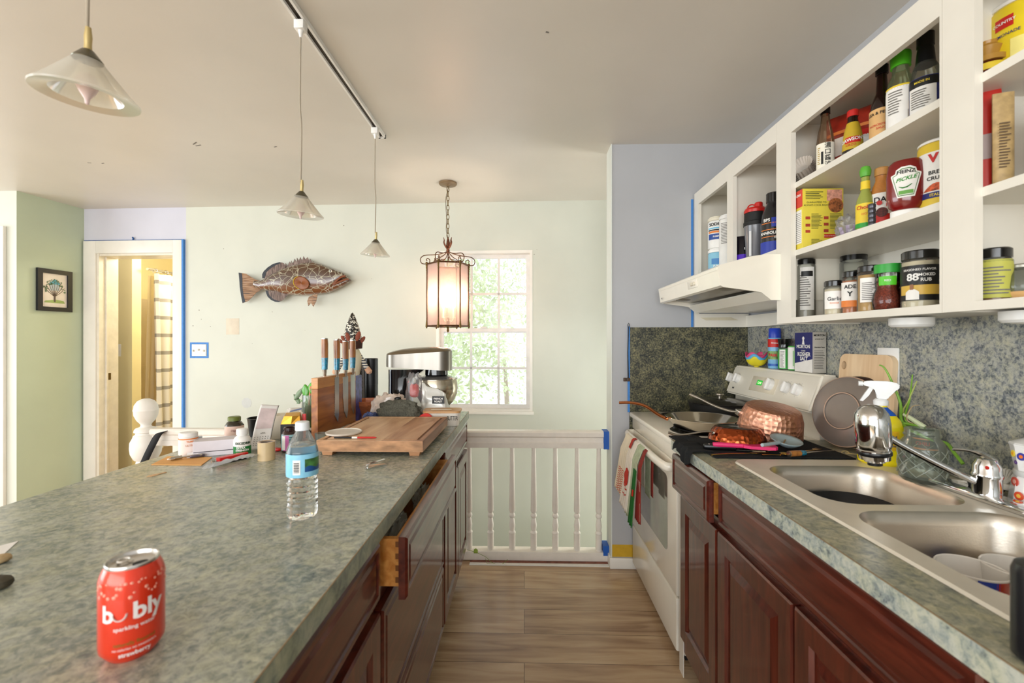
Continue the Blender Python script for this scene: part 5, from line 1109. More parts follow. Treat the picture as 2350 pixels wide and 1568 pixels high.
B().prism([(.078, -.006), (.1, -.009), (.1, .009), (.078, .006)], .004, .006, 'xy').done('tines', goldm, t, smooth=False)
def cutlery(label, u0, v0, u1, v1, z, kind):
    p, a, L = along(CZ(u0, v0, z), CZ(u1, v1, z)); t = thing('gold_'+kind, label, kind, (p.x, p.y, z), a)
    B().tube([(0, 0, .003), (L*.3, 0, .004), (L*.65, 0, .002), (L*.72, 0, .003)], [.005, .004, .0028, .003], 8, flat=.5).done('handle', goldm, t)
    if kind == 'fork':
        b = B(); b.prism([(L*.7, -.004), (L*.78, -.011), (L*.84, -.011), (L*.84, .011), (L*.78, .011), (L*.7, .004)], .002, .004, 'xy')
        for k in range(4): b.box(L*.84, L, -.010+k*.0058, -.0075+k*.0058, .0022, .0042)
        b.done('tines', goldm, t, smooth=False)
    else:
        b = B(); b.grid(lambda u, v: (L*.84+L*.16*v*math.cos(2*PI*u), .017*v*math.sin(2*PI*u), .002+.006*v*v), 28, 6, wrap=True); b.done('spoon_bowl', goldm, t, thick=.001)
cutlery('gold fork along the front edge of the drying mat', 1633, 1046, 1760, 1040, UZ, 'fork')
cutlery('gold spoon lying between the pink spatula and the teal handled knife', 1748, 1046, 1810, 1046, UZ, 'spoon')
cutlery('gold fork with its tines pointing at the dark plate', 1838, 1040, 1880, 1032, UZ, 'fork')
p, a, L = along(CZ(1810, 1049, UZ), CZ(1926, 1040, UZ))
t = thing('paring_knife', 'paring knife with wood and teal resin handle on the mat near the sink', 'knife', (p.x, p.y, UZ), a)
woodh = wood('burl_wood', '#7a4520', '#b87838', 'z', 3, .35, .4)
tealr = mat('teal_resin', '#0e7494', .15, var=.6, vs=120, coat=.7)
B().tube([(.003, 0, .010), (.045, 0, .010)], .010, 14).done('handle', woodh, t); B().tube([(.045, 0, .010), (.066, 0, .010)], [.010, .0085], 14).done('resin_band', tealr, t); B().tube([(0, 0, .010), (.003, 0, .010)], .0098, 14).done('end_cap', steel, t)
B().prism([(.066, -.006), (L, .002), (.09, .009), (.066, .009)], .009, .0105, 'xy').done('blade', mat('knife_steel', '#c9c6be', .18, 1), t, smooth=False)
p = CZ(1946, 1040, UZ); b = B(); b.tube(smoothpts([(-.02, 0, 0), (-.01, .014, .002), (.002, .010, .004), (0, -.006, .002), (-.012, -.004, .001), (.008, -.012, 0), (.022, -.016, 0)], 6), .0013, 5); one('twist_tie', b, mat('gold_wire', '#c9b27a', .5), 'little gold twist tie at the sink corner of the mat', 'twist tie', (p.x, p.y, UZ))
# dark plates leaning on the splashback
for i, (px_, dz, lab, cm) in enumerate(((0, 0, 'bronze grey round plate leaning with its foot ring facing out', '#8b8078'), (.028, .002, 'dark plate standing right behind the bronze grey plate', '#3b2a26'))):
    t = thing('dinner_plate', lab, 'plate', (1.139+px_*.9, 1.652-px_*.5, CT+.0095+dz), rot=(0, R(12), R(16)))
    M_ = Matrix.Translation((0, 0, .132)) @ Matrix.Rotation(R(-90), 4, 'Y')
    B().lathe([(0, .0), (.062, .0), (.064, .004), (.068, .004), (.07, -.001), (.105, -.007), (.128, -.013), (.131, -.017), (.126, -.018), (.07, -.009), (0, -.008)], seg=56, M=M_).done('plate_body', mat('bronze_glaze_%d' % i, cm, .3, .35, var=.06, vs=8, coat=.4), t)
    if i == 0:
        B().shell([(.0650, .0040), (.0655, .0046), (.0672, .0046), (.0682, .0036)], seg=56, M=M_).shell([(.1275, -.0122), (.1300, -.0140), (.1308, -.0168)], seg=56, M=M_).done('pale_rim_line', mat('raw_clay_edge', '#c9a58c', .6), t)
# wooden boards leaning
t = thing('cutting_board', 'pale bamboo cutting board with hole leaning on the splashback', 'cutting board', (1.232, 1.645, CT+.001), rot=(0, R(4), 0))
b = B(); outer = rr(-.112, .140, 0, .345, .03); hole = [(.116+.013*math.cos(2*PI*i/20), .30+.016*math.sin(2*PI*i/20)) for i in range(20)]
def plate_hole(b, outer, hole, x0, x1):
    bm = b.bm; ed = []; allv = []
    for x in (x0, x1):
        e2 = []
        for lp in (outer, hole):
            vs = [bm.verts.new((x, u, v)) for u, v in lp]; allv.append(vs)
            for i in range(len(vs)): e2.append(bm.edges.new((vs[i], vs[(i+1) % len(vs)])))
        bmesh.ops.triangle_fill(bm, edges=e2, use_beauty=True)
    for k in (0, 1):
        A, C = allv[k], allv[k+2]
        for i in range(len(A)): j = (i+1) % len(A); bm.faces.new((A[i], A[j], C[j], C[i]))
plate_hole(b, outer, hole, -.008, .010)
bam = wood('bamboo', '#dcb78c', '#efd2ab', 'z', .6, .45)
b.done('board', bam, t, smooth=False)
t = thing('cutting_board', 'smaller pale bamboo board in front of the bamboo board with the hole', 'cutting board', (1.212, 1.61, CT+.001), rot=(0, R(4), 0))
b = B(); outer = rr(-.115, .115, 0, .245, .03); hole = [(-.09+.009*math.cos(2*PI*i/16), .215+.011*math.sin(2*PI*i/16)) for i in range(16)]; plate_hole(b, outer, hole, -.006, .007); b.done('board', bam, t, smooth=False)
p0, p1 = CXp(2016, 800, 1.27), CXp(2065, 886, 1.27)
t = thing('outlet_cover', 'blank white outlet cover plate on the splashback behind the boards', 'cover plate', (1.2708, (p0.y+p1.y)/2, (p0.z+p1.z)/2), R(-90))
B().box(-abs(p0.y-p1.y)/2, abs(p0.y-p1.y)/2, -.006, 0, -.066, .066, bev=.004).done('plate', white, t)
# spray cleaner
cp = (1.128, 1.434)
t = thing('spray_bottle', 'yellow cleaning spray bottle with a white trigger behind the far sink bowl', 'spray bottle', (cp[0], cp[1], RZ), face_cam(*cp)+R(8))
yb_ = [(0, 0), (.050, 0), (.058, .006), (.060, .02), (.055, .07), (.056, .115), (.049, .14), (.032, .162), (.020, .174), (.0155, .181), (.0155, .192)]
ybm = mat('yellow_cleaner_plastic', '#efd915', .25, coat=.4)
B().lathe(yb_, seg=36, sy=.6).done('bottle_body', ybm, t)
B().grid(lambda u, v: ((.0575)*math.sin(R(-35+80*u)), -.0575*.6*math.cos(R(-35+80*u))-.0006, .05+.06*v), 14, 5).done('label', mat('orange_yellow_label', '#f0b81e', .4, var=.25, vs=50), t)
b = B(); put_text(b, 'Cleaner', .011, cyl_map(.060, .065, R(20), 0, 1, .62), .01); put_text(b, 'Multi', .018, cyl_map(.0605, .09, R(18), 0, 1, .62), .03); b.done('lettering', navy, t, smooth=False)
B().lathe([(.0385, .1555), (.033, .163), (.021, .175), (.0165, .180)], seg=36, sy=.62).done('blue_shoulder_label', mat('blue_shoulder', '#1c56b8', .35), t)
wt = mat('white_trigger_plastic', '#f2f2f0', .3)
B().lathe([(0, .186), (.019, .186), (.0195, .200), (.014, .206), (0, .208)], seg=28).done('collar', wt, t)
b = B(); b.prism([(-.010, .205), (.016, .205), (.022, .222), (.04, .236), (.046, .246), (.042, .256), (.02, .262), (-.03, .262), (-.045, .258), (-.047, .248), (-.03, .243), (-.014, .236)], -.011, .011, 'xz')
bmesh.ops.bevel(b.bm, geom=b.bm.edges[:], offset=.003, segments=2, affect='EDGES'); b.done('spray_head', wt, t)
B().tube([(-.045, 0, .252), (-.056, 0, .252)], .008, 14).done('nozzle', wt, t)
b = B(); b.prism([(-.028, .243), (-.018, .240), (-.030, .215), (-.045, .196), (-.053, .197), (-.040, .222)], -.006, .006, 'xz'); b.done('trigger', wt, t)
# glass jar with diamond cuts
jc = CZ(2120, 1085, CT+.02); jc = Vector((1.105, 1.262, 0))
t = thing('glass_jar', 'empty clear glass jar with diamond cut pattern behind the sink', 'jar', (jc.x, jc.y, RZ))
jp_ = [(0, 0), (.042, 0), (.050, .008), (.053, .03), (.052, .085), (.047, .108), (.0385, .120), (.0385, .124), (.041, .126), (.041, .130), (.0385, .132), (.0385, .143), (.037, .145), (.0355, .143), (.036, .121), (.044, .106), (.049, .084), (.050, .03), (.046, .012), (0, .008)]
B().lathe(jp_, seg=48).done('jar_body', thinglass('jar_glass', '#f8fbf7', .02, .8, .07, color='#eef2ea'), t)
b = B()
for k in range(10):
    for s_ in (1, -1):
        pts = [((.0532)*math.cos(2*PI*k/10+s_*u*1.5), (.0532)*math.sin(2*PI*k/10+s_*u*1.5), .018+.075*u) for u in [i/12 for i in range(13)]]
        b.tube(pts, .0011, 5)
b.done('diamond_ribs', thinglass('rib_glass', '#f4f7f2', .05, 1.0, .35, color='#e6ebe2'), t)
# green onions in a dark bottle
ob = Vector((1.228, 1.392, 0))
t = jar('sauce_bottle', 'dark bottle with green and black label behind the glass jar', 'bottle', ob.x, ob.y, RZ, [(0, 0), (.03, 0), (.033, .005), (.033, .105), (.03, .118), (.026, .122)], mat('dark_green_glass', '#1c2a16', .15, coat=.5), None, None, [(.04, .105, 80, blk), (.06, .064, 81, orng), (.09, .094, 81, orng)], [('CHILI', .014, .078, -10, redl, .02)])
t = thing('green_onions', 'sprouting green onions rising out of the dark bottle', 'green onions', (ob.x-.002, ob.y, RZ+.124))
go = mat('onion_green', '#7fae3a', .4, var=.25, vs=20); gw = mat('onion_white', '#d6ddb4', .4)
def world(u, v, x): q = CXp(u, v, x); return q-Vector((ob.x-.002, ob.y, RZ+.124))
for (pts, m, r0) in (([(2072, 970), (2066, 925), (2046, 875), (2030, 845), (2018, 838)], go, .0055), ([(2078, 965), (2088, 915), (2094, 860)], go, .004), ([(2074, 950), (2085, 920), (2104, 875)], mat('onion_pale', '#b5c06a', .4), .0035), ([(2082, 965), (2092, 935), (2110, 930)], mat('onion_dry', '#c9b087', .5), .0025)):
    w_ = [Vector((0, 0, 0))]+[world(u, v, 1.205-.012*k) for k, (u, v) in enumerate(pts)]
    w_ = smoothpts(w_, 5); n = len(w_); B().tube(w_, [r0*(1-.65*i/n) for i in range(n)], 8).done('leaf', m, t)
B().tube(smoothpts([Vector((0, 0, 0))]+[world(u, v, x) for u, v, x in ((2070, 972, 1.19), (2095, 990, 1.17), (2140, 1010, 1.19), (2172, 1018, 1.21), (2190, 1040, 1.21), (2210, 1065, 1.21))], 5), [.0045]*32, 8).done('leaf', go, t)
B().tube([(0, 0, 0), world(2074, 950, 1.20)], [.008, .006], 8).done('onion_base', gw, t)
# dish brush and dark sponge heap behind the faucet
p = Vector((1.205, 1.145, RZ))
t = thing('dish_brush', 'white bristled dish brush lying behind the faucet', 'brush', p, R(120))
b = B()
for i in range(9):
    for j in range(5):
        a = R(-32+8*i); b.tube([(0, .003*j-.006, .028), (math.sin(a)*.045, .004*j-.008, .032+math.cos(a)*.036)], .0016, 4)
b.done('bristles', mat('ivory_bristles', '#e6e0d2', .7), t)
B().box(-.022, .022, -.012, .012, .016, .032, bev=.004).tube([(.02, 0, .022), (.07, .005, .014), (.11, .01, .008)], .006, 8).done('handle', mat('cream_brush_plastic', '#e8e1d4', .4), t)
b = B(); pillow(b, .07, .055, .03, 5, .4, 30); one('scouring_pad', b, mat('black_scouring_wool', '#15161a', .6, bump=.9, bs=300), 'black scouring pad heap beside the dish brush behind the faucet', 'scouring pad', (1.190, 1.175, RZ+.0005))
# moka pot
mk = Vector((1.215, 1.080, RZ))
t = thing('moka_pot', 'white coffee pot with painted flowers and a blue lid knob at the right edge', 'coffee pot', mk, face_cam(mk.x, mk.y))
en = mat('white_enamel', '#f3f1ee', .15, coat=.6)
def octo(prof): return B().lathe(prof, seg=10)
octo([(0, 0), (.047, 0), (.050, .004), (.043, .062), (.040, .066)]).done('boiler', en, t, ang=20)
B().lathe([(.041, .066), (.042, .068), (.042, .078), (.040, .080)], seg=32).done('collar', mat('pale_grey_enamel', '#d9d9d6', .2, coat=.4), t)
octo([(.039, .080), (.047, .135), (.049, .140), (.048, .142)]).done('upper_chamber', en, t, ang=20)
octo([(.0485, .1425), (.046, .145), (.02, .157), (0, .159)]).done('lid', en, t, ang=20)
B().ball((0, 0, .170), .013, 20, sc_=(1, 1, 1.05)).done('knob', mat('blue_knob', '#4668c8', .3, coat=.4), t)
B().tube(smoothpts([(.045, .0, .135), (.075, 0, .14), (.082, 0, .12), (.078, 0, .085)], 4), .007, 8).done('handle', black, t)
for (a, z, r_, c1, c2) in ((-38, .115, .009, '#3b3f9c', '#ef7a2a'), (-5, .100, .014, '#e2451c', '#f08a2a'), (-66, .118, .008, '#f2d84a', '#efa02a'), (-4, .045, .014, '#e05a4c', '#f0a58a'), (-58, .052, .011, '#e05a4c', '#f3b5a5'), (20, .115, .010, '#efc83a', '#e2451c'), (-40, .022, .010, '#d8502c', '#e9b94a'), (-8, .018, .008, '#8c1a1a', '#b02020'), (-60, .098, .005, '#5a3f7a', '#7a5f9a')):
    r0 = (.050-.0001*0+(-.007)*(z-.004)/.058 if z < .07 else .039+.008*(z-.08)/.055)-.0008
    f = B(); aa = R(a); Mx = Matrix.Translation((r0*math.sin(aa), -r0*math.cos(aa), z)) @ Matrix.Rotation(aa, 4, 'Z') @ Matrix.Rotation(R(90), 4, 'X')
    f.lathe([(0, .0016), (r_, .0012), (r_, .0), (0, 0)], seg=16, M=Mx); fo = f.done('painted_flower', mat('petal_'+c1, c1, .3), t, smooth=False)
    B().lathe([(0, .0022), (r_*.45, .0020), (r_*.45, .001)], seg=12, M=Mx).done('flower_centre', mat('centre_'+c2, c2, .3), t, smooth=False)
# black canister at the lower right edge
t = thing('black_canister', 'smooth black canister standing at the near end of the right counter', 'canister', (.636, .556, CT+.0005))
B().lathe([(0, 0), (.026, 0), (.031, .005), (.031, .108), (.028, .117), (.02, .12)], seg=36).done('canister_body', mat('satin_black', '#17181c', .35, coat=.3), t)
B().lathe([(0, .1202), (.019, .1202), (.018, .124), (0, .125)], seg=28).done('lid', mat('dark_grey_lid', '#34363a', .4), t)
# towels on the oven handle
def towel(label, yc, wd_, l_front, l_back, m, seed, outx=0, extra=None):
    hx, hz = .566, .797; r_ = .016
    t = thing('kitchen_towel', label, 'towel', (0, 0, 0))
    def fn(u, v):
        y = yc+(u-.5)*wd_; l_front_ = l_front; pth = l_front+l_back+PI*r_; s_ = v*pth
        if s_ < l_front: x, z = hx-r_, hz-(l_front-s_)
        elif s_ < l_front+PI*r_: g = (s_-l_front)/r_; x, z = hx-r_*math.cos(g), hz+r_*math.sin(g)
        else: x, z = hx+r_, hz-(s_-l_front-PI*r_)
        dd = max(0, (hz-z))/.3
        fo = math.sin(u*13+seed)*.010*dd
        k = -(abs(fo)+outx*dd+.018*min(1, dd*5)+.004) if s_ < l_front+1.5*r_ else 0
        return (x+k, y+(u-.5)*.05*dd*(1 if s_ < l_front else 0)+.004*math.sin(v*9+seed), z)
    b = B(); b.grid(fn, 22, 44); o = b.done('cloth', m, t, thick=.0025)
    return t, fn
tw, fn = towel('cream kitchen towel with red printed recipe text at the far end of the oven handle', 2.335, .13, .28, .14, mat('cream_towel_cloth', '#ebdfc8', .9, bump=.3, bs=500), 1, .030)
b = B(); 
for i in range(11):
    v0 = .02+.024*i; b.grid(lambda u, v, v0=v0: (lambda q: (q[0]-.003, q[1], q[2]))(fn(.12+.7*u, v0+.009*v)), 12, 2)
b.done('red_print', mat('faded_red_print', '#cf6a52', .8), tw, smooth=False)
tw, fn = towel('white kitchen towel with a red lobster print and red band on the oven handle', 2.205, .10, .31, .2, mat('white_towel_cloth', '#efe6d8', .9, bump=.3, bs=500), 2.5, .034)
lobs = mat('lobster_red', '#c8301c', .8)
O3 = lambda q: (q[0]-.0035, q[1], q[2])
b = B(); b.grid(lambda u, v: O3(fn(.5+.34*math.cos(2*PI*u)*v, .27+.075*math.sin(2*PI*u)*v)), 24, 5, wrap=True); b.grid(lambda u, v: O3(fn(.25+.5*u, .16+.05*u*u+.012*v)), 10, 3); b.grid(lambda u, v: O3(fn(.3+.35*u, .105+.03*abs(u-.5)+.008*v)), 8, 3); b.done('lobster_print', lobs, tw)
b = B(); b.grid(lambda u, v: (lambda q: (q[0]-.005, q[1], q[2]+.004))(fn(.62+.36*u, .50+.19*v)), 8, 14); b.done('red_cloth_band', mat('red_cloth', '#b8321f', .85), tw)
tw, fn = towel('pale green kitchen towel with dark green lining on the oven handle', 2.105, .085, .325, .22, mat('sage_towel_cloth', '#b9c3a4', .9, var=.15, vs=40, bump=.3, bs=500), 4.2, .026)
b = B(); b.grid(lambda u, v: (lambda q: (q[0]-.006, q[1]-.015, q[2]-.012))(fn(.0+.5*u, .0+.42*v)), 10, 20); b.done('green_lining', mat('deep_green_cloth', '#1c6b26', .85), tw, thick=.002)
b = B(); b.grid(lambda u, v: (lambda q: (q[0]-.0095, q[1]-.015, q[2]-.012))(fn(.1+.25*u, .22+.05*v)), 5, 4); b.done('red_motif', lobs, tw)
tw, fn = towel('narrow dark red and white striped towel edge hanging nearest on the oven handle', 2.035, .035, .31, .2, mat('towel_stripe_red', '#8f2f26', .9), 6, .006)
b = B(); b.grid(lambda u, v: O3(fn(u, .02+.14*v)), 5, 6); b.grid(lambda u, v: O3(fn(u, .25+.08*v)), 5, 6); b.done('white_stripe', mat('white_towel_cloth', '#efe6d8', .9, bump=.3, bs=500), tw)
# ================================================================ ISLAND
IX, IXL, IY0, IY1 = -.312, -1.245, .18, 2.485
b = B(); b.box(IXL, IX, IY0, IY1, CT-.038, CT)
isl = tag(b.done('island_countertop', lam, smooth=False), 'long grey green laminate worktop of the island on the left', 'countertop')
B().box(IX+.0001, IX+.0015, IY0, IY1, CT-.038, CT-.001).box(IXL, IX, IY1+.0001, IY1+.0015, CT-.038, CT-.001).done('edge_band', laminate('island_edge_band', [(.30, '#3c4b4a'), (.42, '#6f7d74'), (.55, '#99a391'), (.75, '#bdbda4')], 1, .28), isl, smooth=False)
B().box(IX-.0002, IX+.0018, IY0, IY1, CT-.0011, CT+.0001).done('edge_line', mat('brown_laminate_line', '#8f7a5c', .6), isl, smooth=False)
def icab(label, y0, y1, fronts): return base_cabinet('base_cabinet', label, (IX-.043, y0, 0), R(90), y1-y0, .84, .873, fronts)
icab('near cherry island cabinet at the bottom of the picture with drawer over doors', .20, .982, [('drawer', .01, .772, .735, .862), ('door', .01, .388, .17, .705), ('door', .396, .772, .17, .705)])
dcab = icab('middle cherry island cabinet of three drawers with the top drawer pulled open', .984, 1.758, [('drawer', .012, .745, .72, .862, .052), ('drawer', .004, .760, .425, .700), ('drawer', .004, .760, .17, .415)])
icab('far cherry island cabinet with two narrow doors beside the railing', 1.760, 2.47, [('drawer', .008, .70, .735, .862), ('door', .006, .352, .17, .705), ('door', .358, .704, .17, .705)])
# things in the open drawer
b = B(); pillow(b, .042, .18, .085, 2, .4, 30); one('plastic_bag', b, thinglass('film_bag', '#e9ebe0', .1, 1, .35, .5, 30), 'crumpled pale plastic bag in the near part of the open drawer', 'plastic bag', (IX-.020, 1.13, .757))
b = B(); pillow(b, .14, .036, .075, 12, .5, 30); one('bubble_wrap', b, thinglass('film_bag2', '#f2f0e0', .1, 1, .4, .5, 50), 'crinkled clear wrapping in the middle of the open drawer', 'wrapping', (IX-.020, 1.42, .757), rz=R(90))
b = B(); [b.tube([(0, 0, .002), (.01, .05, .02), (.0, .1, .004+.004*k)], .004, 6, M=Matrix.Translation((.008*k-.018, .02*k, 0))) for k in range(5)]; one('kitchen_tongs', b, mat('shiny_black_plastic', '#101012', .2, coat=.4), 'shiny black kitchen tools in the open drawer', 'kitchen tools', (IX-.018, 1.24, .758))
# ---------------- soda can
cc = CZ(304, 1493, CT)
t = thing('soda_can', 'red sparkling water can with silver top in the near foreground', 'can', (cc.x, cc.y, CT+.0004), face_cam(cc.x, cc.y)+R(4))
cp_ = [(0, .003), (.022, .003), (.024, .0), (.027, .004), (.0325, .012), (.0331, .018), (.0331, .097), (.031, .105), (.0272, .1135), (.0262, .1115), (0, .1112)]
redc = mat('red_can_print', '#e23a1c', .28, .25, coat=.4, var=.04)
B().lathe(cp_, seg=48).done('can_body', redc, t)
B().shell([(.0273, .1132), (.0275, .116), (.0268, .1175), (.0255, .117), (.0245, .1145), (.024, .1125), (0, .1125)], seg=48).done('can_top', mat('aluminium', '#d2cfca', .25, 1), t)
B().lathe([(0, 0), (.008, 0), (.008, .0006), (0, .0006)], seg=20, sx=1.0, sy=.75, M=Matrix.Translation((.007, -.010, .1126))).done('opening', blackm, t)
b = B(); b.tube(arc((-.008, .006, .1150), .0062, 0, 360, 16, 'xy'), .0013, 6, closed=True); b.tube([(-.003, .002, .1145), (.0, -.001, .1138)], .003, 6, flat=.3); b.done('pull_tab', mat('aluminium', '#d2cfca', .25, 1), t)
b = B(); put_text(b, 'b', .0285, cyl_map(.0336, .064, R(-47)), .03); put_text(b, 'bly', .0285, cyl_map(.0336, .064, R(24)), .03)
um = cyl_map(.0338, .0640, R(-25)); b.tube([um(.0070*math.cos(a), .0075*math.sin(a)) for a in [PI+PI*i/12 for i in range(13)]], .0017, 6, flat=.5)
put_text(b, 'sparkling water', .0068, cyl_map(.0334, .046, R(0)), .01); put_text(b, 'strawberry', .007, cyl_map(.0334, .014, R(0)), .02); b.done('lettering', mat('white_can_print', '#efe6e2', .4), t, smooth=False)
b = B(); put_text(b, 'no calories no sweeteners', .0042, cyl_map(.0334, .021, R(0)), .0); b.done('lettering', mat('white_can_print', '#efe6e2', .4), t, smooth=False)
b = B(); put_text(b, 'naturally flavored', .006, cyl_map(.0334, .027, R(0)), .01); b.done('lettering', mat('olive_print', '#7a6a1c', .5), t, smooth=False)
b = B(); random.seed(5)
for k in range(46):
    a = random.uniform(-80, 80); z = .1-random.random()**1.8*.018; b.lathe([(0, .0008), (.0012+.0012*random.random(), 0)], seg=8, M=cylM(0, 0) if 0 else Matrix.Translation((rad(cp_, z)*math.sin(R(a)), -rad(cp_, z)*math.cos(R(a)), z)) @ Matrix.Rotation(R(a), 4, 'Z') @ Matrix.Rotation(R(90), 4, 'X'))
b.done('bubble_print', mat('pale_bubble_print', '#f0a08a', .4), t)
# ---------------- water bottle
wc = CZ(694, 1184, CT)
t = thing('water_bottle', 'clear plastic water bottle with blue label standing on the island', 'bottle', (wc.x, wc.y, CT+.0004), face_cam(wc.x, wc.y))
wb = [(0, .004), (.02, .002), (.028, 0), (.0315, .006), (.0325, .02)]
for i in range(5): z = .024+i*.012; wb += [(.0305, z), (.0325, z+.006)]
wb += [(.0300, .084), (.0290, .090), (.0325, .095), (.0328, .100), (.0328, .148), (.031, .153), (.026, .165), (.0175, .182), (.0135, .190), (.0125, .193), (.0125, .197)]
wm, nt, bs_ = nodes('water_and_plastic'); bs_.inputs['Transmission Weight'].default_value = 1; bs_.inputs['Roughness'].default_value = .02; bs_.inputs['IOR'].default_value = 1.30; bs_.inputs['Base Color'].default_value = (.97, .99, 1, 1)
wn = N(nt, 'ShaderNodeTexNoise'); wn.inputs['Scale'].default_value = 45; nt.links.new(coords(nt), wn.inputs['Vector']); addbump(nt, bs_, wn.outputs['Fac'], .25, .003)
B().lathe([p for p in wb if p[1] < .150]+[(.0305, .1535), (.0265, .163), (0, .163)], seg=48).done('water', wm, t)
B().shell([(.0331, .147), (.0315, .1535), (.0265, .166), (.018, .183), (.0137, .191), (.0127, .198)], seg=48).done('bottle_neck', thinglass('pet_plastic', '#f6f8f8', .06, 1, .12), t)
B().lathe([(0, .1935), (.0150, .1935), (.0152, .195), (.0145, .211), (.012, .2125), (0, .2125)], seg=36).done('cap', mat('translucent_white_cap', '#e4e8ea', .35), t)
lb_ = mat('light_blue_label', '#8ccbe6', .3, var=.08, vs=60)
B().shell([(.0334, .094), (.0338, .098), (.0338, .140), (.0334, .144)], seg=48).done('label', lb_, t)
B().grid(lambda u, v: (.0342*math.sin(R(8+70*u)), -.0342*math.cos(R(8+70*u)), .106+.028*v), 14, 5).done('label_picture', mat('lake_picture', '#3d6b35', .4, var=.8, vs=45), t)
B().grid(lambda u, v: (.0344*math.sin(R(8+70*u)), -.0344*math.cos(R(8+70*u)), .106+.010*v*(1+.3*math.sin(u*7))), 14, 3).done('label_wave', mat('deep_blue_wave', '#1f4f8a', .4), t)
B().grid(lambda u, v: (.0344*math.sin(R(-34+27*u)), -.0344*math.cos(R(-34+27*u)), .101+.032*v), 8, 3).done('barcode_panel', lbl, t)
b = B(); [b.grid(lambda u, v, k=k: (.0347*math.sin(R(-30+19*u)), -.0347*math.cos(R(-30+19*u)), .106+.0028*k+(.0014+.0006*(k % 2))*v), 5, 2) for k in range(8)]; b.done('barcode', ink, t, smooth=False)
# ---------------- nail clipper
p, a, L = along(CZ(838, 1078, CT), CZ(886, 1068, CT))
t = thing('nail_clipper', 'small chrome nail clipper lying on the island near the cutting board', 'nail clipper', (p.x, p.y, CT+.0005), a)
B().prism([(0, 0), (L*.98, .0), (L, .003), (.01, .004), (0, .003)], -.006, .006, 'xz').prism([(0, .008), (.01, .0075), (L*.95, .003), (L*.95, .0045), (.01, .010), (0, .011)], -.006, .006, 'xz').done('jaws', chrome, t, smooth=False)
B().prism([(.004, .011), (.018, .013), (L*.9, .019), (L*.92, .0205), (.018, .0155), (.004, .013)], -.005, .005, 'xz').tube([(.008, 0, .0), (.008, 0, .015)], .003, 10).done('lever', chrome, t, smooth=False)
# ---------------- big cutting board
BX0, BX1, BY0, BY1, BT = -.712, -.345, 1.500, 1.985, .966
t = thing('butcher_block', 'thick wooden butcher block with a juice groove on four little feet', 'cutting board', (0, 0, 0))
def board_mat():
    m, nt, b = nodes('mixed_plank_wood'); v = coords(nt)
    sp = N(nt, 'ShaderNodeSeparateXYZ'); nt.links.new(v, sp.inputs[0])
    mu = N(nt, 'ShaderNodeMath', operation='MULTIPLY'); mu.inputs[1].default_value = 8.2; nt.links.new(sp.outputs[0], mu.inputs[0])
    fl = N(nt, 'ShaderNodeMath', operation='FLOOR'); nt.links.new(mu.outputs[0], fl.inputs[0])
    wn_ = N(nt, 'ShaderNodeTexWhiteNoise'); wn_.noise_dimensions = '1D'; nt.links.new(fl.outputs[0], wn_.inputs['W'])
    n = N(nt, 'ShaderNodeTexNoise'); n.inputs['Scale'].default_value = 16; n.inputs['Detail'].default_value = 6; n.inputs['Distortion'].default_value = 1.2
    ad = N(nt, 'ShaderNodeVectorMath', operation='ADD'); nt.links.new(coords(nt, (1, .16, 1)), ad.inputs[0]); nt.links.new(wn_.outputs['Color'], ad.inputs[1]); nt.links.new(ad.outputs[0], n.inputs['Vector'])
    mx = N(nt, 'ShaderNodeMix'); mx.data_type = 'FLOAT'; mx.inputs[0].default_value = .42; nt.links.new(n.outputs['Fac'], mx.inputs[2]); nt.links.new(wn_.outputs['Value'], mx.inputs[3])
    nt.links.new(ramp(nt, mx.outputs[0], [(.25, '#94603f'), (.40, '#c08f68'), (.55, '#dcb48c'), (.8, '#ecd0aa')]), b.inputs['Base Color']); b.inputs['Roughness'].default_value = .42; return m
bwm = board_mat()
b = B(); gz = BT-.004; g = .016
b.box(BX0, BX1, BY0, BY1, CT+.016, gz)
for (x0, x1, y0, y1) in ((BX0, BX1, BY0, BY0+g), (BX0, BX1, BY1-g, BY1), (BX0, BX0+g, BY0+g, BY1-g), (BX1-g, BX1, BY0+g, BY1-g), (BX0+g+.010, BX1-g-.010, BY0+g+.010, BY1-g-.010)): b.box(x0, x1, y0, y1, gz-.001, BT)
b.done('block', bwm, t, smooth=False)
b = B(); b.box(BX0+g, BX1-g, BY0+g, BY0+g+.010, gz, gz+.0006); b.box(BX0+g, BX1-g, BY1-g-.010, BY1-g, gz, gz+.0006); b.box(BX0+g, BX0+g+.010, BY0+g, BY1-g, gz, gz+.0006); b.box(BX1-g-.010, BX1-g, BY0+g, BY1-g, gz, gz+.0006); b.done('juice_groove', mat('groove_shadow_wood', '#7a4f30', .5), t, smooth=False)
for (fx_, fy_) in ((BX0+.012, BY0+.012), (BX1-.052, BY0+.012), (BX0+.012, BY1-.05), (BX1-.052, BY1-.05)):
    B().prism([(fx_+.004, CT+.0005), (fx_+.036, CT+.0005), (fx_+.040, CT+.016), (fx_, CT+.016)], fy_, fy_+.036, 'xz').done('foot', wood('foot_wood', '#b07a4e', '#d19c6c', 'x', 1, .5), t, smooth=False)
b = B(); b.box(BX0+.001, BX1-.001, BY0-.0006, BY0, CT+.017, BT-.001)
b.done('end_grain', mat('end_grain_wood', '#b58862', .6, var=.4, vs=22, aniso=(.7, 1, 2)), t, smooth=False)
b = B(); put_text(b, 'PATINA', .013, lambda u, v: (BX1-.085+u, BY1-.055+v, BT+.0004), .0); b.done('burnt_stamp', mat('faint_burn_mark', '#a8744a', .6), t, smooth=False)
lc = CZ(789, 993, BT+.003)
t = thing('container_lid', 'frosted round plastic container lid on the near left of the butcher block', 'lid', (lc.x, lc.y, BT+.0005))
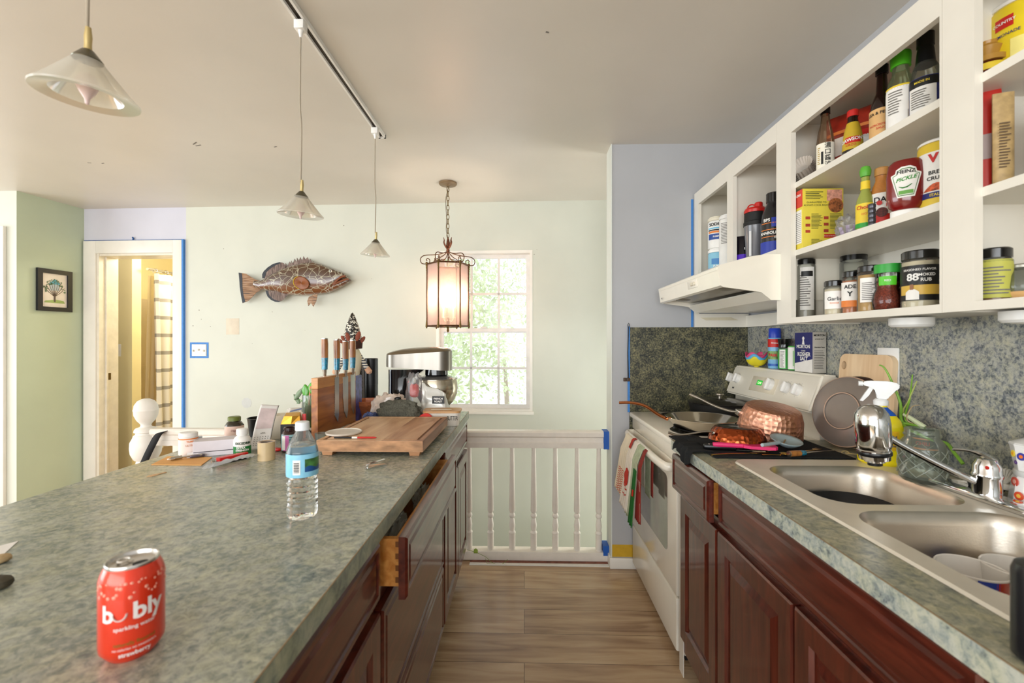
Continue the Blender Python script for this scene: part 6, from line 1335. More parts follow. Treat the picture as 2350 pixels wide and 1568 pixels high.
B().lathe([(0, 0), (.060, 0), (.063, .002), (.064, .007), (.061, .008), (.058, .005), (0, .005)], seg=44).done('lid_disc', mat('frosted_plastic', '#dfd8cd', .3), t)
p, a, L = along(CZ(765, 1006, BT+.005), CZ(862, 1006, BT+.005))
t = thing('marker_pen', 'thin black white and red pen along the near edge of the butcher block', 'pen', (p.x, p.y+.008, BT+.0055), a)
B().tube([(0, 0, 0), (L*.42, 0, 0)], .0035, 10).done('pen_barrel', black, t); B().tube([(L*.42, 0, 0), (L*.55, 0, 0)], .0035, 10).done('pen_grip', white, t); B().tube([(L*.55, 0, 0), (L*.95, 0, 0), (L, 0, 0)], [.0035, .0035, .002], 10).done('pen_cap', redl, t)
gp = CZ(741, 1014, CT)
t = thing('shot_glass', 'small clear shot glass squeezed between knife block and butcher block', 'glass', (-.742, 1.60, CT+.0005))
B().lathe([(0, 0), (.018, 0), (.022, .058), (.020, .058), (.0165, .008), (0, .008)], seg=28).done('glass_body', thinglass('shot_glass_clear', '#e6ebe6', .02, 1, .12), t)
# ---------------- knife board
KX = -.812; KY0, KY1, KH = 1.722, 2.115, .248
t = thing('knife_block', 'upright brown magnetic wooden knife board on the island', 'knife block', (KX, KY0, CT+.0004))
walnut = wood('walnut', '#8a4a20', '#c47c3c', 'y', .7, .35, .3)
walnut2 = wood('walnut_light', '#b9742f', '#e0a058', 'y', .6, .35, .3)
B().box(-.026, 0, 0, KY1-KY0, .010, .205, bev=.001).box(-.07, .03, .0, .02, 0, .010).box(-.07, .03, KY1-KY0-.02, KY1-KY0, 0, .010).done('board', walnut, t, smooth=False)
B().box(-.026, .0002, 0, KY1-KY0, .2052, KH, bev=.001).done('top_plank', walnut2, t, smooth=False)
def chefknife(label, py, side, blade_len, hz0_, w_, serr=False, n=0):
    x = KX+(.0008 if side > 0 else -.0292)
    t = thing('chef_knife', label, 'knife', (x, py, 0), group=None)
    zb = hz0_-.018; L = blade_len; s_ = w_/2
    pts = [(-s_, zb), (-s_, zb-L*.55)]
    if serr: pts = [(-s_-(.0018 if i % 2 else 0), zb-L*.85*i/34) for i in range(35)]
    else: pts = [(-s_, zb), (-s_+.001, zb-L*.5), (-s_*.55, zb-L*.82)]
    pts += [(s_*.5, zb-L), (s_, zb-L*.82), (s_, zb)]
    B().prism(pts, 0, .0024, 'yz').done('blade', mat('polished_blade', '#d5d2ca', .32, .9), t, smooth=False)
    B().tube([(.0012, 0, zb-.002), (.0012, 0, hz0_+.012)], [.007, .0115], 14, flat=.8).done('bolster', steel, t)
    a, m, c = hz0_+.012, hz0_+.062, hz0_+.140
    B().tube([(.0012, 0, a), (.0012, .001, m)], [.0118, .0135], 14).done('resin_section', tealr, t)
    B().tube([(.0012, .001, m), (.0012, 0, c-.02), (.0012, -.001, c)], [.0135, .0142, .0135], 14).done('wood_section', woodh, t)
    B().tube([(.0012, -.001, c), (.0012, -.001, c+.004)], .0136, 14).done('end_cap', steel, t)
hz_ = 1.170
chefknife('leftmost teal and wood handled knife on the far side of the knife board', CXp(744, 800, KX-.03).y, -1, .18, hz_+.005, .03)
chefknife('serrated knife with teal and wood handle, first blade on the knife board face', CXp(772, 800, KX).y, 1, .195, hz_, .040, True)
chefknife('chef knife with teal handle in the middle of the knife board face', CXp(792, 800, KX).y, 1, .19, hz_-.006, .055)
chefknife('teal and wood handled knife nearest the right end of the knife board', CXp(808.5, 800, KX).y, 1, .19, hz_-.002, .050)
chopst = CZ(730, 860, 1.16)
one('pencil', B().tube([(-.885, 1.94, CT+.02), (-.862, 1.90, 1.20)], .0035, 6), mat('pinkish_wood_stick', '#b5705a', .5), 'thin pinkish wooden stick poking up behind the knife board', 'stick')
# ---------------- gnome
gx, gy = -.918, 2.345
t = thing('gnome_doll', 'tall gnome doll with a sequined pointed hat and striped sleeves behind the knives', 'gnome', (gx, gy, CT+.0005), face_cam(gx, gy))
B().lathe([(0, 0), (.045, 0), (.055, .03), (.05, .12), (.042, .2), (.034, .27), (.03, .33), (0, .34)], seg=28).done('body', mat('grey_felt', '#6b6860', .9, bump=.4, bs=300), t)
B().lathe([(0, .13), (.02, .16), (.045, .25), (.048, .31), (.034, .35), (0, .36)], (0, -.018, 0), 24, sy=.7).done('beard', mat('cream_beard_wool', '#d8cdb0', .9, bump=.9, bs=120), t)
B().ball((0, -.05, .335), .012, 14).done('nose', mat('felt_nose', '#d3b294', .7), t)
hatm, nt, hb = nodes('black_white_sequins'); vv = N(nt, 'ShaderNodeTexVoronoi'); vv.inputs['Scale'].default_value = 190; nt.links.new(coords(nt), vv.inputs['Vector'])
sp = N(nt, 'ShaderNodeSeparateColor'); nt.links.new(vv.outputs['Color'], sp.inputs[0]); nt.links.new(ramp(nt, sp.outputs[0], [(0, '#14110d'), (.55, '#4a4030'), (.72, '#e9e4d4')], 'CONSTANT'), hb.inputs['Base Color']); hb.inputs['Roughness'].default_value = .35; addbump(nt, hb, vv.outputs['Distance'], .8)
B().lathe([(0, .40), (.048, .400), (.046, .42), (.034, .47), (.02, .51), (.008, .54), (0, .548)], seg=28).done('hat', hatm, t)
lv = mat('rusty_felt_leaf', '#8a4630', .7)
for (a, d, z, r_) in ((-60, .045, .405, .022), (-25, .048, .415, .026), (30, .05, .42, .028), (62, .05, .40, .024), (-80, .055, .395, .018)):
    b = B(); b.ball((0, 0, 0), r_, 12, sc_=(.45, .18, 1), M=Matrix.Translation((d*math.sin(R(a))*1.1, -d*math.cos(R(a)), z)) @ Matrix.Rotation(R(a*.6), 4, 'Y')); b.done('felt_leaf', lv, t)
B().lathe([(0, .35), (.05, .355), (.052, .385), (.046, .402), (0, .402)], seg=28).done('hat_brim', mat('dark_brown_felt', '#3a1f16', .9), t)
sm_, nt, sb = nodes('striped_knit'); sx_ = N(nt, 'ShaderNodeSeparateXYZ'); nt.links.new(coords(nt), sx_.inputs[0]); mm = N(nt, 'ShaderNodeMath', operation='MULTIPLY'); mm.inputs[1].default_value = 75; nt.links.new(sx_.outputs[2], mm.inputs[0]); ff = N(nt, 'ShaderNodeMath', operation='FRACT'); nt.links.new(mm.outputs[0], ff.inputs[0]); nt.links.new(ramp(nt, ff.outputs[0], [(0, '#e5ddcd'), (.55, '#3a4150')], 'CONSTANT'), sb.inputs['Base Color']); sb.inputs['Roughness'].default_value = .9
for s_ in (-1, 1):
    B().tube(smoothpts([(s_*.028, -.01, .33), (s_*.05, -.015, .29), (s_*.072, -.02, .25)], 5), .013, 12).done('sleeve', sm_, t)
    B().tube([(s_*.072, -.02, .25), (s_*.086, -.022, .228), (s_*.09, -.022, .22)], [.015, .016, .008], 12).done('mitten', mat('felt_mitten', '#d8a98a', .8), t)
for (u, Y, r_, h_, nm, lab) in ((852, 2.435, .036, .300, 'pepper_mill', 'tall matt black cylinder standing right of the gnome'), (815, 2.450, .034, .300, 'black_cylinder', 'black cylinder standing behind the gnome and the knives')):
    q = CYp(u, 880, Y); t = thing('black_cylinder', lab, 'cylinder', (q.x, Y, CT+.0004))
    B().lathe([(0, 0), (r_-.002, 0), (r_, .003), (r_, h_*.52)], seg=32).done('lower_tube', mat('satin_black_tube', '#141416', .35), t)
    B().lathe([(0, h_*.521), (r_+.0006, h_*.521), (r_, h_-.003), (r_-.003, h_), (0, h_)], seg=32).done('upper_tube', mat('satin_black_tube', '#141416', .35), t)
q = CYp(833, 900, 2.465); t = thing('paper_roll', 'narrow white roll standing between the two black cylinders', 'roll', (q.x, 2.462, CT+.0004)); B().lathe([(0, 0), (.014, 0), (.014, .27), (.006, .27), (.006, .26), (0, .26)], seg=24).done('roll', paper, t); fine_print(B(), -.006, .006, .03, .24, 26, -.0145).done('fine_print', greyink, t, smooth=False)
# wooden bowl
t = thing('wooden_bowl', 'faceted reddish wooden bowl behind the knife board', 'bowl', (-.800, 2.262, CT+.0004))
B().lathe([(0, 0), (.035, 0), (.060, .03), (.092, .072), (.095, .092), (.090, .092), (.084, .072), (.05, .032), (0, .022)], seg=9).done('bowl_body', wood('red_bowl_wood', '#9a4f2c', '#c97a4c', 'x', 2, .4, .2), t, ang=15)
b = B(); pillow(b, .075, .05, .055, 3, .35); b2 = one('knit_ornament', b, mat('blue_tan_wool', '#54608a', .9, var=.9, vs=60, bump=.6, bs=200), 'small blue and tan woolly ornament beside the wooden bowl', 'ornament', (-.728, 2.08, CT+.0005))
b = B(); b.box(0, .004, 0, .09, 0, .225); one('paper_bag', b, mat('blue_white_packet', '#5c5fb0', .4, var=.6, vs=35), 'thin blue and white printed packet standing at the far end of the knife board', 'packet', (KX-.012, 2.125, CT+.0005), smooth=False)
# ---------------- stand mixer
MXc, MY = -.555, 2.315
t = thing('stand_mixer', 'black and steel stand mixer with a big stainless bowl', 'mixer', (MXc, MY, CT+.0004))
sblk = mat('glossy_black_plastic', '#08080a', .12, coat=.6)
b = B(); b.prism(rr(-.155, .165, -.085, .085, .05, 6), 0, .03, 'xy'); b.done('base', sblk, t)
b = B()
secs = [(.03, -.15, -.035, .07), (.12, -.15, -.04, .062), (.20, -.15, -.03, .06), (.248, -.150, .04, .062)]
vs = []; fs = []
for z, x0, x1, d in secs: vs += [(u, v, z) for u, v in rr(x0, x1, -d, d, .035, 5)]
n = 24
for i in range(3):
    for k in range(n): k2 = (k+1) % n; fs.append((i*n+k, i*n+k2, (i+1)*n+k2, (i+1)*n+k))
fs += [tuple(range(n)), tuple(3*n+k for k in range(n))]; b._new(vs, fs); b.done('column', sblk, t)
def head(b, z0f, z1f, x0, x1, hw, n=26):
    """closed slab following a rounded plan with top/bottom heights varying along x"""
    pl = rr(x0, x1, -hw, hw, .06, 8); lo = [(u, v, z0f(u)) for u, v in pl]; hi = [(u, v, z1f(u)) for u, v in pl]; m = len(pl)
    b._new(lo+hi, [(i, (i+1) % m, (i+1) % m+m, i+m) for i in range(m)]+[tuple(range(m)), tuple(range(m, 2*m))])
zt_ = lambda x: .332+.05*(x/.17)*.22; zb_ = lambda x: .252-.010*(x/.17)
b = B(); head(b, zb_, zt_, -.165, .175, .07); b.done('steel_band', mat('mixer_steel', '#8a857d', .34, 1, aniso=(6, 6, .2), vs=4, var=.12), t)
b = B(); 
def dome(u, v):
    a = 2*PI*u; pl = rr(-.166, .176, -.071, .071, .06, 8); i = int(u*len(pl)) % len(pl); px_, py_ = pl[i]; k = math.sin(v*PI/2); cx_ = .005
    return (cx_+(px_-cx_)*(1-v)**.0*math.cos(v*PI/2)+0, py_*math.cos(v*PI/2), zt_(px_*math.cos(v*PI/2))+.0006+.030*k)
b.grid(dome, 36, 8, wrap=True); b.done('top_cover', mat('mixer_top_brown', '#6e5f48', .22, .4, coat=.5), t)
B().lathe([(0, .205), (.05, .205), (.06, .22), (.058, .25), (0, .25)], (.095, 0, 0), 28).tube([(.095, 0, .16), (.095, 0, .206)], .012, 12).done('drive_hub', sblk, t)
bwl = [(0, .032), (.045, .032), (.05, .04), (.085, .075), (.108, .12), (.112, .15), (.108, .178), (.104, .195), (.109, .197), (.109, .199), (.102, .199), (.104, .178), (.107, .15), (.103, .12), (.08, .078), (.045, .045), (0, .044)]
B().lathe(bwl, (.095, 0, 0), 48).done('mixing_bowl', mat('bowl_brushed_steel', '#b7ae9c', .22, 1, var=.15, vs=5), t)
B().lathe([(.06, .214), (.10, .2015), (.111, .2005), (.111, .1995), (.06, .212)], (.095, 0, 0), 40).done('splash_guard', thinglass('splash_guard_plastic', '#f2f2f2', .05, 1, .15), t)
# ---------------- bags, cap, butter
b = B(); pillow(b, .17, .085, .130, 21, .35, 34)
t = one('bread_bag', b, mat('bread_bag_film', '#dccabb', .3, var=.2, vs=25, coat=.5), 'soft plastic bread bag with red print in front of the mixer column', 'bread bag', (-.662, 2.160, CT+.0005), rz=R(8))
b = B(); b.grid(lambda u, v: (-.0+.09*u, -.0455-.003*math.sin(u*3), .075+.026*v+.006*u), 8, 4); b.done('red_print', mat('red_film_print', '#d1322a', .35, var=.5, vs=60), t)
b = B(); b.ball((.045, -.036, .115), .014, 14, sc_=(1.2, .5, .7)); b.done('black_clip', black, t)
b = B(); pillow(b, .085, .05, .225, 8, .45, 30, e=.8); t = one('snack_bag', b, bagm, 'clear cellophane bag of red sweets leaning on the mixing bowl', 'plastic bag', (-.545, 2.187, CT+.0005))
b = B(); pillow(b, .045, .025, .065, 14, .4, 20, c=(0, -.002, .115)); b.done('red_sweets', mat('red_sweets', '#e0301c', .35), t)
def cof(u, v):
    a = 2*PI*u; k = v; w__ = .070*(1-.15*k); d__ = .035*(1-k**2*.9)+.002; nn = noise.noise(Vector((math.cos(a)*2, math.sin(a)*2, v*5)))*.008
    f = lambda q, e: math.copysign(abs(q)**e, q)
    return (w__*f(math.cos(a), .5)+nn-.012*k, d__*f(math.sin(a), .6)+nn, .001+.160*v-.03*k*math.cos(a))
b = B(); b.grid(cof, 48, 18, wrap=True); b._new([cof(i/48, 0) for i in range(48)], [tuple(range(48))]); b._new([cof(i/48, 1) for i in range(48)], [tuple(range(48))])
t = thing('coffee_bag', 'crumpled white coffee bag with a black label leaning on the mixer bowl', 'coffee bag', (-.436, 2.182, CT+.0012), rot=(R(-2), R(0), R(-3)))
b.done('bag_body', mat('white_foil_bag', '#dcdcd6', .3, .2, var=.05, bump=.6, bs=40), t)
B().box(-.010, .050, -.0415, -.0400, .088, .124).done('black_label', blk, t, smooth=False)
b = B(); put_text(b, 'FRENCH', .012, flat_map(.02, -.042, .112), .03); put_text(b, 'ROAST', .012, flat_map(.02, -.042, .098), .03); b.done('lettering', white, t, smooth=False)
b = B(); pillow(b, .205, .09, .112, 33, .40, 40, freq=2.2)
t = one('tweed_cap', b, mat('grey_tweed', '#5a594e', .95, var=.35, vs=150, bump=.8, bs=350), 'folded grey tweed cap lying behind the butcher block', 'cap', (-.580, 2.050, CT+.0005), rz=R(-5))
b = B(); b.grid(lambda u, v: (-.13-.02*math.cos(PI*u*.0)+.10*u-.0*v, -.045-.03*math.sin(PI*u)*(1-v)-.0, .006+.03*v+.012*u), 14, 6); b.done('peak', mat('grey_tweed', '#5a594e', .95, var=.35, vs=150, bump=.8, bs=350), t, thick=.004)
q = CZ(1023, 964, CT); 
t = thing('butter_dish', 'white butter dish with a wooden lid and the word butter on its side', 'butter dish', (-.387, 2.092, CT+.0005), R(3))
b = B(); lo = rr(-.078, .078, -.048, .048, .02, 5); hi = rr(-.086, .086, -.056, .056, .024, 5); m_ = len(lo)
b._new([(u, v, 0) for u, v in lo]+[(u, v, .060) for u, v in hi], [(i, (i+1) % m_, (i+1) % m_+m_, i+m_) for i in range(m_)]+[tuple(range(m_)), tuple(range(m_, 2*m_))]); b.done('dish', mat('white_stoneware', '#ece6dc', .25, coat=.4), t)
b = B(); b.prism(rr(-.088, .088, -.058, .058, .025, 5), .0604, .070, 'xy'); ld = b.done('lid', wood('lid_wood', '#c08a54', '#dcae78', 'x', 1, .4), t)
b = B(); b.prism(rr(-.055, .045, -.012, .012, .0115, 5), .0701, .0712, 'xy'); b.done('lid_slot', mat('pale_lid_inlay', '#e8dcc4', .3), ld)
b = B(); put_text(b, 'BUTTER', .029, lambda u, v: (.052+u*.48, -.0485-(.037+v)*.133-.0012, .037+v), .0); b.done('lettering', ink, t, smooth=False)
t = thing('silicone_lid', 'bright red round silicone disc standing behind the butcher block edge', 'lid', (-.452, 2.018, CT+.028), rot=(R(70), 0, 0))  # a red silicone lid, stood on edge behind the butcher block
B().lathe([(0, 0), (.034, 0), (.036, .003), (.034, .006), (0, .006)], seg=32).done('lid_disc', mat('red_silicone', '#d8231c', .4), t)
one('blue_packet', B().box(-.012, .012, -.008, .008, 0, .045, bev=.004), mat('slate_blue_packet', '#4a6f96', .4), 'little slate blue packet between coffee bag and butter dish', 'packet', (-.502, 2.117, CT+.0004))
# ================================================================ LEFT CLUTTER
def P(u, v): return CZ(u, v, CT)
def at(name, label, cat, u, v, rz=None, z=CT+.0004, **k):
    p = CZ(u, v, CT); return thing(name, label, cat, (p.x, p.y, z), face_cam(p.x, p.y) if rz is None else rz, **k)
# manila envelope
pts = [P(347, 1068), P(462, 1069), P(487, 1051), P(385, 1049)]
b = B(); b._new([p+Vector((0, 0, z)) for z in (.0004, .0024) for p in pts], [(0, 1, 2, 3), (4, 5, 6, 7), (0, 1, 5, 4), (1, 2, 6, 5), (2, 3, 7, 6), (3, 0, 4, 7)])
one('envelope', b, mat('manila_paper', '#e2a860', .6), 'orange manila envelope lying flat on the island counter', 'envelope', smooth=False)
t = at('key_bunch', 'bunch of keys and a silver penknife lying on the manila envelope', 'keys', 418, 1056, z=CT+.003)
B().tube([(-.03, 0, .005), (.0, .004, .006)], .006, 8).tube([(.0, .004, .006), (.055, -.002, .007)], [.005, .009], 8, flat=.5).done('key', mat('nickel', '#bdb8ae', .2, 1), t)
B().tube(arc((-.028, -.004, .006), .010, 0, 360, 16, 'xy'), .0015, 6, closed=True).done('key_ring', chrome, t); B().box(.02, .062, -.01, .002, .001, .009, bev=.003).done('penknife', mat('dark_penknife', '#5a5560', .25, .6), t)
# antacid tub
t = jar('wipes_tub', 'small white plastic tub with orange printed label at the left end of the clutter', 'tub', P(421, 1048).x, P(421, 1048).y+.022, CT+.0004, [(0, 0), (.024, 0), (.026, .003), (.026, .062), (.024, .064)], white, capp(.0265, .0645, .014), white, [(.004, .058, 150, mat('pale_pink_label', '#eedfd6', .5)), (.056, .060, 150, orng)], [('TUMS', .008, .049, 10, orng, .02), ('ULTRA', .0085, .036, 10, mat('faded_orange_print', '#d9a080', .5), .02)], sx=1.05)
t = at('small_carton', 'flat blue and white carton standing behind the orange labelled tub', 'box', 447, 1040, z=CT+.0004)
B().box(-.022, .022, 0, .02, 0, .055).done('carton', mat('pale_blue_carton', '#d7e4ea', .5), t, smooth=False); decal(t, 'blue_band', mat('petrol_blue_print', '#2a6d92', .4), -.022, .022, .003, .016, 0); decal(t, 'blue_band', mat('petrol_blue_print', '#2a6d92', .4), -.022, .022, .026, .040, 0)
b = B(); b.ball((.004, -.0012, .034), .006, 12, sc_=(2, .2, .6)); b.done('emblem', white, t)
t = at('white_box', 'long plain white carton lying behind the green labelled pill bottle', 'box', 497, 1046, rz=face_cam(-.95, 1.5)+R(-6), z=CT+.0004)
B().box(-.068, .068, 0, .07, 0, .052, bev=.001).done('carton', mat('lilac_white_card', '#dcd6dc', .5), t, smooth=False); B().box(-.066, .066, -.0006, 0, .015, .0175).done('seam', mat('dark_seam', '#4a464c', .6), t, smooth=False)
t = at('playing_card', 'pale card with oval ring leaning in front of the white carton', 'card', 452, 1050, z=CT+.0026)
B().box(-.028, .02, -.004, .028, 0, .001, M=Matrix.Rotation(R(22), 4, 'X')).done('card', paper, t, smooth=False); B().tube(arc((0, .012, .0068), .012, 0, 360, 20, 'xy'), .0012, 6, closed=True).done('ring', mat('tan_ring', '#b9a88a', .4), t)
# bottles
def pill(name, label, u, v, prof, m, cap, cm, bands, texts=(), dy=.0, **k):
    p = P(u, v); return jar(name, label, 'bottle', p.x, p.y+dy, CT+.0004, prof, m, cap, cm, bands, texts, **k)
pill('supplement_bottle', 'dark supplement bottle with olive green lid and pale pink label', 530, 1018, [(0, 0), (.029, 0), (.032, .004), (.032, .066), (.026, .078), (.021, .082), (.021, .084)], mat('dark_olive_bottle', '#2f2a1c', .2, coat=.4), capp(.0225, .0845, .016), mat('olive_green_cap', '#66702f', .4), [(.004, .066, 160, mat('dusty_pink_label', '#e0bfae', .5)), (.0, .03, 158, mat('white_lower_label', '#e8e4e2', .5))], [('Digestive', .010, .050, 12, mat('plum_print', '#8a5a5a', .5), .01)], dy=.02)
t = pill('pill_bottle', 'white pain relief bottle with green label and white cap', 551, 1047, [(0, 0), (.0235, 0), (.026, .003), (.026, .056), (.022, .064), (.015, .069), (.015, .072)], white, capp(.0185, .0725, .020), white, [(.003, .034, 95, mat('excedrin_green', '#157a35', .4)), (.0345, .052, 95, lbl)], [('EXCEDRIN', .0105, .045, 5, mat('dark_green_ink', '#123c1c', .5), .04), ('EXTRA', .009, .030, -10, white, .04), ('STRENGTH', .0085, .0215, 0, white, .04)], dy=.012)
fine_print(B(), -.02, .016, .006, .016, 3, 0, (.0275, 0)).done('fine_print', mat('pale_green_print', '#a9d69a', .5), t, smooth=False)
t = pill('vitamin_bottle', 'open dark brown bottle with pink and blue label beside the gold topped box', 658, 1040, [(0, 0), (.024, 0), (.0265, .004), (.0265, .062), (.022, .071), (.017, .075), (.017, .078), (.0195, .079), (.0195, .086), (.018, .088), (.014, .086), (.014, .08), (0, .07)], mat('oxblood_bottle', '#2a0d0d', .15, coat=.5), None, None, [(.008, .064, 160, mat('grey_teal_label', '#8fb5ba', .45)), (.008, .062, 22, mat('pink_violet_label', '#c86aa8', .45), -28), (.012, .06, 14, lbl, -45)], [], dy=.02)
fine_print(B(), -.002, .022, .02, .06, 7, 0, (.0285, R(0))).done('fine_print', ink, t, smooth=False)
# gold and black box
p = P(657, 1022); t = thing('gift_box', 'black box with a faceted golden top behind the brown bottle', 'box', (p.x, p.y+.03, CT+.0004), face_cam(p.x, p.y)-R(12))
B().box(-.035, .035, -.0, .055, 0, .074).done('box_body', mat('black_card', '#0d0b0a', .4), t, smooth=False)
b = B(); lo = [(-.035, 0), (.035, 0), (.035, .055), (-.035, .055)]; b._new([(u, v, .0743) for u, v in lo]+[(.002, -.001, .0743)]+[(-.024, .006, .104), (.006, .0, .104), (.03, .01, .104), (.026, .045, .112), (-.024, .045, .112)], [(0, 4, 6, 5), (4, 1, 7, 6), (1, 2, 8, 7), (2, 3, 9, 8), (3, 0, 5, 9), (5, 6, 7, 8, 9), (0, 1, 2, 3)]); b.done('golden_top', mat('gold_foil', '#d9a23c', .25, .7), t, smooth=False)
# white box with green emblem
p = P(628, 1018); t = thing('storage_tin', 'white box with a round green emblem standing behind the calendar', 'box', (p.x, p.y+.09, CT+.0004), face_cam(p.x, p.y)+R(6))
B().box(-.055, .060, 0, .09, 0, .092, bev=.001).done('box_body', mat('ivory_card', '#e9e2d0', .5), t, smooth=False)
B().lathe([(.0, 0), (.028, 0), (.028, .0008), (0, .0008)], seg=32, M=Matrix.Translation((.024, -.0002, .045)) @ Matrix.Rotation(R(90), 4, 'X')).done('green_emblem', mat('dark_green_print2', '#1c5a38', .5), t, smooth=False)
B().lathe([(.0, 0), (.025, 0), (.025, .0008), (0, .0008)], seg=32, M=Matrix.Translation((.024, -.0009, .049)) @ Matrix.Rotation(R(90), 4, 'X')).done('emblem_face', mat('ivory_card', '#e9e2d0', .5), t, smooth=False)
b = B(); put_text(b, 'G', .020, flat_map(.024, -.0022, .050), .0); b.done('lettering', mat('gold_print', '#b59a4a', .5), t, smooth=False)
random.seed(4)
b = B()
for k in range(3): b.box(-.045+.022*k, -.0435+.022*k, .01, .085, .05, .100+.008*k, M=Matrix.Rotation(R(6+14*k), 4, 'Y'))
b.done('papers_inside', mat('mixed_papers', '#d8d2ca', .6, var=.3, vs=30), t, smooth=False)
t = thing('black_bowl', 'small black tub behind the supplement bottle', 'tub', (P(563, 1012).x, P(563, 1012).y+.10, CT+.0004)); B().lathe([(0, 0), (.04, 0), (.048, .07), (.050, .075), (.046, .075), (.038, .006), (0, .005)], seg=28).done('tub_body', black, t)
# calendar
p = P(592, 1040); t = thing('wall_calendar', 'white calendar booklet leaning curled against the white box', 'calendar', (p.x-.008, p.y+.045, CT+.0004), face_cam(p.x, p.y)+R(14))
def cal(u, v, o=0): return ((u-.5)*.062+.040*(v-.3)+.018*v*v, .055*v+.03*math.sin(PI*v*.5)*v+o*(1), .004+.150*v-.010*u*v)
B().grid(lambda u, v: cal(u, v), 12, 22).done('pages', paper, t, thick=.003)
b = B()
for i in range(6):
    for j in range(5): q = cal(.12+.14*i, .10+.045*j, -.0022); b.box(q[0]-.0015, q[0]+.0015, q[1]-.0004, q[1], q[2]-.001, q[2]+.001)
q = cal(.5, .36, -.0022); put_text(b, 'APRIL', .007, lambda u, v: (q[0]+u, q[1]-.001+v*.3, q[2]+v), .01); b.done('calendar_print', greyink, t, smooth=False)
B().grid(lambda u, v: cal(.06+.86*u, .46+.46*v, -.0024), 10, 10).done('calendar_picture', mat('faint_floral_print', '#e4d2d2', .5, var=.18, vs=20), t)
B().grid(lambda u, v: cal(.985+.02*u, v, -.0005), 2, 20).done('dark_spine', mat('brown_spine', '#3a2a26', .5), t, thick=.004)
# tape roll
p = P(601, 1060); t = thing('packing_tape', 'roll of clear packing tape standing on its side face', 'tape roll', (p.x, p.y+.026, CT+.0004))
B().shell([(.0205, 0), (.0265, 0), (.0265, .060), (.0205, .060), (.0205, 0)], seg=36).done('tape_winding', mat('amber_tape', '#cfb68c', .2, coat=.6), t)
B().shell([(.017, .001), (.0205, .001), (.0205, .059), (.017, .059), (.017, .001)], seg=36).done('cardboard_core', mat('grey_core', '#8b7f74', .7), t)
p = P(540, 1078)
b = B(); pa, pb_ = P(472, 1082), P(590, 1060)
def film(u, v):
    q = pa.lerp(pb_, u); w_ = .014+.010*math.sin(u*PI); n1 = noise.noise(Vector((u*9, v*2, 1)))*.010
    return (q.x+(v-.5)*w_*.5, q.y-.012*math.sin(u*7)+(v-.5)*w_*2, CT+.008+.012*u+abs(n1)+.010*math.sin(PI*v)*(1 if u < .9 else .4))
b.grid(film, 44, 8); one('plastic_film', b, thinglass('crinkled_film', '#f4f4f6', .1, 1, .45, .5, 60), 'twisted strip of clear plastic film trailing from the packing tape', 'plastic film')
pa, pb_ = P(492, 1068), P(566, 1052); d = pb_-pa
t = thing('box_cutter', 'red and black box cutter lying in front of the pill bottle', 'box cutter', (pa.x, pa.y, CT+.0006), math.atan2(d.y, d.x))
B().prism(rr(0, d.length, -.010, .010, .008, 4), .0, .009, 'xy').done('black_grip', black, t); B().prism(rr(.008, d.length+.004, -.009, .012, .008, 4), .0092, .020, 'xy').done('red_shell', mat('red_tool_plastic', '#cf1f1c', .3), t); B().tube([(0, 0, .01), (-.008, 0, .01)], .006, 8).done('silver_nose', steel, t)
b = B(); pillow(b, .045, .02, .012, 6, .2, 16); one('red_clip', b, mat('red_tool_plastic', '#cf1f1c', .3), 'small red plastic clip between tape roll and brown bottle', 'clip', tuple(P(633, 1036)+Vector((0, .0, .0004))))
# loose papers and glass with plant
random.seed(9)
for k, (u, v, w_, h_, a, tilt, lab) in enumerate(((690, 995, .13, .09, 10, 4, 'sheet of white paper at the bottom of the loose pile by the knife board'), (682, 985, .12, .09, -20, 9, 'tilted white sheet in the middle of the loose pile by the knife board'), (700, 978, .14, .10, 25, 14, 'topmost curled white sheet of the pile beside the plant glass'))):
    p = P(u, v); z0 = .001+.016*k
    def sh(U, V, w_=w_, h_=h_, tilt=tilt, k=k, z0=z0): return ((U-.5)*w_, (V-.5)*h_, z0+.012*k*(1+math.sin(U*3+k))*.5+V*h_*math.tan(R(tilt))+.006*math.sin(U*5+V*3+k)+.006)
    b = B(); b.grid(sh, 12, 10); one('paper_sheet', b, paper, lab, 'paper', (p.x, p.y, CT), rz=R(a), thick=.0008, group='loose papers beside the knife board')
one('blue_card', B().grid(lambda U, V: ((U-.5)*.09, (V-.5)*.05, .03+.02*U), 6, 4), mat('denim_blue_card', '#5a6ea0', .5), 'blue edged card poking out of the paper pile', 'card', tuple(P(690, 982)+Vector((0, .0, .046))), rz=R(15), thick=.002)
b = B(); pillow(b, .11, .06, .035, 17, .5, 30); one('key_pouch', b, mat('dark_leather', '#33241f', .5, var=.4, vs=40), 'dark brown leather pouch lying under the loose papers', 'pouch', tuple(P(690, 1008)+Vector((0, .0, .0004))))
p = P(716, 1000)
t = thing('plant_glass', 'short glass of water holding green leaf cuttings beside the knife board', 'glass', (-.955, 1.955, CT+.075)); 
gz = -.0745
B().lathe([(0, gz), (.032, gz), (.036, gz+.09), (.034, gz+.155), (.031, gz+.155), (.033, gz+.09), (.029, gz+.005), (0, gz+.005)], seg=32).done('glass_body', thinglass('plant_glass_clear', '#e6efe6', .02, 1, .15), t)
B().lathe([(0, gz+.006), (.0285, gz+.006), (.032, gz+.11), (0, gz+.111)], seg=28).done('water', thinglass('greenish_water', '#b9c98f', .02, 1, .35, color='#a9b97f'), t)
lf = mat('pothos_green', '#4f9a2c', .35, var=.3, vs=40, coat=.3); lf2 = mat('grey_green_leaf', '#7f9477', .4)
